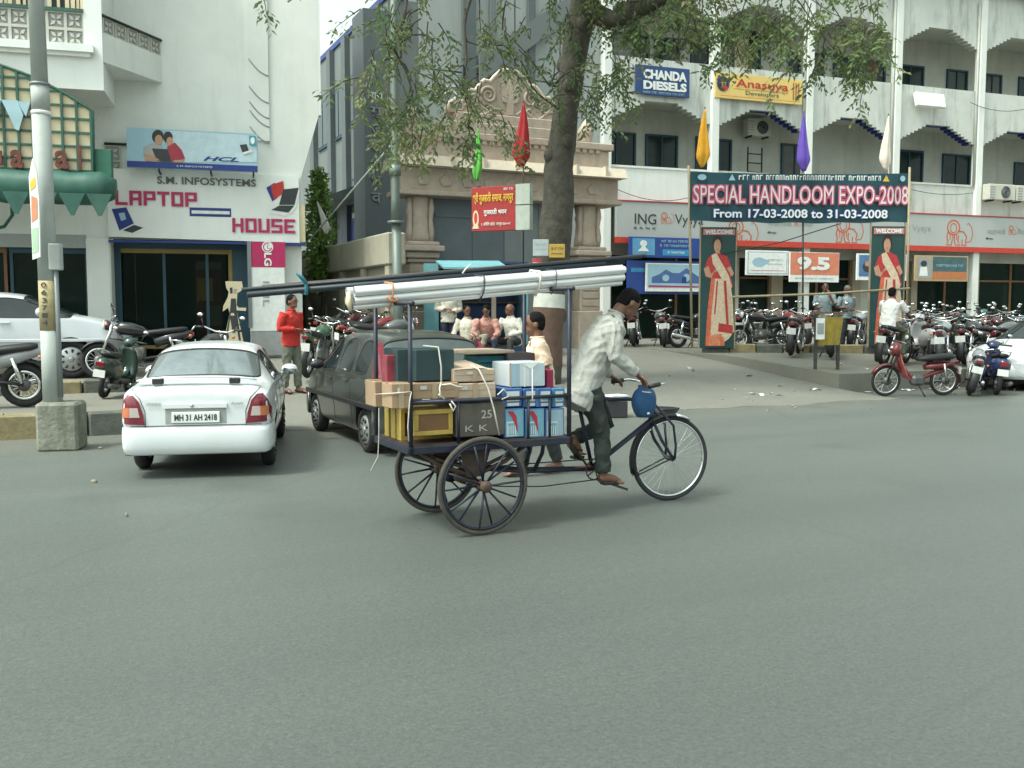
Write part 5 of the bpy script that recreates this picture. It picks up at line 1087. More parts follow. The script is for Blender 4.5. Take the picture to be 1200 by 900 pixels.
    if shoe is not None:
        for n in 'LR':
            an, to = j['a' + n], j['t' + n]; fd = (to - an).normalized(); m = MB(); dn = V(0, 0, -1) if abs(fd.z) < .8 else V(-1, 0, 0)
            rr = []
            c0 = an - fd * .065 * k + dn * .045 * k; c1 = to + fd * .075 * k + dn * .012 * k; sd_ = fd.cross(dn).normalized()
            for t_, wv in ((0, .03), (.25, .042), (.6, .046), (.85, .046), (1, .03)):
                p = c0.lerp(c1, t_) + dn * .018; rr.append([p + sd_ * wv * k - dn * .008, p + sd_ * wv * k + dn * .012, p - sd_ * wv * k + dn * .012, p - sd_ * wv * k - dn * .008])
            m.loft(rr, 0, False); so_ = m.build('sandal', shoe, t)
            st = c0.lerp(c1, .62) - dn * .05 * k; MB().tube([c0.lerp(c1, .55) + sd_ * .045 * k + dn * .01, st + sd_ * .02 * k, st - sd_ * .02 * k, c0.lerp(c1, .55) - sd_ * .045 * k + dn * .01], .009, 6).build('strap', shoe, so_)
    return t
def cloth(n, c, v=.12): return mat(n, c, .85, 0, v, 7, .25, 50)
redshirt = cloth('red_shirt', (.45, .025, .02)); greytr = cloth('grey_green_trousers', (.13, .14, .11)); darktr = cloth('dark_trousers', (.03, .033, .035)); bluetr = cloth('navy_trousers', (.02, .025, .05))
cream_sh = cloth('cream_shirt', (.60, .56, .47)); peach = cloth('peach_shirt', (.74, .53, .39)); pinksh = cloth('pink_shirt', (.50, .25, .21)); bgrey = cloth('blue_grey_shirt', (.23, .29, .31)); whitesh = cloth('white_shirt', (.66, .64, .62)); khakitr = cloth('khaki_trousers', (.26, .24, .18))
sand_l = mat('sandal_leather', (.03, .022, .018), .6)
def at_ground(px, Y): x = (px - 600) / F * Y; return Vector((x, Y, H(x, Y)))
g_ = at_ground(341, 15.8)
person('young man in a red shirt and grey trousers standing on the drive', g_, R(-28), stand(1.62, 0.02, .07, 'belly'), redshirt, greytr, .013, 1.0, hairm, shoe=sand_l)
# man in the peach shirt walking behind the cart, facing away from the rider
g_ = Vector((.27, 9.25, 0))
person('man in a peach shirt walking behind the loaded cart', g_, R(183), stand(1.58, .03, .20, 'swing'), peach, darktr, .009, .6, hairm, beard=True, belly=.03, shoe=sand_l)
g_ = at_ground(526, 20.6); person('standing man in a cream shirt by the blue kiosk with hands at his belly', g_, R(-80), stand(1.66, 0, .02, 'belly'), cream_sh, bluetr, .017, 1.0, hairm, shoe=sand_l)
g_ = at_ground(965, 24.3); person('man in a blue grey shirt standing behind the yellow bin, the taller of two', g_, R(-100), stand(1.72, .02, .03, 'ear'), bgrey, darktr, .018, .6, hairm, shoe=sand_l)
g_ = at_ground(991, 24.9); person('man in a blue grey shirt with arms folded beside the taller one behind the bin', g_, R(-70), stand(1.66, 0, .02, 'belly'), bgrey, darktr, .018, .6, hairg, shoe=sand_l)
# people sitting on a bench at the kiosk
bz = .42; p = at_ground(575, 20.1); bench = thing('bench', 'low wooden bench with seated men in front of the blue kiosk', 'bench', p, R(5)); 
for k in range(3): MB().b2(-1.0, 1.35, -.2 + k * .135, -.075 + k * .135, bz - .05, bz - .01, bev=.006).build('plank', brownw, bench)
for x in (-.9, 1.25):
    for y in (-.16, .16): MB().b2(x - .03, x + .03, y - .03, y + .03, 0, bz - .052).build('leg', brownw, bench)
for px, lab, sh, tr, rt, sp in ((548, 'seated man in a cream shirt and pale trousers, nearest the standing man', cream_sh, khakitr, -95, .18), (570, 'seated man in a pink shirt in the middle of the bench', pinksh, bluetr, -90, .1), (602, 'seated balding man in a white shirt turned towards the kiosk', cloth('off_white_shirt', (.58, .57, .50)), darktr, -125, .12)):
    g_ = at_ground(px, 20.05); g_.z = p.z; JK = sit(1.62 if px != 602 else 1.68, bz, {548: .05, 570: .24, 602: .12}[px], sp); JK[0]['face'] = {548: V(.8, .5, -.1), 570: V(.9, -.1, -.5), 602: V(.7, -.7, -.05)}[px]
    if px == 548: JK[0]['wR'] = JK[0]['kR'] + V(-.02, -.02, .06); JK[0]['wL'] = JK[0]['hL'] + V(.12, .02, .12); JK[0]['kL'] = JK[0]['kL'] + V(-.06, .16, .10)
    if px == 602: JK[0]['wL'] = JK[0]['pel'] + V(.22, .02, .10); JK[0]['eL'] = JK[0]['sL'] + V(.02, .12, -.27)
    person(lab, g_, R(rt), JK, sh, tr, .017, 1.0, None if 'bald' in lab else hairm, shoe=sand_l)
# ================================================================ blue kiosk
cyan = mat('cyan_sheet_paint', (.17, .40, .45), .55, 0, .12, 3, dirt=(.20, .28, .28), dirtamt=.5); cyand = mat('deep_blue_paint', (.02, .06, .16), .6)
KF2 = Frame(W(514, 364, 21.3), R(6)); kz = H(KF2.o.x, 21.5); KF2.o.z = 0
ki = thing('kiosk', 'small cyan sheet metal kiosk with a lifted flap in front of the gateway', 'kiosk', KF2.wp(0, 0, kz), KF2.a)
MB().b2(-.32, 0, 0, 1.5, 0, 2.05).build('side_panel', cyan, ki); MB().b2(1.92, 2.0, 0, 1.5, 0, 2.0).build('side_panel', cyan, ki); MB().b2(.003, 1.917, 1.42, 1.5, 0, 2.0).build('rear_panel', cyand, ki)
MB().b2(.003, 1.917, 0, 1.415, .0, .4).build('counter', cyand, ki); MB().b2(1.18, 1.28, -.02, .08, .401, 1.95).build('post', sand, ki)
m = MB(); m.add([(-.05, .1, 2.12), (1.35, .1, 2.12), (1.5, -.62, 1.94), (.1, -.62, 1.94), (-.05, .1, 2.08), (1.35, .1, 2.08), (1.5, -.62, 1.9), (.1, -.62, 1.9)], [(0, 1, 2, 3), (4, 7, 6, 5), (0, 4, 5, 1), (1, 5, 6, 2), (2, 6, 7, 3), (3, 7, 4, 0)]); m.build('flap', cyan, ki)
MB().b2(-.06, 2.02, .11, 1.52, 2.055, 2.10).build('roof', cyand, ki)
for k in range(3): MB().b2(.05, 1.9, 1.15, 1.41, .8 + k * .38, .83 + k * .38).build('shelf', brownw, ki)
# ================================================================ lamp post and other poles
PF = G(63, 529, 0); PY = PF.y; blk = thing('pole_footing', 'square mossy concrete block at the foot of the lamp post', 'concrete block', PF + Vector((0, .22, 0)), R(10)); m = MB(); m.box((0, 0, .27), (.45, .44, .56), 0, None, .03)
bm_ = MB().box((0, 0, .27), (.45, .44, .56), 0, None, .03); me = bm_.mesh('block', mat('mossy_concrete', (.20, .205, .165), .9, 0, .3, 7, .6, 25, dirt=(.07, .085, .06), dirtamt=.9)); put('block', me, blk)
pt = W(62, 470, PY + .22); pu = W(42.5, 0, PY + .22); dr = (pu - pt); pbase = Vector((pt.x, pt.y, .55)); pl = thing('lamp_post', 'tall grey painted lamp post with a faded yellow patch and black numbers', 'lamp post', pbase)
d = dr.normalized(); Lp = lambda l: d * l
def zat(py): return (pt + dr * ((470 - py) / 470.0) - pbase)
MB().tube([(0, 0, 0), zat(385)], [.107, .104], 16).build('pole', gpole, pl); MB().tube([zat(385) , zat(326)], [.106, .104], 16).build('yellow_patch', mat('post_yellow', (.34, .28, .15), .7, 0, .2, 9, dirt=(.32, .3, .24), dirtamt=.6), pl); MB().tube([zat(326), zat(132)], [.102, .100], 16).build('pole', gpole, pl); MB().tube([zat(131.5), zat(127.5)], [.104, .104], 16).build('white_ring', pwhite, pl); MB().tube([zat(127.2), zat(98)], [.099, .098], 16).build('pole', gpole, pl); MB().tube([zat(98), zat(95)], [.108, .108], 16).build('collar', gmetal, pl); MB().tube([zat(95), zat(-260)], [.088, .07], 16).build('upper_pole', gpole, pl)
for i, ch in enumerate('417360'):
    q = zat(380 - i * 9 - 4); text(ch, .06, .055, q.x, q.z, q.y - .106, ink, pl, 'number', .004)
MB().tube([zat(470) + Vector((.115, -.04, .05)), zat(300) + Vector((.115, -.04, 0))], .028, 8).build('conduit', gmetal, pl); q = zat(298) + Vector((.125, -.05, 0)); MB().box(q, (.13, .10, .30), 0, None, .01).build('switch_box', gpole, pl)
e = zat(-255); MB().tube([e, e + Vector((.2, -.4, .35)), e + Vector((.6, -1.4, .5))], [.05, .04, .035], 8).build('lamp_arm', gpole, pl); MB().box(e + Vector((.66, -1.6, .48)), (.22, .6, .14), 0, None, .04).build('lamp_head', gmetal, pl)
t = thing('paper_poster', 'torn white and orange paper poster hung on the lamp post', 'poster', W(40, 245, PY - .02), R(-18)); h_ = .56; m = MB(); m.prism([(-.05, -h_), (.06, -h_ + .03), (.07, .1), (.05, .42), (.0, h_), (-.06, .35), (-.05, 0)], 0, .012); m.build('paper', pwhite, t); m = MB(); m.flat([(-.04, -.15), (.05, -.1), (.05, .12), (-.03, .15)], -.004, 0); m.flat([(-.04, .2), (.04, .25), (.03, .36), (-.04, .3)], -.004, 1); m.flat([(-.04, -.5), (.04, -.47), (.05, -.2), (-.04, -.22)], -.004, 2); m.build('print', [mat('poster_orange', (.55, .22, .12), .6), pyel, mat('poster_pale_green', (.35, .5, .35), .6)], t)
p = W(468, 420, 19.4); p.z = .45; t = thing('utility_pole', 'grey green jointed utility pole at the corner of the compound wall', 'utility pole', p); q = W(463, 130, 19.4)
pm = mat('pole_grey_green', (.15, .185, .165), .5, .2, .12, 4, dirt=(.2, .2, .17), dirtamt=.4); MB().tube([(0, 0, 0), (-.04, 0, W(466, 262, 19.4).z - p.z)], .095, 12).build('lower_pole', pm, t); z = W(466, 262, 19.4).z - p.z; MB().tube([(-.04, 0, z), (-.04, 0, z + .05)], .17, 14).build('flange', pm, t); MB().tube([(-.04, 0, z + .051), (-.05, 0, z + .5), (-.05, 0, 6.5), (-.05, 0, 8.5)], [.11, .085, .08, .07], 12).build('upper_pole', pm, t); MB().tube([(-.05, 0, z + .95), (-.05, 0, z + 1.15)], .12, 12).build('clamp', pm, t)
a, b = W(365, 279, 22), W(460, 168, 19.4); c_ = (a + b) / 2; t = thing('stay_wire', 'pale stay cable sloping from the utility pole down to the lane', 'cable', c_); MB().tube([a - c_, b - c_], .018, 6).build('cable_strand', gpole, t)
# bush in the lane
bt_ = W(374, 260, 24.5); bb = Vector((bt_.x, bt_.y, H(bt_.x, bt_.y))); t = thing('bush', 'bright green bush rising behind the compound wall by the laptop sign', 'bush', bb); m = MB(); m2 = MB()
m2.tube([(0, 0, 0), (.1, 0, 1.5), (-.05, .1, 3.0), (0, 0, 4.6)], [.07, .06, .04, .02], 7); m2.build('stem', bark, t)
for _ in range(2200):
    z = random.uniform(1.4, 4.5); r = .42 * (1 - abs(z - 2.95) / 1.6) ** .5 * random.random() ** .5 * (1 + .5 * noise.noise(Vector((z * 2.2, len(m.v) % 7, 0)))); a = random.uniform(0, 6.28); p = Vector((r * math.cos(a), r * math.sin(a), z)); dd = Vector((random.gauss(0, 1), random.gauss(0, 1), random.gauss(.2, .7))).normalized(); s_ = dd.cross(Vector((random.random(), random.random(), random.random()))).normalized() * .04; m.add([p, p + dd * .07 + s_, p + dd * .16, p + dd * .07 - s_], [(0, 1, 2, 3)], random.choice([0, 0, 0, 1]))
o = m.build('foliage', [mat('bush_leaf', (.22, .36, .08), .5, 0, .3, 3, transl=.3), leafB], t); o['kind'] = 'stuff'
# bin on posts
p = at_ground(969, 19.3); t = thing('street_bin', 'dirty yellow street bin hung between two posts with a top bar', 'bin', p, R(8)); 
for x in (-.24, .24): MB().b2(x - .03, x + .03, -.02, .02, 0, 1.12).build('post', mat('bin_post', (.06, .055, .05), .7, .2, .3, 8), t)
MB().b2(-.36, .36, -.03, .03, 1.123, 1.165).build('top_bar', brownw, t); m = MB(); m.loft([[Vector((x * a, y * b - .06, z)) for x, y in ((-1, -1), (1, -1), (1, 1), (-1, 1))] for a, b, z in ((.17, .13, .50), (.17, .135, .53), (.215, .17, 1.0), (.225, .18, 1.06))], 0, False); m.build('bucket', mat('bin_yellow', (.33, .24, .03), .6, .0, .3, 7, dirt=(.10, .08, .05), dirtamt=.7), t); MB().b2(-.38, -.20, -.30, -.285, .62, 1.04).build('notice_plate', pwhite, t); MB().b2(-.36, -.22, -.306, -.302, .72, .94).build('print', greyp, t); MB().ell((.14, -.06, 1.05), (.10, .12, .08), 8, 6).build('rubbish', ink, t)
# things set down at the drive edge behind the rider
p = at_ground(777, 14.2); p.z += .01; t = thing('mortar_pan', 'black shallow metal pan lying at the edge of the drive', 'pan', p); MB().tube([(0, 0, .0), (0, 0, .02), (0, 0, .13), (0, 0, .14), (0, 0, .12), (0, 0, .04)], [.16, .18, .25, .26, .235, .16], 20).build('bowl', blackm, t)
p = at_ground(722, 14.3); t = thing('black_crate', 'black box lying on the drive with newspapers on top', 'crate', p, .1); MB().box((0, 0, .13), (.32, .24, .26), 0, None, .015).build('crate_box', mat('black_plastic', (.025, .025, .03), .5), t)
t = thing('newspaper_pile', 'white and blue newspapers lying on the black crate', 'newspapers', p + Vector((0, 0, .262)), .25)
for k, (mm, s_) in enumerate(((pwhite, .34), (navy, .32), (pwhite, .3))): MB().box((0, 0, .012 + k * .026), (s_, .24, .024), 0, Matrix.Rotation(.2 * k - .1, 3, 'Z')).build('paper_bundle', mm, t)
# ================================================================ cars
def carpaint(n, c, metal=.2): return mat(n, c, .28, metal, .05, 2, coat=.6, dirt=tuple(x * .75 + .03 for x in c), dirtamt=.25)
wpaint = carpaint('white_car_paint', (.66, .69, .70), 0); spaint = carpaint('silver_white_paint', (.58, .61, .64), .1); gpaint = carpaint('dark_grey_green_paint', (.055, .06, .052), .3)
cglass = glass('car_glass', (.30, .34, .34), .06, metal=.75); cglass2 = glass('dark_car_glass', (.02, .026, .028), .05, spec=.6); hatch_glass = glass('dusty_car_glass', (.13, .155, .15), .12, metal=.6); wellm = mat('wheel_well', (.01, .01, .01), .9); bplast = mat('black_plastic_trim', (.02, .02, .022), .5)
tail_red = mat('tail_lamp_red', (.16, .008, .02), .2, 0, .1, coat=.8); tail_amb = mat('tail_lamp_amber', (.50, .15, .06), .2, 0, .1, coat=.8); tail_clear = mat('tail_lamp_clear', (.45, .38, .35), .15, coat=.8); hubm = mat('wheel_silver', (.42, .43, .43), .35, .6, .1); chrome = mat('chrome', (.75, .76, .76), .12, 1.0, .05)
def wheel(parent, loc, r, wd, side, cover=True):
    m = MB(); m.torus((0, 0, 0), (0, 1, 0), r - wd * .30, wd * .36, 30, 10, rx=1.35); t = m.build('wheel', rubber, parent, loc)
    m = MB(); y = -side * wd * .42; m.tube([(0, y, 0), (0, y * .6, 0), (0, -y, 0)], [r * .60, r * .66, r * .64], 26); rm = m.build('rim', hubm if cover else mat('steel_rim', (.12, .12, .12), .5, .5), t)
    for k in range(9):
        a = 2 * math.pi * k / 9; d = Vector((math.cos(a), 0, math.sin(a))); 
        MB().tube([d * r * .2 + Vector((0, y * 1.06, 0)), d * r * .54 + Vector((0, y * 1.02, 0))], [r * .045, r * .07], 6).build('wheel_slot', bplast, rm) if False else None
    m = MB(); 
    for k in range(9):
        a = 2 * math.pi * k / 9; d = Vector((math.cos(a), 0, math.sin(a))); m.tube([d * r * .36 + Vector((0, y * 1.03, 0)), d * r * .52 + Vector((0, y * 1.03, 0))], [r * .05, r * .075], 6)
    o = m.build('slots', bplast, rm); o['kind'] = 'stuff'; MB().tube([(0, y * 1.02, 0), (0, y * 1.2, 0)], [r * .16, r * .12], 14).build('hub_cap', hubm, rm)
    return t
def car_shell(st, mats_fn, wheels, wr, mats, crisp=0.35):
    """stations along x -> smooth shell; returns {material index: mesh}"""
    vs = []; n = 16
    for (x, zb, w, zs, ws, zB, wB, zT, wT) in st:
        half = [(0, zb), (w * .55, zb), (w * .93, zb + .02), (w, zb + .10), (w * 1.005, (zb + zs) / 2 + .04), (ws, zs), (wB * 1.0 + (ws - wB) * .35, zB - .015), (wB, zB + .005), (wB + (wT - wB) * .9, zT - .07 if zT - zB > .2 else zB + (zT - zB) * .6), (wT * .86, zT - .012 if zT - zB > .2 else zT), (0, zT + .022)]
        ring = [(x, -y, z) for y, z in half] + [(x, y, z) for y, z in half[-2:0:-1]]
        vs += ring; n = len(ring)
    fs = []; mi = []
    for i in range(len(st) - 1):
        for j in range(n):
            jj = j if j <= 9 else n - 1 - j
            fs.append((i * n + j, i * n + (j + 1) % n, (i + 1) * n + (j + 1) % n, (i + 1) * n + j)); mi.append(mats_fn(i, jj, 1 if j <= 9 else -1))
    fs.append(tuple(range(n))[::-1]); mi.append(0); fs.append(tuple((len(st) - 1) * n + j for j in range(n))); mi.append(0)
    me = bpy.data.meshes.new('shell'); me.from_pydata(vs, [], fs)
    for m in mats: me.materials.append(m)
    me.polygons.foreach_set('material_index', mi); me.update()
    bm = bmesh.new(); bm.from_mesh(me); bm.verts.index_update(); bmesh.ops.recalc_face_normals(bm, faces=bm.faces)
    cl = bm.edges.layers.float.get('crease_edge') or bm.edges.layers.float.new('crease_edge')
    for e in bm.edges:
        if len(e.link_faces) == 2 and e.link_faces[0].material_index != e.link_faces[1].material_index: e[cl] = .5
        if crisp and len(e.link_faces) == 2:
            i0, i1 = e.verts[0].index, e.verts[1].index; r0, r1 = i0 // n, i1 // n; j0 = min(i0 % n, n - i0 % n)
            if r0 != r1 and j0 in (5, 7): e[cl] = max(e[cl], crisp)
            if r0 == r1 and r0 in (1, len(st) - 2): e[cl] = max(e[cl], crisp * .8)
        if len(e.link_faces) == 2 and any(len(f.verts) > 4 for f in e.link_faces): e[cl] = .35
    bm.to_mesh(me); bm.free()
    cut = MB()
    for x in wheels:
        for s in (1, -1): cut.cyl((x, s * .55, wr * .98), (x, s * 1.2, wr * .98), wr * 1.17, 28, len(mats) - 1)
    cm = cut.mesh('cut', mats); co = bpy.data.objects.new('cut', cm); TS.collection.objects.link(co)
    bmc = bmesh.new(); bmc.from_mesh(cm); bmesh.ops.recalc_face_normals(bmc, faces=bmc.faces); bmc.to_mesh(cm); bmc.free()
    res = evaluated(me, [('SUBSURF', dict(levels=3, render_levels=3)), ('BOOLEAN', dict(operation='DIFFERENCE', object=co, solver='EXACT'))])
    bpy.data.objects.remove(co)
    out = {}; vco = [v.co.copy() for v in res.vertices]
    for p in res.polygons: out.setdefault(p.material_index, []).append(p)
    r = {}
    for k, ps in out.items():
        mp = {}; v2 = []; f2 = []
        for p in ps:
            f = []
            for v in p.vertices:
                if v not in mp: mp[v] = len(v2); v2.append(vco[v])
                f.append(mp[v])
            f2.append(f)
        m2 = bpy.data.meshes.new('part'); m2.from_pydata(v2, [], f2); m2.materials.append(mats[k]); m2.polygons.foreach_set('use_smooth', [True] * len(f2)); m2.update()
        r[k] = m2
    bpy.data.meshes.remove(res); return r
def loose_split(me):
    bm = bmesh.new(); bm.from_mesh(me); bm.verts.ensure_lookup_table(); seen = set(); out = []
    for v in bm.verts:
        if v.index in seen: continue
        st = [v]; isl = []; seen.add(v.index)
        while st:
            a = st.pop(); isl.append(a.index)
            for e in a.link_edges:
                b = e.other_vert(a)
                if b.index not in seen: seen.add(b.index); st.append(b)
        out.append(isl)
    res = []
    for isl in out:
        mp = {i: k for k, i in enumerate(isl)}; fs = [[mp[v.index] for v in f.verts] for f in bm.faces if f.verts[0].index in mp]
        m2 = bpy.data.meshes.new(me.name); m2.from_pydata([bm.verts[i].co.copy() for i in isl], [], fs); m2.materials.append(me.materials[0]); m2.polygons.foreach_set('use_smooth', [True] * len(fs)); m2.update(); res.append(m2)
    bm.free(); return res
def bvh_of(me): return BVHTree.FromPolygons([v.co.copy() for v in me.vertices], [tuple(p.vertices) for p in me.polygons])
def hit(bv, p, axis, sgn):
    d = [0, 0, 0]; d[axis] = sgn; o = Vector(p); o[axis] = -6 * sgn; r = bv.ray_cast(o, Vector(d)); return r[0]
def decal(bv, poly, axis, sgn, th, inset=.03, cuts=4):
    """a thin shaped piece laid on the curved body: poly gives the two other coordinates"""
    oth = [k for k in range(3) if k != axis]; bm = bmesh.new()
    vs = []
    for a, b in poly:
        c = [0, 0, 0]; c[oth[0]] = a; c[oth[1]] = b; vs.append(bm.verts.new(c))
    bm.faces.new(vs); bmesh.ops.triangulate(bm, faces=bm.faces); bmesh.ops.subdivide_edges(bm, edges=list(bm.edges), cuts=cuts, use_grid_fill=True)
    bm.verts.index_update(); P = []; last = 0
    for v in bm.verts:
        h = hit(bv, v.co, axis, sgn); last = h[axis] if h is not None else last; q = v.co.copy(); q[axis] = last; P.append(q)
    mb = MB(); nn = len(P); off = Vector((0, 0, 0)); off[axis] = -sgn * th; ino = Vector((0, 0, 0)); ino[axis] = sgn * inset
    fs = [[v.index for v in f.verts] for f in bm.faces]; mb.add([p + off for p in P], fs, 0, True)
    for e in bm.edges:
        if len(e.link_faces) == 1: a, b = e.verts[0].index, e.verts[1].index; mb.add([P[a] + off, P[b] + off, P[b] + ino, P[a] + ino], [(0, 1, 2, 3)])
    bm.free(); return mb
def seam(bv, pts, axis, sgn, r=.004, n=10):
    out = []
    for (a, b), (c, d) in zip(pts, pts[1:]):
        for k in range(n):
            t = k / n; q = [a + (c - a) * t, b + (d - b) * t]; p = [0, 0, 0]; oth = [k_ for k_ in range(3) if k_ != axis]; p[oth[0]], p[oth[1]] = q; h = hit(bv, p, axis, sgn)
            if h is not None: out.append(h)
    return MB().tube(out, r, 5)
def rim_line(me, r=.010):
    """rubber seal round a window: follows the open border of its mesh"""
    bm = bmesh.new(); bm.from_mesh(me); be = [e for e in bm.edges if len(e.link_faces) == 1]; nx = {}
    for e in be:
        a, b = e.verts; nx.setdefault(a.index, []).append(b.index); nx.setdefault(b.index, []).append(a.index)
    bm.verts.ensure_lookup_table(); mb = MB(); seen = set()
    for s0 in list(nx):
        if s0 in seen: continue
        loop = [s0]; seen.add(s0); c = s0
        while True:
            n_ = [q for q in nx[c] if q not in seen]
            if not n_: break
            c = n_[0]; seen.add(c); loop.append(c)
        if len(loop) > 4: mb.tube([bm.verts[i].co.copy() for i in loop], r, 5, closed=True)
    bm.free(); return mb
def shade_parts(parts, names, parent):
    o = {}
    for k in list(parts):
        if names[k] in ('side_window', 'wheel_arch'):
            for m2 in loose_split(parts.pop(k)):
                m2.name = names[k]; w_ = put(names[k], m2, parent)
                if names[k] == 'side_window': rim_line(m2, .009).build('window_seal', bplast, w_)
    for k, me in parts.items():
        me.name = names[k]; o[k] = put(names[k], me, parent)
        if names[k] in ('rear_window', 'windscreen'): rim_line(me, .014).build('window_seal', bplast, o[k])
    return o
# -- white sedan seen from behind
SX = .50
sed = [(-2.13, .40, .60, .62, .70, .80, .68, .90, .60), (-2.10, .33, .72, .60, .79, .86, .75, .955, .68), (-2.02, .27, .77, .60, .83, .90, .79, .985, .70), (-1.70, .22, .79, .62, .84, .93, .79, 1.0, .68), (-1.48, .20, .80, .62, .845, .945, .79, 1.01, .67), (-1.44, .20, .80, .62, .845, .945, .79, 1.03, .665),
       (-.92, .20, .80, .62, .85, .945, .80, 1.33, .57), (-.80, .20, .80, .62, .85, .945, .80, 1.375, .55), (-.16, .20, .80, .62, .85, .935, .80, 1.395, .56), (-.08, .20, .80, .62, .85, .935, .80, 1.395, .56), (.36, .20, .80, .62, .845, .92, .80, 1.37, .55), (.46, .20, .80, .62, .845, .92, .80, 1.34, .56), (1.02, .20, .80, .62, .84, .90, .79, .98, .68), (1.10, .20, .80, .62, .84, .89, .79, .95, .68), (1.75, .20, .79, .60, .83, .80, .77, .86, .64), (2.02, .24, .74, .58, .78, .72, .71, .77, .58), (2.13, .34, .6, .55, .64, .63, .58, .66, .5)]
def sed_m(i, j, s):
    if i == 5 and j >= 8: return 1
    if i == 11 and j >= 8: return 2
    if j == 7 and i in (6, 7, 9, 10): return 3
    if j == 7 and i == 11: return 3
    if j == 0 or (j == 1): return 5
    return 0
sc_p = G(235, 546, 0); Yc = W(236, 470, 10.55); CA = R(90 + 11)
sedan = thing('sedan_car', 'white sedan seen from behind with a low black boot spoiler', 'car', (0, 0, 0), CA)
sedan.scale = (.9, .84, .9); sedan.location = G(163, 548, 0) - Matrix.Rotation(CA, 3, 'Z') @ Vector((-1.25 * .9, .80 * .84, 0))
ps = car_shell(sed, sed_m, (-1.25, 1.22), .30, [wpaint, cglass, cglass2, cglass2, bplast, bplast, wellm])
ps_body = ps[0].copy()
shade_parts(ps, {0: 'body', 1: 'rear_window', 2: 'windscreen', 3: 'side_window', 4: 'trim', 5: 'underbody', 6: 'wheel_arch'}, sedan)
for x in (-1.25, 1.22):
    for s in (1, -1): wheel(sedan, (x, s * .735, .295), .295, .17, -s)
def back_arc(x0, wd, k=.10): return lambda y: x0 + k * (abs(y) / wd) ** 2.6
def wrap_panel(poly, arc, d, mi=0):          # polygon (y,z) bent over the rounded tail, with thickness d
    mb = MB(); n = len(poly); ys = [p[0] for p in poly]
    A = sum(poly[i][0] * poly[(i + 1) % n][1] - poly[(i + 1) % n][0] * poly[i][1] for i in range(n)); poly = poly if A < 0 else poly[::-1]
    vs = [(arc(y) - d, y, z) for y, z in poly] + [(arc(y) + .05, y, z) for y, z in poly]
    return mb.add(vs, [tuple(range(n))] + [(i, i + n, (i + 1) % n + n, (i + 1) % n) for i in range(n)], mi)
SB = bvh_of(ps_body)
zz_ = [.562, .548, .50, .42, .34, .275, .255, .252]; th_ = [-.02, .010, .020, .024, .018, -.005, -.05, -.16]
rg_ = []
for i in range(41):
    y = .80 * math.sin(math.pi / 2 * (-1 + i / 20)); r_ = []
    for z, t_ in zip(zz_, th_):
        h = hit(SB, (0, y, .58), 0, 1); x = h.x if h is not None and h.x < -1.6 else -1.9; r_.append(Vector((x - t_, y * (1 + max(t_, -.05) * .6), z)))
    rg_.append(r_)
m = MB(); nz_ = len(zz_); m.add([p for r in rg_ for p in r], [(i * nz_ + j, i * nz_ + j + 1, (i + 1) * nz_ + j + 1, (i + 1) * nz_ + j) for i in range(40) for j in range(nz_ - 1)], 0, True)
for s_ in (1, -1):
    rg_ = []
    for i in range(12):
        x = -2.06 + .42 * i / 11; r_ = []
        for z, t_ in zip(zz_, th_):
            h = hit(SB, (x, 0, .58), 1, -s_); y = abs(h.y) if h is not None else .78; r_.append(Vector((x, s_ * (y + t_ * (1 if i < 11 else -.3) * min(1, .5 + i / 6)), z)))
        rg_.append(r_)
    m.add([p for r in rg_ for p in r], [(i * nz_ + j, i * nz_ + j + 1, (i + 1) * nz_ + j + 1, (i + 1) * nz_ + j) for i in range(11) for j in range(nz_ - 1)], 0, True)
m.build('rear_bumper', wpaint, sedan)
for s in (1, -1):
    out_ = [(.82 * s, .60), (.55 * s, .585), (.565 * s, .70), (.61 * s, .83), (.67 * s, .895), (.735 * s, .90), (.79 * s, .83), (.825 * s, .72)]
    l = decal(SB, out_, 0, 1, .018).build('tail_light', tail_red, sedan)
    decal(SB, [(.80 * s, .665), (.71 * s, .665), (.71 * s, .765), (.795 * s, .765)], 0, 1, .024).build('amber_lens', tail_amb, l); decal(SB, [(.708 * s, .665), (.60 * s, .665), (.62 * s, .765), (.708 * s, .765)], 0, 1, .0235).build('clear_lens', tail_clear, l)
    seam(SB, [(.545 * s, .56), (.545 * s, .72), (.60 * s, .86), (.66 * s, .915), (.70 * s, .955)], 0, 1, .0045).build('boot_gap', bplast, sedan)
    seam(SB, [(-.28, .30), (-.28, .80), (-.30, .93)], 1, -s, .004).build('door_gap', bplast, sedan); seam(SB, [(.80, .30), (.80, .92)], 1, -s, .004).build('door_gap', bplast, sedan); seam(SB, [(-1.05, .93), (-.98, .70), (-.88, .58), (-.86, .32)], 1, -s, .004).build('door_gap', bplast, sedan); seam(SB, [(-.85, .52), (.0, .52), (.78, .52)], 1, -s, .005).build('side_crease', greyp, sedan)
    seam(SB, [(-2.0, .572), (-1.63, .572)], 1, -s, .004).build('bumper_gap', bplast, sedan)
    decal(SB, [(-1.78, .80), (-1.62, .80), (-1.62, .90), (-1.78, .90)], 1, -s, .003).build('fuel_flap', wpaint, sedan) if s < 0 else None
seam(SB, [(-.78, .570), (0, .570), (.78, .570)], 0, 1, .005).build('bumper_gap', bplast, sedan)
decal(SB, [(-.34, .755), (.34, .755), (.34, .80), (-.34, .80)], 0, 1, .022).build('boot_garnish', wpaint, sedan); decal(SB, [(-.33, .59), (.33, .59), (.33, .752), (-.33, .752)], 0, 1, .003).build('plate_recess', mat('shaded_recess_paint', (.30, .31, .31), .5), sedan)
px_ = hit(SB, (0, 0, .65), 0, 1).x - .012
o = MB().b2(px_ - .012, px_ + .01, -.26, .26, .60, .715, bev=.004).build('number_plate', pwhite, sedan)
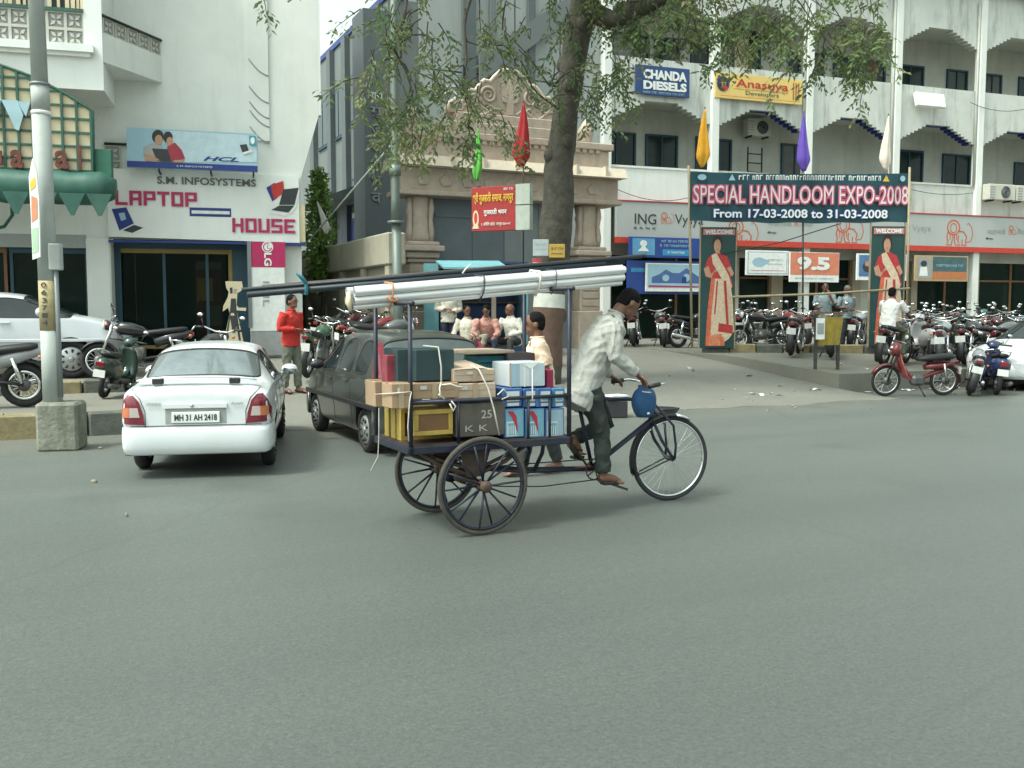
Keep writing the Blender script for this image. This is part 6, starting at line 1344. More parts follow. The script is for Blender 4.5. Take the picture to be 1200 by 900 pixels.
tx = text('MH 31 AH 2418', .46, .066, 0, 0, 0, ink, o, 'lettering', .002, bold=.03); tx.location = (px_ - .013, 0, .657); tx.rotation_euler = (0, 0, R(-90))
for st_, y, w_ in (('HYUNDAI', .45, .15), ('Accent', -.45, .14)):
    tx = text(st_, w_, .032, 0, 0, 0, greyp, sedan, 'badge_lettering', .002, shear=.3 if y < 0 else 0, bold=.02); tx.location = (hit(SB, (0, y, .80), 0, 1).x - .012, y, .80); tx.rotation_euler = (0, 0, R(-90))
MB().tube([(px_ - .012, .04, .785), (px_ - .02, .04, .785)], .02, 12).xf(Matrix.Identity(4)).build('badge', chrome, sedan)
rg = []
for i in range(17):
    y = -.66 + 1.32 * i / 16; e = abs(y) / .66; rg.append([Vector((-1.96 + .10 * e ** 2, y, 1.085 - .045 * e ** 3)), Vector((-2.07 + .12 * e ** 2, y, 1.09 - .045 * e ** 3)), Vector((-2.08 + .12 * e ** 2, y, 1.07 - .045 * e ** 3)), Vector((-1.96 + .10 * e ** 2, y, 1.065 - .045 * e ** 3))])
sp = MB().loft(rg).build('spoiler', wpaint, sedan)
for s in (1, -1): MB().b2(-2.04, -1.96, s * .42 - .06, s * .42 + .06, 1.0, 1.064, bev=.01).build('spoiler_foot', bplast, sp)
for s in (1, -1):
    m = MB(); m.ell((.62, s * .93, .99), (.075, .12, .075), 14, 9); m.tube([(.62, s * .82, .94), (.62, s * .9, .97)], .025, 7); mm = m.build('wing_mirror', wpaint, sedan); MB().ell((.555, s * .935, .99), (.02, .095, .058), 14, 8).build('mirror_glass', chrome, mm)
    MB().b2(.3, .46, s * .858 - .012, s * .858 + .012, .80, .83, bev=.006).build('door_handle', wpaint, sedan)
    MB().tube([(-1.5, s * .852, .945), (-.9, s * .853, .95), (.3, s * .853, .93), (.9, s * .848, .91)], .008, 5).build('window_seal', bplast, sedan)
# rubber surround of the rear window
# -- dark hatchback
hat = [(-1.80, .36, .62, .60, .72, .86, .70, .98, .66), (-1.77, .28, .73, .60, .79, .90, .77, 1.0, .70), (-1.70, .24, .76, .62, .81, .93, .78, 1.03, .70), (-1.66, .23, .77, .62, .815, .94, .785, 1.06, .70), (-1.42, .21, .78, .62, .815, .945, .785, 1.40, .60), (-1.30, .20, .78, .62, .815, .945, .785, 1.45, .575), (-.75, .20, .78, .62, .815, .945, .785, 1.485, .575), (-.68, .20, .78, .62, .815, .945, .785, 1.485, .575), (-.02, .20, .78, .62, .815, .935, .785, 1.48, .575), (.05, .20, .78, .62, .815, .935, .785, 1.475, .575), (.30, .20, .78, .62, .815, .925, .785, 1.45, .57), (.40, .20, .78, .62, .815, .92, .785, 1.41, .57), (1.02, .20, .78, .62, .81, .92, .775, 1.0, .68), (1.10, .20, .78, .62, .81, .91, .77, .975, .68), (1.55, .21, .76, .60, .79, .82, .74, .86, .62), (1.77, .25, .70, .58, .73, .72, .66, .76, .54), (1.86, .34, .56, .54, .60, .62, .54, .66, .46)]
def hat_m(i, j, s):
    if i == 3 and j >= 8: return 1
    if i == 11 and j >= 8: return 2
    if j == 7 and i in (5, 7, 9, 10, 11): return 3
    if j <= 1: return 5
    return 0
HA = R(90 + 26)
def hatch(label, paint, loc, ang, rear=True):
    h = thing('hatchback_car', label, 'car', loc, ang)
    p = car_shell(hat, hat_m, (-1.18, 1.17), .285, [paint, hatch_glass if rear else cglass2, cglass2, cglass2, bplast, bplast, wellm]); HB_ = bvh_of(p[0]); shade_parts(p, {0: 'body', 1: 'rear_window', 2: 'windscreen', 3: 'side_window', 5: 'underbody', 6: 'wheel_arch'}, h)
    for x in (-1.18, 1.17):
        for s in (1, -1): wheel(h, (x, s * .70, .28), .28, .16, -s)
    for s in (1, -1):
        m = MB(); m.loft([[Vector((x, s * y, z)) for x, y, z in q] for q in ([(-1.80, .60, .68), (-1.80, .74, .68), (-1.66, .80, .68), (-1.66, .60, .68)], [(-1.80, .64, .95), (-1.80, .74, .95), (-1.64, .805, .95), (-1.66, .64, .95)], [(-1.60, .63, 1.22), (-1.60, .70, 1.22), (-1.50, .735, 1.22), (-1.50, .63, 1.22)], [(-1.48, .62, 1.36), (-1.48, .655, 1.36), (-1.42, .67, 1.36), (-1.42, .62, 1.36)])], 0, False); tl = m.build('tail_light', tail_red, h)
        MB().b2(-1.81, -1.75, s * .60, s * .76, .80, .90, bev=.01).build('clear_lens', tail_clear, tl)
        m = MB(); m.ell((.62, s * .88, 1.0), (.07, .10, .065), 12, 8); m.build('wing_mirror', bplast, h); MB().b2(-.62, -.45, s * .822 - .01, s * .822 + .012, .84, .87, bev=.006).build('door_handle', paint, h); MB().b2(.12, .30, s * .822 - .01, s * .822 + .012, .83, .86, bev=.006).build('door_handle', paint, h)
        MB().ell((1.74, s * .52, .66), (.07, .15, .075), 12, 8).build('headlight', tail_clear, h)
        MB().b2(-1.75, 1.5, s * .818 - .012, s * .818 + .012, .56, .62, bev=.006).build('side_strip', bplast, h)
    rg = [[Vector((-1.86 + .16 * (abs(y) / .8) ** 3 + dx, y, z)) for dx, z in ((.12, .58), (.0, .56), (-.02, .50), (-.02, .36), (.02, .27), (.14, .26))] for y in [-.80 + 1.6 * i / 16 for i in range(17)]]; MB().loft(rg).build('rear_bumper', paint, h)
    rg = [[Vector((1.92 - .30 * (abs(y) / .8) ** 3 - dx, y, z)) for dx, z in ((.14, .54), (.0, .52), (-.02, .44), (-.01, .32), (.03, .24), (.15, .23))][::-1] for y in [-.78 + 1.56 * i / 16 for i in range(17)]]; MB().loft(rg).build('front_bumper', paint, h)
    for s in (1, -1):
        for pts in ([(-.70, .30), (-.71, .93)], [(.10, .30), (.08, .92)], [(.98, .36), (.98, .90)], [(-1.38, .95), (-1.30, .72), (-.95, .60), (-.86, .34)][::1]): seam(HB_, pts, 1, -s, .004).build('door_gap', bplast, h)
    if rear: decal(HB_, [(-.26, .68), (.26, .68), (.26, .80), (-.26, .80)], 0, 1, .012).build('number_plate', pwhite, h); seam(HB_, [(-.6, .62), (0, .61), (.6, .62)], 0, 1, .005).build('tailgate_gap', bplast, h)
    return h
hb = hatch('dark grey hatchback standing behind the loaded cart', gpaint, G(428, 530, 0) - Matrix.Rotation(HA, 3, 'Z') @ Vector((-1.18, .76, 0)) * .92, HA); hb.scale = (.92, .92, .92)
MB().tube([(-1.545, -.05, 1.12), (-1.53, .3, 1.20)], .008, 5).build('rear_wiper', bplast, hb)
fl_ = hatch('small white car cut off by the picture edge beside the tipped scooters', wpaint, (0, 0, 0), R(203), False); fl_.location = Vector((10.35, 19.6, 0.0)) - Vector((math.cos(R(203)), math.sin(R(203)), 0)) * 1.17
# -- silver white people carrier behind the lamp post
van = [(-2.20, .40, .70, .66, .80, .98, .80, 1.05, .74), (-2.16, .32, .80, .66, .86, 1.0, .84, 1.3, .74), (-2.0, .30, .82, .66, .875, 1.02, .85, 1.66, .68), (-1.85, .28, .83, .66, .88, 1.03, .855, 1.72, .68), (-1.0, .28, .83, .66, .88, 1.03, .855, 1.76, .68), (-.92, .28, .83, .66, .88, 1.03, .855, 1.76, .68), (.05, .28, .83, .66, .88, 1.02, .855, 1.74, .68), (.13, .28, .83, .66, .88, 1.02, .855, 1.735, .68), (.55, .28, .83, .66, .88, 1.01, .855, 1.68, .66), (.66, .28, .83, .66, .88, 1.01, .855, 1.64, .66), (1.42, .28, .83, .66, .87, 1.02, .83, 1.10, .74), (1.52, .28, .83, .66, .87, 1.0, .82, 1.06, .74), (2.0, .30, .80, .64, .84, .92, .76, .96, .66), (2.22, .34, .72, .60, .76, .80, .68, .84, .56), (2.32, .42, .58, .56, .62, .68, .56, .72, .48)]
van = [tuple((1.02 + (v - 1.02) * .62 if k in (5, 7) and v > 1.02 else v) for k, v in enumerate(q)) for q in van]
def van_m(i, j, s):
    if i == 1 and j >= 8: return 1
    if i == 9 and j >= 8: return 2
    if j == 7 and i in (3, 5, 7, 8, 9): return 3
    if j <= 1: return 5
    return 0
vY = 17.0; vx = (88 - 600) / F * vY; VA = R(20); vl = thing('people_carrier', 'silver white people carrier parked side on behind the lamp post', 'car', Vector((vx, vY, H(vx, vY) + .005)) - Vector((math.cos(VA), math.sin(VA), 0)) * 1.38, VA)
p = car_shell(van, van_m, (-1.37, 1.38), .325, [spaint, cglass2, cglass2, cglass2, bplast, bplast, wellm]); shade_parts(p, {0: 'body', 1: 'rear_window', 2: 'windscreen', 3: 'side_window', 5: 'underbody', 6: 'wheel_arch'}, vl)
for x in (-1.37, 1.38):
    for s in (1, -1): wheel(vl, (x, s * .76, .325), .325, .18, -s)
for s in (1, -1):
    MB().ell((2.08, s * .62, .80), (.17, .16, .085), 14, 9).build('headlight', tail_clear, vl); MB().ell((.95, s * .98, 1.12), (.08, .12, .08), 12, 8).build('wing_mirror', spaint, vl)
    for x in (-.75, .3): MB().b2(x, x + .18, s * .885 - .012, s * .885 + .015, .93, .96, bev=.006).build('door_handle', spaint, vl)
    MB().b2(-2.0, 2.0, s * .886 - .012, s * .886 + .012, .62, .67, bev=.006).build('side_strip', spaint, vl)
    for x in (-.96, .09): MB().b2(x - .004, x + .004, s * .876, s * .886, .35, 1.0).build('door_gap', bplast, vl)
# ================================================================ two-wheelers
seatm = mat('seat_vinyl', (.016, .016, .017), .5, 0, .2, 8, .2); engm = mat('engine_alloy', (.13, .13, .125), .5, .5, .3, 9); blk_p = mat('tank_black', (.018, .018, .02), .25, 0, .1, coat=.6); plate_w = mat('plate_white', (.62, .63, .6), .5); lampr = mat('tail_red_lens', (.16, .008, .012), .25, coat=.5); lampw = mat('lamp_glass', (.6, .62, .62), .12, 0, .05, coat=.8)
frame_blk = mat('frame_black', (.022, .022, .024), .45, .1, .15, 8)
def bwheel(parent, x, r, wd, spokes=True):
    t = MB().torus((0, 0, 0), (0, 1, 0), r - wd * .5, wd * .5, 26, 8).build('wheel', rubber, parent, (x, 0, r))
    rm = MB().torus((0, 0, 0), (0, 1, 0), r - wd * 1.15, wd * .28, 26, 6).build('rim', chrome, t)
    m = MB(); m.tube([(0, -.06, 0), (0, .06, 0)], r * .26, 14); hub = m.build('hub', engm, t)
    if spokes:
        m = MB()
        for k in range(16):
            a = 2 * math.pi * k / 16; d = Vector((math.cos(a), 0, math.sin(a))); m.tube([d * r * .2 + Vector((0, .03 * (-1) ** k, 0)), d * (r - wd * 1.2)], .004, 4, cap=False)
        o = m.build('spokes', chrome, t); o['kind'] = 'stuff'
    return t
def motorcycle():
    t = thing('motorcycle', '', 'motorcycle'); bwheel(t, .64, .30, .085); bwheel(t, -.62, .30, .10)
    m = MB(); m.tube([(-.62, .09, .32), (-.35, .10, .36), (0, .1, .30), (.12, .06, .38), (.34, .02, .82)], .022, 7); m.tube([(-.62, -.09, .32), (-.35, -.10, .36), (0, -.1, .30), (.12, -.06, .38), (.34, -.02, .82)], .022, 7); m.tube([(.36, 0, .86), (.1, 0, .80), (-.3, 0, .70), (-.75, 0, .74)], .025, 7); m.build('frame', frame_blk, t)
    for s in (1, -1): MB().tube([(-.60, s * .11, .34), (-.50, s * .12, .68)], [.03, .026], 8).build('shock_absorber', chrome, t)
    m = MB(); m.box((.06, 0, .40), (.34, .22, .24), 0, None, .04)
    for k in range(6): m.box((.10, 0, .53 + k * .028), (.17, .17, .014))
    m.tube([(.04, -.14, .36), (.04, .14, .36)], .11, 14); m.build('engine', engm, t)
    m = MB(); m.body([(-.14, 0, .76), (-.05, 0, .79), (.12, 0, .83), (.28, 0, .85), (.36, 0, .83)], (0, 1, 0), [.06, .11, .145, .13, .07], [.05, .09, .115, .11, .07], 16); m.build('tank', blk_p, t)
    m = MB(); m.body([(-.80, 0, .83), (-.72, 0, .82), (-.45, 0, .79), (-.15, 0, .76), (-.06, 0, .79)], (0, 1, 0), [.07, .115, .125, .12, .07], [.03, .05, .055, .05, .03], 14, 0, 2.6); m.build('seat', seatm, t)
    m = MB(); m.body([(-.88, 0, .76), (-.80, 0, .75), (-.55, 0, .68), (-.25, 0, .60)], (0, 1, 0), [.05, .085, .12, .10], [.045, .06, .09, .10], 12, 0, 2.6); m.build('side_cover', blk_p, t)
    def fender(cx, r, a0, a1, wd, nm, m_):
        rr = []
        for i in range(9):
            a = a0 + (a1 - a0) * i / 8; c, s = math.cos(a), math.sin(a); rr.append([Vector((cx + c * (r + dr), y, .30 + s * (r + dr))) for y, dr in ((-wd, -.03), (-wd * .7, .0), (0, .012), (wd * .7, 0), (wd, -.03), (wd * .7, -.012), (0, 0), (-wd * .7, -.012))])
        MB().loft(rr).build(nm, m_, t)
    fender(.64, .335, R(30), R(165), .065, 'front_mudguard', frame_blk); fender(-.62, .36, R(55), R(215), .085, 'rear_mudguard', frame_blk)
    for s in (1, -1): MB().tube([(.64, s * .085, .30), (.45, s * .075, .78), (.42, s * .07, .92)], [.022, .026, .024], 8).build('fork', chrome, t)
    m = MB(); m.tube([(.34, .36, 1.02), (.38, .26, 1.03), (.43, .10, .97), (.43, -.10, .97), (.38, -.26, 1.03), (.34, -.36, 1.02)], .012, 7); m.build('handlebar', chrome, t)
    for s in (1, -1):
        MB().tube([(.35, s * .25, 1.03), (.33, s * .37, 1.02)], .018, 8).build('grip', seatm, t)
        m = MB(); m.tube([(.37, s * .27, 1.03), (.40, s * .33, 1.17)], .006, 5); m.build('mirror_stem', frame_blk, t); mo = MB().ell((.40, s * .35, 1.21), (.02, .058, .036), 12, 8).build('mirror', bplast, t); MB().ell((.387, s * .35, 1.21), (.011, .048, .028), 12, 6).build('mirror_glass', chrome, mo)
        MB().ell((.50, s * .17, .90), (.03, .025, .025), 8, 6).build('indicator', tail_amb, t); MB().ell((-.84, s * .17, .70), (.03, .025, .025), 8, 6).build('indicator', tail_amb, t)
    m = MB(); m.ell((.50, 0, .90), (.07, .09, .09), 14, 10); hl_ = m.build('headlight', blk_p, t); MB().ell((.545, 0, .90), (.035, .078, .078), 14, 8).build('lens', lampw, hl_)
    m = MB(); m.tube([(.20, -.12, .40), (.16, -.15, .20), (-.1, -.15, .17), (-.35, -.16, .24), (-.85, -.17, .34), (-.88, -.17, .345)], [.02, .022, .024, .04, .045, .03], 10); m.build('exhaust', chrome, t)
    MB().b2(-.905, -.87, -.06, .06, .70, .77, bev=.01).build('tail_light', lampr, t); MB().b2(-.925, -.912, -.10, .10, .50, .64).build('number_plate', plate_w, t)
    m = MB(); m.tube([(-.86, .09, .80), (-.92, .08, .88), (-.92, -.08, .88), (-.86, -.09, .80)], .011, 6); m.build('grab_rail', chrome, t)
    MB().tube([(.0, .13, .2), (.0, .30, .2)], .016, 6).build('footrest', seatm, t); MB().tube([(-.05, .12, .28), (-.15, .26, .02)], .014, 6).build('side_stand', frame_blk, t)
    return t
def scooter():
    t = thing('scooter', '', 'scooter'); bwheel(t, .60, .24, .09, False); bwheel(t, -.58, .24, .10, False)
    P = mat('scooter_paint', (.02, .09, .07), .28, 0, .06, coat=.6)
    m = MB(); m.body([(-.92, 0, .66), (-.80, 0, .62), (-.55, 0, .56), (-.28, 0, .50), (-.16, 0, .40)], (0, 1, 0), [.05, .15, .19, .18, .12], [.06, .14, .20, .20, .14], 18, 0, 2.5); m.build('body', P, t)
    m = MB(); m.body([(-.80, 0, .80), (-.6, 0, .79), (-.3, 0, .76), (-.12, 0, .73)], (0, 1, 0), [.08, .13, .14, .09], [.035, .05, .055, .04], 14, 0, 2.6); m.build('seat', seatm, t)
    m = MB(); m.b2(-.2, .30, -.15, .15, .24, .29, bev=.015); m.build('footboard', bplast, t)
    m = MB(); m.loft([[Vector((x + dx, y, z)) for y, dx in ((-w_, -.03), (-w_ * .5, .03), (0, .06), (w_ * .5, .03), (w_, -.03), (w_ * .5, .0), (0, .02), (-w_ * .5, 0))] for x, z, w_ in ((.31, .26, .16), (.36, .40, .20), (.37, .60, .21), (.33, .80, .17), (.30, .90, .11))]); m.build('leg_shield', P, t)
    m = MB(); m.body([(.28, 0, .92), (.36, 0, .99), (.46, 0, .96), (.50, 0, .92)], (0, 1, 0), [.08, .13, .10, .06], [.05, .08, .07, .05], 14); m.build('handlebar_cover', P, t); MB().ell((.475, 0, .95), (.04, .075, .06), 12, 8).build('headlight', lampw, t)
    m = MB(); m.body([(.28, 0, .34), (.40, 0, .47), (.60, 0, .53), (.80, 0, .45), (.86, 0, .36)], (0, 1, 0), [.05, .08, .09, .08, .05], [.03, .04, .04, .04, .03], 10); m.build('front_mudguard', P, t)
    MB().tube([(.60, .07, .24), (.48, .07, .5), (.36, 0, .9)], .022, 8).build('fork', frame_blk, t)
    for s in (1, -1):
        MB().tube([(.34, s * .12, .99), (.28, s * .34, .99)], .017, 8).build('grip', seatm, t); MB().tube([(.33, s * .2, 1.0), (.34, s * .27, 1.15)], .006, 5).build('mirror_stem', frame_blk, t); mo = MB().ell((.34, s * .28, 1.19), (.02, .058, .04), 12, 8).build('mirror', bplast, t); MB().ell((.327, s * .28, 1.19), (.011, .048, .032), 12, 6).build('mirror_glass', chrome, mo)
    m = MB(); m.tube([(-.2, -.12, .2), (-.5, -.17, .22), (-.85, -.18, .27)], [.02, .05, .045], 10); m.build('exhaust', engm, t); MB().b2(-.36, -.05, -.10, .10, .17, .33, bev=.03).build('engine', engm, t)
    MB().b2(-.945, -.90, -.08, .08, .58, .68, bev=.015).build('tail_light', lampr, t); MB().b2(-.93, -.917, -.10, .10, .40, .53).build('number_plate', plate_w, t); m = MB(); m.tube([(-.75, .10, .80), (-.93, .09, .88), (-.93, -.09, .88), (-.75, -.10, .80)], .012, 6); m.build('grab_rail', chrome, t); MB().tube([(-.1, .1, .2), (-.14, .2, .02)], .014, 6).build('stand', frame_blk, t)
    return t
M0 = motorcycle(); S0 = scooter(); used = {'m': False, 's': False}
def tp_(n, c): return mat(n, c, .25, 0, .06, coat=.6)
TK = {'black': None, 'red': tp_('tank_red', (.15, .014, .014)), 'blue': tp_('tank_blue', (.02, .03, .085)), 'silver': tp_('tank_silver', (.25, .26, .27)), 'maroon': tp_('tank_maroon', (.05, .008, .012)), 'green': tp_('tank_green', (.022, .075, .035)), 'dkgreen': tp_('tank_dark_green', (.02, .045, .035)), 'grey': tp_('tank_grey', (.10, .11, .11)), 'white': tp_('tank_white', (.42, .43, .43))}
def ride(kind, px, Y, ang, colr, label, lean=4, grp='two-wheelers parked in front of the shops', z=None, dx=0, scale=1.0):
    src = M0 if kind == 'm' else S0; x = (px - 600) / F * Y; zz = H(x, Y) if z is None else z
    swap = {('tank_black' if kind == 'm' else 'scooter_paint'): TK[colr]} if TK.get(colr) is not None else None
    e = Matrix.Rotation(R(ang), 3, 'Z') @ Matrix.Rotation(R(lean), 3, 'X'); rot = tuple(e.to_euler()); loc = (x, Y, zz + .005)
    o = copy_tree(src, None, label, loc, rot, swap)
    o['group'] = grp; o.scale = (scale,) * 3
    return o
# ================================================================ loaded cycle cart
TO = Vector((-.40, 7.12, 0)); TA = R(27); CT = Frame(TO, TA)
def q3(px, py, y): x, z = CT.on(px, py, y); return Vector((x, y, z))
cart = thing('cycle_cart', 'three wheeled cycle cart with spoked rear wheels and a railed load bed', 'cycle cart', TO, TA)
ironb = mat('worn_blue_black_iron', (.022, .026, .045), .5, .3, .3, 9, dirt=(.07, .06, .05), dirtamt=.5); ironbr = mat('rusty_brown_iron', (.07, .045, .035), .7, .2, .4, 9); tyre_b = mat('worn_tyre', (.06, .055, .045), .9, 0, .3, 9, .3, 50, dirt=(.14, .12, .09), dirtamt=.7); redpaint = mat('faded_red_paint', (.22, .03, .025), .6, 0, .3, 8)
RW = .355; TRK = .43
def big_wheel(y):
    w_ = MB().torus((0, 0, 0), (0, 1, 0), RW - .019, .019, 48, 9, rx=1.0).build('wheel', tyre_b, cart, (0, y, RW)); w_.rotation_euler = (0, random.uniform(0, .4), 0)
    MB().torus((0, 0, 0), (0, 1, 0), RW - .045, .012, 48, 7, rx=1.5).build('rim', ironb, w_); MB().tube([(0, -.075, 0), (0, -.06, 0), (0, .06, 0), (0, .075, 0)], [.028, .042, .042, .028], 16).build('hub', ironbr, w_)
    sm_ = MB().tube([(0, 0, .038), (0, 0, RW - .05)], [.0088, .0072], 6).mesh('spoke', ironb)
    for k in range(14):
        o = put('spoke', sm_, w_, (0, -.02 if k % 2 else .02, 0)); o.rotation_euler = (R(3.5 if k % 2 else -3.5), 2 * math.pi * k / 14, 0)
big_wheel(-TRK); big_wheel(TRK)
MB().tube([(0, -TRK - .06, RW), (0, TRK + .06, RW)], .019, 10).build('axle', ironbr, cart)
MB().tube([(0.03, -.02, RW), (.03, .06, RW)], .055, 14).build('sprocket', ironbr, cart); MB().tube([(-.02, .1, RW), (-.02, .2, RW)], .06, 12).build('hub_drum', blackm, cart)
for s in (-1, 1):       # leaf springs and hangers
    m = MB(); m.tube([(-.42, s * .27, .60), (-.25, s * .27, .49), (0, s * .27, .40), (.25, s * .27, .49), (.42, s * .27, .60)], .017, 7); m.tube([(-.3, s * .27, .55), (0, s * .27, .44), (.3, s * .27, .55)], .014, 7); m.build('leaf_spring', ironbr, cart)
    m = MB(); m.prism([(-.06, .40), (.06, .40), (.13, .62), (-.13, .62)], s * .29 - .01, s * .29 + .01); m.build('axle_bracket', ironbr, cart)
# load bed
bx0, bx1, byn, byf, bz, rz = -.52, .755, -.36, .36, .665, .965
m = MB(); m.b2(bx0, bx1, byn, byf, bz - .025, bz + .0); m.build('bed_floor', ironbr, cart)
for a, b in (((bx0, byn), (bx1, byn)), ((bx0, byf), (bx1, byf)), ((bx0, byn), (bx0, byf)), ((bx1, byn), (bx1, byf))):
    MB().box(((a[0] + b[0]) / 2, (a[1] + b[1]) / 2, bz - .035), (abs(b[0] - a[0]) + .04, abs(b[1] - a[1]) + .04, .055), 0, None, .006).build('bed_beam', ironb, cart); 
    if a[0] != b[0] or a[0] > 0: MB().tube([(a[0], a[1], rz), (b[0], b[1], rz)], .014, 8).build('rail', ironb, cart)
for x, y in [(bx0 + .36, byn), (bx0 + .92, byn), (bx0 + 1.1, byn), (bx0 + .36, byf), (bx0 + .8, byf), (bx1, 0), (bx1, byn), (bx1, byf)]: MB().tube([(x, y, bz), (x, y, rz)], .011, 7).build('rail_upright', ironb, cart)
zr = lambda x: 1.772 + .089 * x
posts = [(bx0, byn), (bx0, byf), (bx1 - .01, byn), (bx1 - .01, byf)]
for x, y in posts: MB().tube([(x, y, bz - .06), (x, y, zr(x) - .06)], .017, 8).build('corner_post', ironb, cart)
for x in (bx0, bx1 - .01): MB().tube([(x, byn - .06, zr(x) - .075), (x, byf + .06, zr(x) - .075)], .016, 8).build('cross_bar', ironb, cart)
# cycle half
BB = q3(694, 549, 0); AX = Vector((1.93, 0, .36)); AX = q3(785, 537, 0); SD = q3(676, 467, 0); HT = q3(760, 468, 0); HB = q3(763, 492, 0)
for dy in (-.018, .018):
    MB().tube([SD + V(-.02, dy, .0), HT + V(0, dy, .0)], .0135, 8).build('top_tube', ironb, cart); MB().tube([BB + V(0, dy, .01), HB + V(0, dy, 0)], .0135, 8).build('down_tube', ironb, cart)
MB().tube([BB, SD + V(0, 0, .02)], .016, 9).build('seat_tube', ironb, cart)
MB().tube([HB + (HB - HT) * .25, HT + (HT - HB) * .35], .021, 10).build('head_tube', ironb, cart)
for dy in (-.07, .07): MB().tube([BB + V(-.0, dy * .3, 0), V(.55, dy, BB.z + .035), V(.0, dy * 1.6, RW + .08)], .015, 8).build('chain_stay', ironb, cart)
MB().tube([BB + V(-.16, -.02, .012), BB + V(-.02, -.01, 0)], .021, 9).build('red_sleeve', redpaint, cart)
for s in (-1, 1): MB().tube([V(.62, s * .2, bz - .05), V(.66, s * .1, .5), V(.60, s * .08, BB.z + .04)], .016, 7).build('stay', ironb, cart)
for s in (-1, 1): MB().tube([SD + V(-.02, s * .01, -.01), V(bx1, s * .2, rz - .02)], .013, 7).build('seat_stay', ironb, cart)
m = MB(); m.body([SD + V(-.13, 0, .055), SD + V(-.09, 0, .065), SD + V(0, 0, .055), SD + V(.15, 0, .06)], (0, 1, 0), [.06, .10, .075, .025], [.02, .03, .025, .02], 14); m.build('saddle', mat('saddle_leather', (.03, .02, .015), .5), cart)
# front wheel, turned a little
ST = R(-7); fw = put('wheel', MB().torus((0, 0, 0), (0, 1, 0), .342, .018, 52, 9).mesh('wheel', mat('cycle_tyre', (.025, .025, .03), .8, 0, .2, 9)), cart, AX, 0); fw.rotation_euler = (0, 0, ST)
MB().torus((0, 0, 0), (0, 1, 0), .318, .010, 52, 7, rx=1.6).build('rim', chrome, fw); MB().tube([(0, -.05, 0), (0, .05, 0)], .02, 12).build('hub', ironbr, fw)
m = MB()
for k in range(32):
    a = 2 * math.pi * k / 32; b = a + (.35 if k % 4 < 2 else -.35); y = .03 * (-1) ** k; m.tube([(.02 * math.cos(b), y, .02 * math.sin(b)), (.312 * math.cos(a), 0, .312 * math.sin(a))], .0016, 4, cap=False)
o = m.build('spokes', steel, fw); o['kind'] = 'stuff'
rr = []
for i in range(14):
    a = R(62) + R(135) * i / 13; c, s = math.cos(a), math.sin(a); rr.append([Vector((c * (.375 + d), y, s * (.375 + d))) for y, d in ((-.035, -.02), (-.02, 0), (0, .008), (.02, 0), (.035, -.02), (.02, -.006), (0, .002), (-.02, -.006))])
MB().loft(rr).build('mudguard', blackm, fw); MB().loft([[p * 1.012 for p in r] for r in rr[:3]]).build('mudguard_tip', chrome, fw)
for s in (-1, 1): MB().tube([(-.34, s * .03, -.13), (-.02, s * .045, 0)], .006, 6).build('mudguard_stay', ironb, fw)
crown = HB + (HB - HT) * .2
for s in (-1, 1):
    MB().tube([crown + V(0, s * .045, .0), crown.lerp(AX, .45) + V(-.02, s * .055, 0), AX.lerp(crown, .15) + V(.0, s * .055, -.01), AX + V(0, s * .055, 0)], .0135, 8).build('fork_blade', ironb, cart)
    MB().tube([HT + V(.01, s * .05, -.02), HT.lerp(AX, .5) + V(.10, s * .062, .03), AX.lerp(HT, .22) + V(.06, s * .066, .0), AX + V(.0, s * .066, 0)], .0105, 8).build('fork_brace', ironb, cart)
HBR = q3(757, 449, 0)
m = MB(); m.tube([HBR + V(-.12, -.27, .0), HBR + V(.0, -.25, .015), HBR + V(.05, -.1, .0), HBR + V(.05, 0, -.02), HBR + V(.05, .1, .0), HBR + V(.0, .25, .015), HBR + V(-.12, .27, .0)], .012, 8); m.build('handlebar', chrome, cart); MB().tube([HT + (HT - HB) * .3, HBR + V(.05, 0, -.02)], .014, 8).build('stem', chrome, cart)
for s in (-1, 1): MB().tube([HBR + V(-.16, s * .275, -.003), HBR + V(-.05, s * .26, .01)], .018, 8).build('grip', blackm, cart)
# crank, chain
pdn = q3(711, 564, -.11); pdf = BB * 2 - pdn; pdf.y = .11
MB().torus(BB + V(0, -.045, 0), (0, 1, 0), .085, .006, 28, 6).build('chainring', ironbr, cart)
for a in range(5): t_ = 2 * math.pi * a / 5; MB().tube([BB + V(0, -.045, 0), BB + V(.085 * math.cos(t_), -.045, .085 * math.sin(t_))], .006, 5).build('chainring_arm', ironbr, cart)
for p, y in ((pdn, -.065), (pdf, .065)):
    MB().tube([V(BB.x, y, BB.z), V(p.x, y, p.z)], .010, 7).build('crank', ironbr, cart); MB().box((p.x, p.y * 1.1, p.z - .012), (.10, .08, .022), 0, None, .005).build('pedal', blackm, cart)
MB().tube([BB + V(0, -.045, .085), V(.5, -.04, BB.z + .09), V(.03, -.02, RW + .055)], .005, 5).build('chain', blackm, cart); MB().tube([BB + V(0, -.045, -.085), V(.7, -.04, BB.z - .10), V(.35, -.03, RW - .10), V(.03, -.02, RW - .055)], .005, 5).build('chain', blackm, cart)
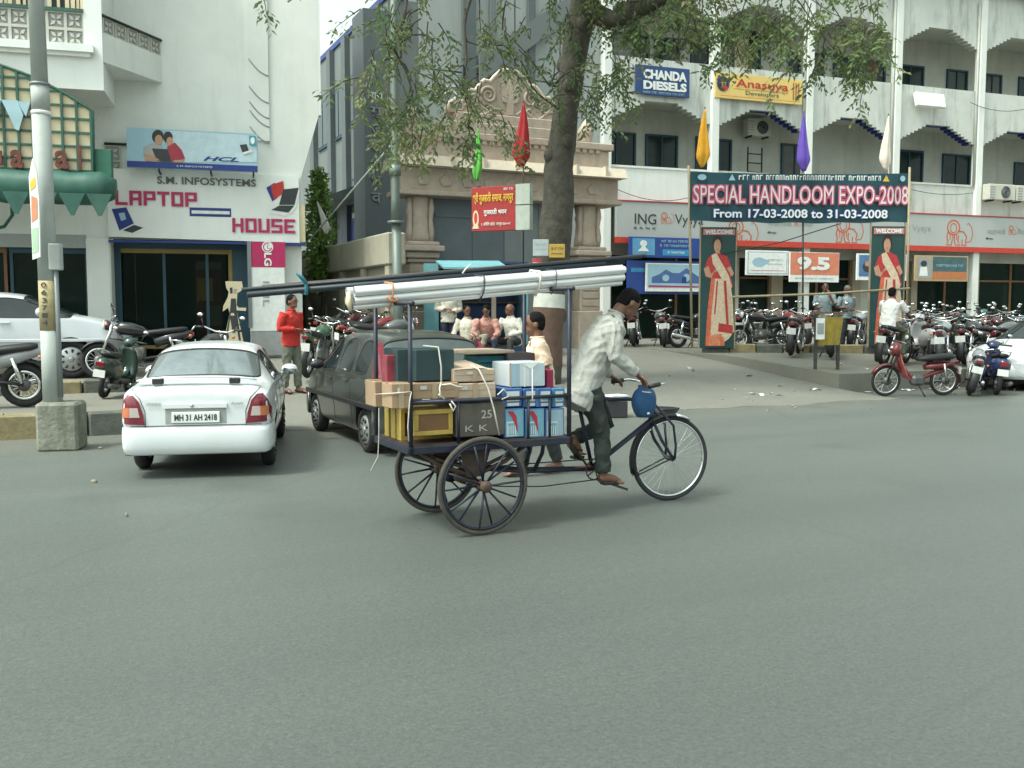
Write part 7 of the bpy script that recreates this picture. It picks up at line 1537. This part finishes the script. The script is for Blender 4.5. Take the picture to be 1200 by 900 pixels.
# ---------------------------------------------------------------- rods on the roof of the cart
AL = mat('bare_aluminium', (.80, .81, .81), .30, .55, .04, 3)
x0, x1 = -.83, 1.40; yb = -.02
pb = thing('aluminium_rods', 'bundle of shiny aluminium channels lashed along the top of the cart', 'metal rods', CT.wp(0, yb, 0) + Vector((0, 0, zr(0))), TA)
sl = .089
k = 0
for dy, dz, r_ in ((-.085, .028, .030), (-.024, .040, .030), (.040, .036, .030), (-.07, -.030, .030), (-.006, -.020, .030), (.055, -.026, .030), (-.04, -.074, .022)):
    o = .02 * math.sin(k * 2.1); k += 1
    m = MB(); m.tube([(x0 + o, dy, dz + sl * (x0 + o)), (x1 + o, dy, dz + sl * (x1 + o))], r_, 14, cap=False); m.tube([(x0 + o, dy, dz + sl * (x0 + o)), (x1 + o, dy, dz + sl * (x1 + o))], r_ - .004, 14, cap=False); m.build('rod', AL, pb)
twine = mat('pale_twine', (.60, .56, .50), .8, 0, .2, 20); twb = mat('dark_strap', (.04, .035, .04), .7); two = mat('orange_twine', (.5, .2, .08), .8)
for x, mm, r in ((-.56, two, .006), (.15, twb, .006), (.62, twine, .009), (.76, twb, .004)):
    m = MB(); m.tube([(x, -.110, sl * x - .05), (x, -.124, sl * x + .04), (x + .01, -.09, sl * x + .07), (x, .045, sl * x + .082), (x, .083, sl * x + .04), (x, .098, sl * x - .04), (x, .02, sl * x - .085), (x, -.04, sl * x - .112)], r, 6, closed=True); m.build('tie', mm, pb)
m = MB(); m.tube([(-.59, -.112, -.07), (-.58, -.12, -.1), (-.52, -.12, -.11), (-.54, -.12, -.09)], .008, 6); m.build('knot', two, pb); m = MB(); m.tube([(.0, -.06, .1), (.02, -.07, .13), (.06, -.09, .17)], .006, 5); m.build('loose_tie', twine, pb)
m = MB()
for i in range(5): m.box((x0 - .02 - .012 * i, -.05 + .02 * i, sl * x0 - .02 - .01 * i), (.05, .03, .12), 0, Matrix.Rotation(.3 * i - .5, 3, 'Y'))
m = MB(); m.body([(x0 - .03, -.05, sl * x0 + .03), (x0 - .035, -.06, sl * x0 - .04), (x0 - .02, -.05, sl * x0 - .10)], (0, 1, 0), [.03, .04, .02], [.015, .02, .01], 8); m.build('paper_packing', cream, pb)
db = thing('dark_rods', 'long dark painted rods lying behind the aluminium bundle on the cart', 'metal rods', CT.wp(0, .16, 0) + Vector((0, 0, zr(0) + .085)), TA)
for k, (dy, dz, xa, xb) in enumerate(((-.06, -.015, -1.52, 1.35), (-.015, -.01, -1.50, 1.5), (-.04, .022, -1.55, 1.72), (.03, -.01, -1.48, 1.6), (.02, .03, -1.40, 1.80))):
    MB().tube([(xa, dy, dz + sl * xa * 1.0), (xb, dy, dz + sl * xb + .015)], .021 if k < 2 else .014, 8).build('rod', mat('dark_blue_black_rod', (.012, .02, .028), .5, .1) if k != 4 else ironbr, db)
m = MB(); m.tube([(-1.12, -.09, sl * -1.12 - .04), (-1.12, -.09, sl * -1.12 + .03), (-1.12, .03, sl * -1.12 + .05), (-1.12, .05, sl * -1.12 - .03)], .012, 6, closed=True); m.build('tie', mat('blue_rag', (.05, .20, .26), .8), db); MB().tube([(-1.12, -.10, sl * -1.12 + .03), (-1.16, -.12, sl * -1.12 + .07), (-1.2, -.13, sl * -1.12 + .10)], [.012, .016, .006], 6).build('rag_end', mat('blue_rag', (.05, .20, .26)), db)
# ---------------------------------------------------------------- the load, box by box
card = mat('brown_cardboard', (.33, .225, .14), .8, 0, .12, 4, .1, 30); card2 = mat('pale_cardboard', (.42, .325, .24), .8, 0, .1, 4); tape = mat('parcel_tape', (.36, .27, .18), .3, 0, .05)
def carton(label, px0, py0, px1, py1, y, dep, m_, rz_=0.0, name='cardboard_box', cat='box', tapes=True, flaps=False):
    a, b = q3(px0, py1, y), q3(px1, py0, y); w_, h_ = b.x - a.x, b.z - a.z
    loc = CT.wp((a.x + b.x) / 2, y + dep / 2, a.z); t = thing(name, label, cat, loc, TA + rz_ + random.uniform(-.02, .02))
    bx_ = MB().box((0, 0, h_ / 2), (w_, dep, h_), 0, None, .006); bx_.v = [(x + .006 * noise.noise(Vector((x * 3 + px0, z * 3, y))), y + .005 * noise.noise(Vector((x * 3, z * 4 + px0, 5))), z + .004 * noise.noise(Vector((x * 5, y * 5, px0)))) for x, y, z in bx_.v]; bx_.build('box', m_, t)
    if tapes:
        MB().b2(-w_ / 2 - .002, w_ / 2 + .002, -.03, .03, h_ + .0005, h_ + .002).build('tape', tape, t); MB().b2(-w_ / 2 + .01, w_ / 2 - .01, -dep / 2 - .0012, -dep / 2 - .0002, h_ * .52, h_ * .535).build('flap_edge', ironbr, t)
        u_ = random.uniform(.15, .6); MB().rect((u_ - .5) * w_, (u_ - .36) * w_, h_ * .60, h_ * .84, -dep / 2 - .009).build('label', mat('paper_label', (.5, .48, .42), .7), t); MB().b2(-.02, .02, -dep / 2 - .008, -dep / 2 - .006, h_ * .02, h_ * .98).build('tape', tape, t)
    return t, w_, h_, dep
def fr(t, w_, h_, dep, u0, u1, v0, v1, m_, k=1, nm='print'): MB().rect((u0 - .5) * w_, (u1 - .5) * w_, v0 * h_, v1 * h_, -dep / 2 - .001 - .0012 * k).build(nm, m_, t)
def sd(t, w_, h_, dep, u0, u1, v0, v1, m_, nm='print'): MB().add([(-w_ / 2 - .002, (u - .5) * dep, v * h_) for u, v in ((u1, v0), (u0, v0), (u0, v1), (u1, v1))], [(0, 1, 2, 3)]).build(nm, m_, t)
yf = byn + .03
yel_w = mat('yellow_wood_frame', (.40, .28, .06), .6, 0, .15, 8)
def crate(label, px0, py0, px1, py1, y, dep):
    a, b = q3(px0, py1, y), q3(px1, py0, y); w_, h_ = b.x - a.x, b.z - a.z; t = thing('framed_panel', label, 'frame', CT.wp((a.x + b.x) / 2, y + dep / 2, a.z), TA)
    MB().b2(-w_ / 2 + .03, w_ / 2 - .03, -dep / 2 + .012, dep / 2 - .01, .03, h_ - .03).build('panel', mat('brown_board', (.17, .085, .035), .7, 0, .15, 5), t)
    for x0_, x1_, z0_, z1_ in ((-w_ / 2, w_ / 2, 0, .032), (-w_ / 2, w_ / 2, h_ - .032, h_), (-w_ / 2, -w_ / 2 + .032, .0325, h_ - .0325), (w_ / 2 - .032, w_ / 2, .0325, h_ - .0325)): MB().b2(x0_, x1_, -dep / 2, dep / 2, z0_, z1_, bev=.004).build('frame_bar', yel_w, t)
    return t
crate('yellow framed brown panel facing the road, between the post and the dark carton', 486, 479, 531, 511.5, yf, .10); crate('second yellow framed panel packed behind the first one', 484, 477, 531, 510, yf + .11, .10)
for i, y in enumerate((yf + .24, yf + .36, yf + .50)):
    t = thing('framed_panel', ['yellow framed panel on edge at the tail of the cart, nearest the corner post', 'yellow framed panel on edge at the middle of the cart tail', 'yellow framed panel on edge at the far side of the cart tail'][i], 'frame', CT.wp(bx0 + .03 + .2, y + .05, bz), TA)
    for z0_, z1_ in ((0.002, .03), (.20, .23)): MB().b2(-.2, .2, -.045, .045, z0_, z1_).build('frame_bar', yel_w, t)
    for x_ in (-.185, .185): MB().b2(x_ - .015, x_ + .015, -.045, .045, .031, .199).build('frame_bar', yel_w, t)
    MB().b2(-.165, .165, -.02, .02, .032, .198).build('panel', mat('brown_board', (.17, .085, .035)), t)
c25 = carton('dirty dark grey carton numbered 25 in the middle of the load', 535, 471, 592, 513, yf - .0, .5, mat('dirty_grey_card', (.10, .09, .075), .85, 0, .3, 6, dirt=(.19, .16, .12), dirtamt=.6), tapes=False)
text('25', .085, .06, .04, c25[2] * .66, -c25[3] / 2 - .002, mat('chalk_print', (.42, .40, .36), .8), c25[0], 'lettering', .001, bold=.01); text('K K', .18, .045, -.04, c25[2] * .25, -c25[3] / 2 - .002, mat('chalk_print', (.42, .40, .36)), c25[0], 'lettering', .001)
carton('long low brown carton lying on the rail above the yellow frames', 482, 447.5, 537, 468.5, yf - .01, .40, card); carton('dark teal cabinet box standing on the long brown carton', 487, 409, 532, 447, yf + .04, .34, mat('dark_teal_case', (.018, .045, .05), .6, 0, .15, 4), name='cabinet_box', tapes=False)
carton('dark flat case standing on edge behind the teal cabinet', 466, 409, 486, 452, yf + .14, .3, mat('blue_black_case', (.02, .045, .05), .6), name='case', tapes=False)
carton('small brown carton tied at the cart corner by the road-side post', 459, 449, 481, 479.5, byn - .02, .20, card, 0); carton('small brown carton tied at the far corner of the cart tail', 439.5, 446, 463, 477, byn + .30, .22, card, 0)
t, w_, h_, dp = carton('lower beige carton with a white strap over it', 533, 448, 581, 468, yf - .01, .42, card2); t2 = carton('upper beige carton with lifted lid on the strapped one', 532, 432, 580, 448, yf + .0, .40, card2)
m = MB(); m.add([(-t2[1] / 2, -t2[3] / 2, t2[2]), (t2[1] * .30, -t2[3] / 2, t2[2] + .008), (t2[1] * .25, t2[3] * .35, t2[2] + .05), (-t2[1] / 2 - .02, t2[3] * .3, t2[2] + .03)], [(0, 1, 2, 3)]); m.build('lid_flap', card2, t2[0])
t, w_, h_, dp = carton('teal folded cloth pile behind the beige cartons', 560, 416, 606, 452, yf + .42, .26, mat('teal_fabric', (.03, .14, .17), .8, 0, .25, 6), name='cloth_pile', cat='cloth', tapes=False)
for k in range(4): MB().box((0, 0, h_ * (.12 + k * .23)), (w_ + .02, dp + .02, h_ * .19), 0, Matrix.Rotation(.03 * k - .04, 3, 'Z'), .018).build('folded_cloth', mat('teal_fabric', (.03, .14, .17)) if k != 0 else mat('blue_fabric', (.03, .10, .25), .8), t)
carton('flat open carton sheet lying across the top of the teal pile', 545, 410, 603, 415.5, yf + .36, .42, card2, .06, name='carton_sheet', tapes=False); carton('dark brown board box beside the carton sheet', 600, 413, 629, 424, yf + .30, .30, mat('dark_brown_card', (.045, .035, .035), .6), -.15, tapes=False)
# blue appliance cartons
bluec = mat('carton_blue', (.04, .115, .29), .5, 0, .08, 3); bwhite = mat('carton_white', (.55, .60, .62), .5, 0, .06, 3); rprint = mat('carton_red', (.42, .03, .05), .5); cprint = mat('carton_cyan', (.16, .36, .46), .5)
xs3 = [(591.5, 614.5), (615.5, 638.5), (639.5, 661.5)]
for i, (a, b) in enumerate(xs3):
    t, w_, h_, dp = carton(['blue and white appliance carton in the lower row beside the dark 25 carton', 'blue and white appliance carton in the middle of the lower row', 'paler blue and white appliance carton in the lower row nearest the rider'][i], a, 478, b, 513.5, yf, .30, bluec, name='appliance_carton', tapes=False)
    fr(t, w_, h_, dp, .04, .94, .03, .96, cprint if i < 2 else mat('carton_pale', (.30, .42, .50), .5)); fr(t, w_, h_, dp, .08, .62, .06, .56, bwhite, 2); fr(t, w_, h_, dp, .14, .58, .10, .50, cprint, 3)
    if i < 2:
        m = MB(); m.flat([((u - .5) * w_, v * h_) for u, v in ((.10, .92), (.38, .92), (.58, .72), (.66, .12), (.42, .58), (.30, .74))], -dp / 2 - .006); m.build('print', rprint, t)
    for k in range(4): fr(t, w_, h_, dp, .16 + k * .11, .20 + k * .11, .12, .42, pwhite, 4)
for i, (a, b) in enumerate([(589, 612), (612.5, 629), (629.5, 647), (647.5, 662)]):
    t, w_, h_, dp = carton(['blue carton with a white label in the upper row at the 25 carton end', 'small blue carton with a white label, second in the upper row', 'small blue carton with a white label, third in the upper row', 'small blue carton with a white label in the upper row nearest the rider'][i], a, 454.5, b, 477.5, yf + .005 + .01 * (i % 2), .3, bluec if i != 3 else mat('carton_teal_blue', (.06, .20, .36), .5), name='appliance_carton', tapes=False)
    fr(t, w_, h_, dp, .22, .86, .30, .84, bwhite); fr(t, w_, h_, dp, .3, .78, .38, .5, cprint, 2)
    fr(t, w_, h_, dp, .25, .85, .06, .22, bwhite, 1)
t, w_, h_, dp = carton('large white and pale blue carton standing on the small blue cartons', 597, 424, 639, 454, yf + .03, .3, mat('carton_pale_white', (.52, .56, .58), .5, 0, .06, 3), name='appliance_carton', tapes=False); fr(t, w_, h_, dp, .0, .05, 0, 1, card2); fr(t, w_, h_, dp, .06, .28, .04, .96, mat('carton_pale', (.30, .42, .50))); fr(t, w_, h_, dp, .55, .95, .1, .9, mat('carton_pale2', (.42, .50, .54), .5)); fr(t, w_, h_, dp, .4, .44, 0, 1, pwhite)
m = MB(); m.flat([(-.06, h_), (.1, h_), (.03, h_ - .05)], -dp / 2 - .005); m.build('white_sticker', pwhite, t)
carton('thin dark red box beside the white carton', 641, 433, 649, 455, yf + .05, .2, mat('dark_red_card', (.25, .015, .06), .5), tapes=False, name='red_box'); carton('small red and white packet at the tail corner behind the tied cartons', 453, 416, 465, 449, byn + .22, .1, mat('red_white_packet', (.24, .035, .05), .5, 0, .6, 5), tapes=False, name='packet')
rope = thing('white_strap', 'loose white plastic straps tied over the load and rails', 'strap', CT.wp(0, byn, 1.0), TA); R0 = Vector((0, byn, 1.0))
def rp_(pts, r=.006): MB().tube([Vector(p) - R0 for p in pts], r, 6).build('strap_run', twine, rope)
a = q3(561, 433, yf - .02); rp_([a + V(-.04, .05, .03), a, q3(572, 455, byn - .03), q3(579, 480, byn - .03), q3(585, 510, byn - .03)]); a = q3(516, 408, yf + .03); rp_([a + V(-.08, .12, .015), a + V(-.02, -.01, .008), q3(517, 430, yf + .02), q3(517, 447, yf - .02)]); rp_([q3(517, 448, yf - .02), q3(515, 455, byn - .03), q3(516, 464, byn - .035), q3(521, 468, byn - .03), q3(514, 462, byn - .03)]); rp_([q3(517, 451, yf - .03), q3(528, 450, byn - .02), q3(536, 453, byn - .03), q3(544, 454, byn - .03)])
rp_([q3(440, 462, byn + .27), q3(458, 461, byn - .03), q3(472, 460, byn - .04), q3(482, 459, byn - .03)], .004); rp_([q3(482, 459, byn - .03), q3(480, 470, byn - .04), q3(478, 500, byn - .04), q3(479, 517, byn - .03)], .004); rp_([q3(624, 432, yf), q3(624, 452, yf - .02), q3(624, 469, byn - .03)], .005); rp_([q3(444, 478, byn + .3), q3(444, 510, byn + .34), q3(443, 535, byn + .36), q3(434, 552, byn + .36)], .003); rp_([q3(527, 473, byn - .03), q3(531, 482, byn - .03), q3(534, 476, byn - .03), q3(529, 470, byn - .03)], .006)
rp_([q3(583, 463, byn - .03), q3(590, 456, byn - .03), q3(597, 464, byn - .03), q3(588, 468, byn - .03)], .005)
# blue cloth bag and rider
bagm = mat('blue_cloth_bag', (.018, .07, .17), .85, 0, .2, 8, .3, 40); bc = q3(755, 470, -.16); bag = thing('cloth_bag', 'blue cloth bag tied to the cycle handlebar with white cord', 'bag', CT.wp(bc.x, bc.y, bc.z - .13), TA); m = MB(); rr = []
for i in range(12):
    v = i / 11; z = .26 * v; r = (.105 * math.sin(math.pi * min(1, .12 + v * .80)) ** .65) if v < .82 else .05 + .02 * (v - .82); rr.append([Vector((r * 1.02 * math.cos(q) * (1 + .06 * math.sin(5 * q + v * 3)), r * .85 * math.sin(q) * (1 + .05 * math.sin(4 * q)), z)) for q in [2 * math.pi * k / 20 for k in range(20)]])
m.loft(rr); m.build('bag_body', bagm, bag); MB().torus((0, 0, .205), (.12, 0, 1), .068, .006, 22, 6, ).build('cord', twine, bag); MB().box((-.02, -.087, .04), (.022, .004, .014)).build('mark', pwhite, bag)
nr = -.13; fr_ = .12
bp = {}
bp['pel'] = q3(686, 448, 0); bp['chest'] = q3(702, 404, 0); bp['neck'] = q3(722, 368, 0); bp['head'] = q3(737, 356, 0); bp['face'] = V(.75, 0, -.66)
bp['sR'] = q3(716, 381, -.19); bp['sL'] = q3(717, 381, .18); bp['hR'] = q3(690, 456, -.09); bp['hL'] = q3(690, 456, .09)
bp['eR'] = q3(722, 417, -.25); bp['wR'] = q3(747, 439, -.265); bp['fR'] = V(.8, .12, -.62); bp['eL'] = bp['eR'] + V(.03, .47, .03); bp['wL'] = HBR + V(-.16, .28, .045); bp['fL'] = V(.85, -.1, -.5)
bp['kR'] = q3(705, 508, -.11); bp['aR'] = q3(707, 556, -.11); bp['tR'] = q3(726, 565, -.115)
bp['aL'] = q3(671, 515, .11); bp['tL'] = pdf + V(.02, 0, .02)
hL, aL = bp['hL'], bp['aL']; mid = (hL + aL) / 2; dd = (aL - hL); half = dd.length / 2; perp = Vector((dd.z, 0, -dd.x)).normalized(); perp = perp if perp.x > 0 else -perp; ln_ = .40; bp['kL'] = mid + perp * math.sqrt(max(.01, ln_ * ln_ - half * half)) + V(0, .12, 0)
RSH = mat('pale_grey_shirt', (.36, .36, .33), .8, 0, .04, 5, .35, 35)
b0 = bp['pel'].copy(); b0.z = 0; b0.y = 0
for n in bp:
    if n not in ('face', 'fL', 'fR'): bp[n] = bp[n] - b0
person('thin man in a loose pale grey shirt pedalling the loaded cart, head bowed', CT.wp(b0.x, 0, 0), TA, (bp, .93), RSH, mat('dark_green_trousers', (.022, .03, .026), .85, 0, .2, 8, .3, 40), .0075, 1.0, hairm, loose=1.15, hem=.24, shoe=sand_l)
# ================================================================ all the parked two-wheelers
B1 = [
 ('m', 745, 26.3, 78, 'black', 'black motorcycle with its rear plate showing, nearest the gateway'), ('m', 777, 26.0, 84, 'grey', 'grey motorcycle seen from behind, second from the gateway'), ('m', 818, 25.4, 22, 'black', 'black motorcycle side on with a long chrome exhaust beside the first sari poster'),
 ('m', 893, 24.6, 196, 'black', 'black motorcycle with its pale front wheel on the kerb right beside the first sari poster'), ('m', 931, 22.2, 66, 'maroon', 'maroon motorcycle seen from behind in front of the striped kerb'), ('m', 975, 22.0, 70, 'blue', 'blue motorcycle partly hidden by the yellow bin'),
 ('m', 868, 26.4, 95, 'grey', 'motorcycle half hidden behind the pale front wheel one'), ('m', 905, 26.6, 80, 'black', 'black motorcycle below the white framed bank poster'), ('m', 930, 26.8, 100, 'red', 'motorcycle below the orange 9.5 banner'), ('m', 1003, 25.6, 60, 'silver', 'silver motorcycle beside the second sari poster'),
 ('m', 1048, 20.6, 48, 'black', 'black motorcycle carrying the man in the white shirt'),
 ('s', 1078, 21.6, 84, 'white', 'white scooter just past the man on the motorcycle'), ('m', 1100, 23.6, 100, 'black', 'black motorcycle behind the white scooter'), ('m', 1108, 20.6, 60, 'silver', 'silver motorcycle behind the red moped, mirrors shining'), ('s', 1126, 22.4, 240, 'dkgreen', 'dark green scooter facing the road in the crowded row'),
 ('m', 1133, 24.8, 95, 'red', 'red motorcycle at the back below the tan banner'), ('m', 1150, 22.8, 75, 'black', 'black motorcycle in the middle of the crowded row'), ('s', 1158, 25.4, 100, 'black', 'black scooter at the back by the bank door'), ('m', 1172, 21.2, 20, 'grey', 'grey motorcycle side on behind the small white car'), ('m', 1186, 24.2, 100, 'black', 'black motorcycle under the pale door jamb'), ('m', 1206, 23.0, 80, 'blue', 'blue motorcycle cut by the picture edge'), ('m', 1066, 25.6, 110, 'maroon', 'maroon motorcycle tight behind the second sari poster'), ('m', 1088, 26.6, 70, 'black', 'black motorcycle farthest back by the shop wall'),
]
B1 += [('m', 1072, 22.9, 70, 'black', 'black motorcycle squeezed between the white scooter and the one behind'), ('m', 1094, 21.6, 62, 'grey', 'grey motorcycle close behind the red moped seat'), ('m', 1120, 26.4, 85, 'black', 'black motorcycle at the wall below the tan banner edge'), ('m', 1141, 21.2, 50, 'black', 'black motorcycle just behind the tipped silver one'), ('m', 1165, 23.6, 92, 'maroon', 'maroon motorcycle in the crowd before the bank door'), ('m', 1180, 26.6, 80, 'black', 'black motorcycle at the wall beside the bank door'), ('m', 1197, 20.9, 30, 'black', 'black motorcycle right behind the small white car roof'), ('m', 855, 27.2, 88, 'black', 'black motorcycle by the wall behind the first sari poster'), ('m', 885, 27.6, 75, 'maroon', 'maroon motorcycle at the wall below the white bank poster'), ('m', 955, 27.2, 95, 'black', 'black motorcycle at the wall below the 9.5 banner'), ('m', 1020, 27.0, 85, 'grey', 'grey motorcycle at the wall behind the second sari poster')]
for k_, px, Y, a, c, lab in B1: ride(k_, px, Y, a, c, lab, lean=random.uniform(3, 7) * random.choice([1, 1, -1]))
ride('m', 1136, 18.5, 66, 'silver', 'tipped silver motorcycle with white plate beside the red moped', 14, z=0.0, scale=.9); ride('s', 1162, 18.6, 74, 'blue', 'dark blue scooter with white plate beside the small white car', 6, z=0.0, scale=.95)
ride('m', 372, 17.6, 84, 'green', 'green motorcycle seen from behind just past the man in red', 5)
for px, Y, a, c, lab in ((392, 21.2, 70, 'black', 'black motorcycle by the compound wall nearest the lane'), (408, 20.6, 66, 'maroon', 'maroon tailed motorcycle by the compound wall'), (424, 20.2, 40, 'black', 'black motorcycle above the dark hatchback roof'), (442, 19.6, 35, 'red', 'red motorcycle by the compound wall seen between cart and hatchback'), (456, 19.2, 30, 'grey', 'grey motorcycle at the foot of the utility pole')): ride('m', px, Y, a, c, lab, 6, 'two-wheelers by the compound wall')
ride('m', -34, 12.6, 200, 'silver', 'silver motorcycle with a round mirror cut by the picture edge on the pavement', -5, 'two-wheelers on the roadside pavement'); ride('s', 134, 14.6, 92, 'dkgreen', 'dark green scooter standing on the pavement between lamp post and sedan', 9, 'two-wheelers on the roadside pavement', scale=.84); ride('m', 163, 16.4, 200, 'black', 'black motorcycle with a bare wheel behind the green scooter', 6, 'two-wheelers by the laptop shop'); ride('m', 238, 14.4, 80, 'black', 'black motorcycle hidden behind the sedan with only its mirror showing', 5, 'two-wheelers by the laptop shop')
for src in (M0, S0):
    for o in list(src.children_recursive) + [src]: bpy.data.objects.remove(o)
# red moped by the ledge
def moped():
    x = (1074 - 600) / F * 17.9; t = thing('moped', 'red moped with spoked wheels standing on the road beside the ledge', 'moped', (x, 17.9, .003), (R(-5), 0, R(187)))
    bwheel(t, .60, .29, .055); bwheel(t, -.56, .29, .06); P = TK['red']
    MB().tube([(.42, 0, .84), (.34, 0, .58), (.12, 0, .36), (-.1, 0, .34), (-.3, 0, .42), (-.58, 0, .50)], .045, 9).build('frame', P, t)
    for s in (1, -1): MB().tube([(.60, s * .06, .29), (.46, s * .055, .74), (.42, s * .05, .90)], .018, 8).build('fork', frame_blk, t); MB().tube([(-.56, s * .08, .30), (-.48, s * .09, .62)], .02, 8).build('shock_absorber', chrome, t)
    m = MB(); m.body([(.44, 0, .78), (.47, 0, .88), (.42, 0, 1.0)], (0, 1, 0), [.10, .13, .09], [.07, .10, .06], 14); m.build('headlight_cowl', P, t); MB().ell((.53, 0, .89), (.03, .06, .06), 12, 8).build('lens', lampw, t)
    m = MB(); m.loft([[Vector((x_, y, z)) for y in (-w_, w_)] + [Vector((x_ - .02, y, z)) for y in (w_, -w_)] for x_, z, w_ in ((.40, .80, .06), (.36, .62, .13), (.28, .42, .15), (.18, .32, .13))], 0, False); m.build('leg_guard', mat('pink_red_plastic', (.42, .10, .10), .4), t)
    m = MB(); m.body([(-.72, 0, .74), (-.6, 0, .75), (-.2, 0, .72), (.02, 0, .70)], (0, 1, 0), [.07, .12, .12, .07], [.03, .055, .055, .035], 14, 0, 2.6); m.build('seat', seatm, t); m = MB(); m.body([(-.78, 0, .64), (-.5, 0, .58), (-.15, 0, .55)], (0, 1, 0), [.05, .09, .08], [.04, .07, .06], 12); m.build('side_panel', P, t)
    MB().b2(-.14, .12, -.10, .10, .20, .40, bev=.05).build('engine', engm, t); MB().tube([(.0, -.1, .24), (-.3, -.13, .22), (-.75, -.14, .26)], [.02, .035, .03], 9).build('exhaust', engm, t)
    for c_, a0, a1, nm in ((.60, 25, 150, 'front_mudguard'), (-.56, 40, 190, 'rear_mudguard')):
        rr = []
        for i in range(9):
            a = R(a0 + (a1 - a0) * i / 8); rr.append([Vector((c_ + math.cos(a) * (.325 + d), y, .29 + math.sin(a) * (.325 + d))) for y, d in ((-.05, -.03), (-.03, 0), (.03, 0), (.05, -.03), (.03, -.01), (-.03, -.01))])
        MB().loft(rr).build(nm, P, t)
    MB().tube([(.34, .32, 1.0), (.40, .15, 1.03), (.40, -.15, 1.03), (.34, -.32, 1.0)], .012, 7).build('handlebar', chrome, t)
    for s in (1, -1): MB().tube([(.38, s * .24, 1.02), (.33, s * .33, 1.0)], .018, 8).build('grip', seatm, t)
    MB().ell((.40, .26, 1.14), (.018, .055, .04), 12, 8).build('mirror', lampw, t); MB().tube([(.40, .22, 1.03), (.40, .25, 1.12)], .006, 5).build('mirror_stem', frame_blk, t); MB().b2(-.80, -.76, -.05, .05, .60, .67, bev=.01).build('tail_light', lampr, t); MB().b2(-.83, -.817, -.09, .09, .42, .56).build('number_plate', plate_w, t); MB().tube([(-.02, .08, .2), (-.08, .22, .01)], .013, 6).build('stand', frame_blk, t)
moped()
# man sitting on the black motorcycle
Y = 20.6; x = (1046 - 600) / F * Y; A_ = R(48); J, k = sit(1.70, .80, .20, .20)
for n, s in (('L', 1), ('R', -1)):
    J['k' + n] = J['h' + n] + V(.34, .16 * s, -.14); J['a' + n] = V(J['k' + n].x - .12, .24 * s, .20); J['t' + n] = J['a' + n] + V(.16, .01 * s, -.06); J['w' + n] = V(.60, .22 * s, 1.06); J['e' + n] = J['s' + n].lerp(J['w' + n], .5) + V(-.04, .08 * s, -.10); J['f' + n] = V(.8, 0, -.4)
person('man in a white shirt sitting on the black motorcycle with his back turned', Vector((x, Y, H(x, Y))) + Vector((math.cos(A_), math.sin(A_), 0)) * -.32, A_, (J, k), whitesh, cloth('olive_trousers', (.10, .105, .075)), .016, .7, hairm, shoe=sand_l)
bpy.data.scenes.remove(TS)
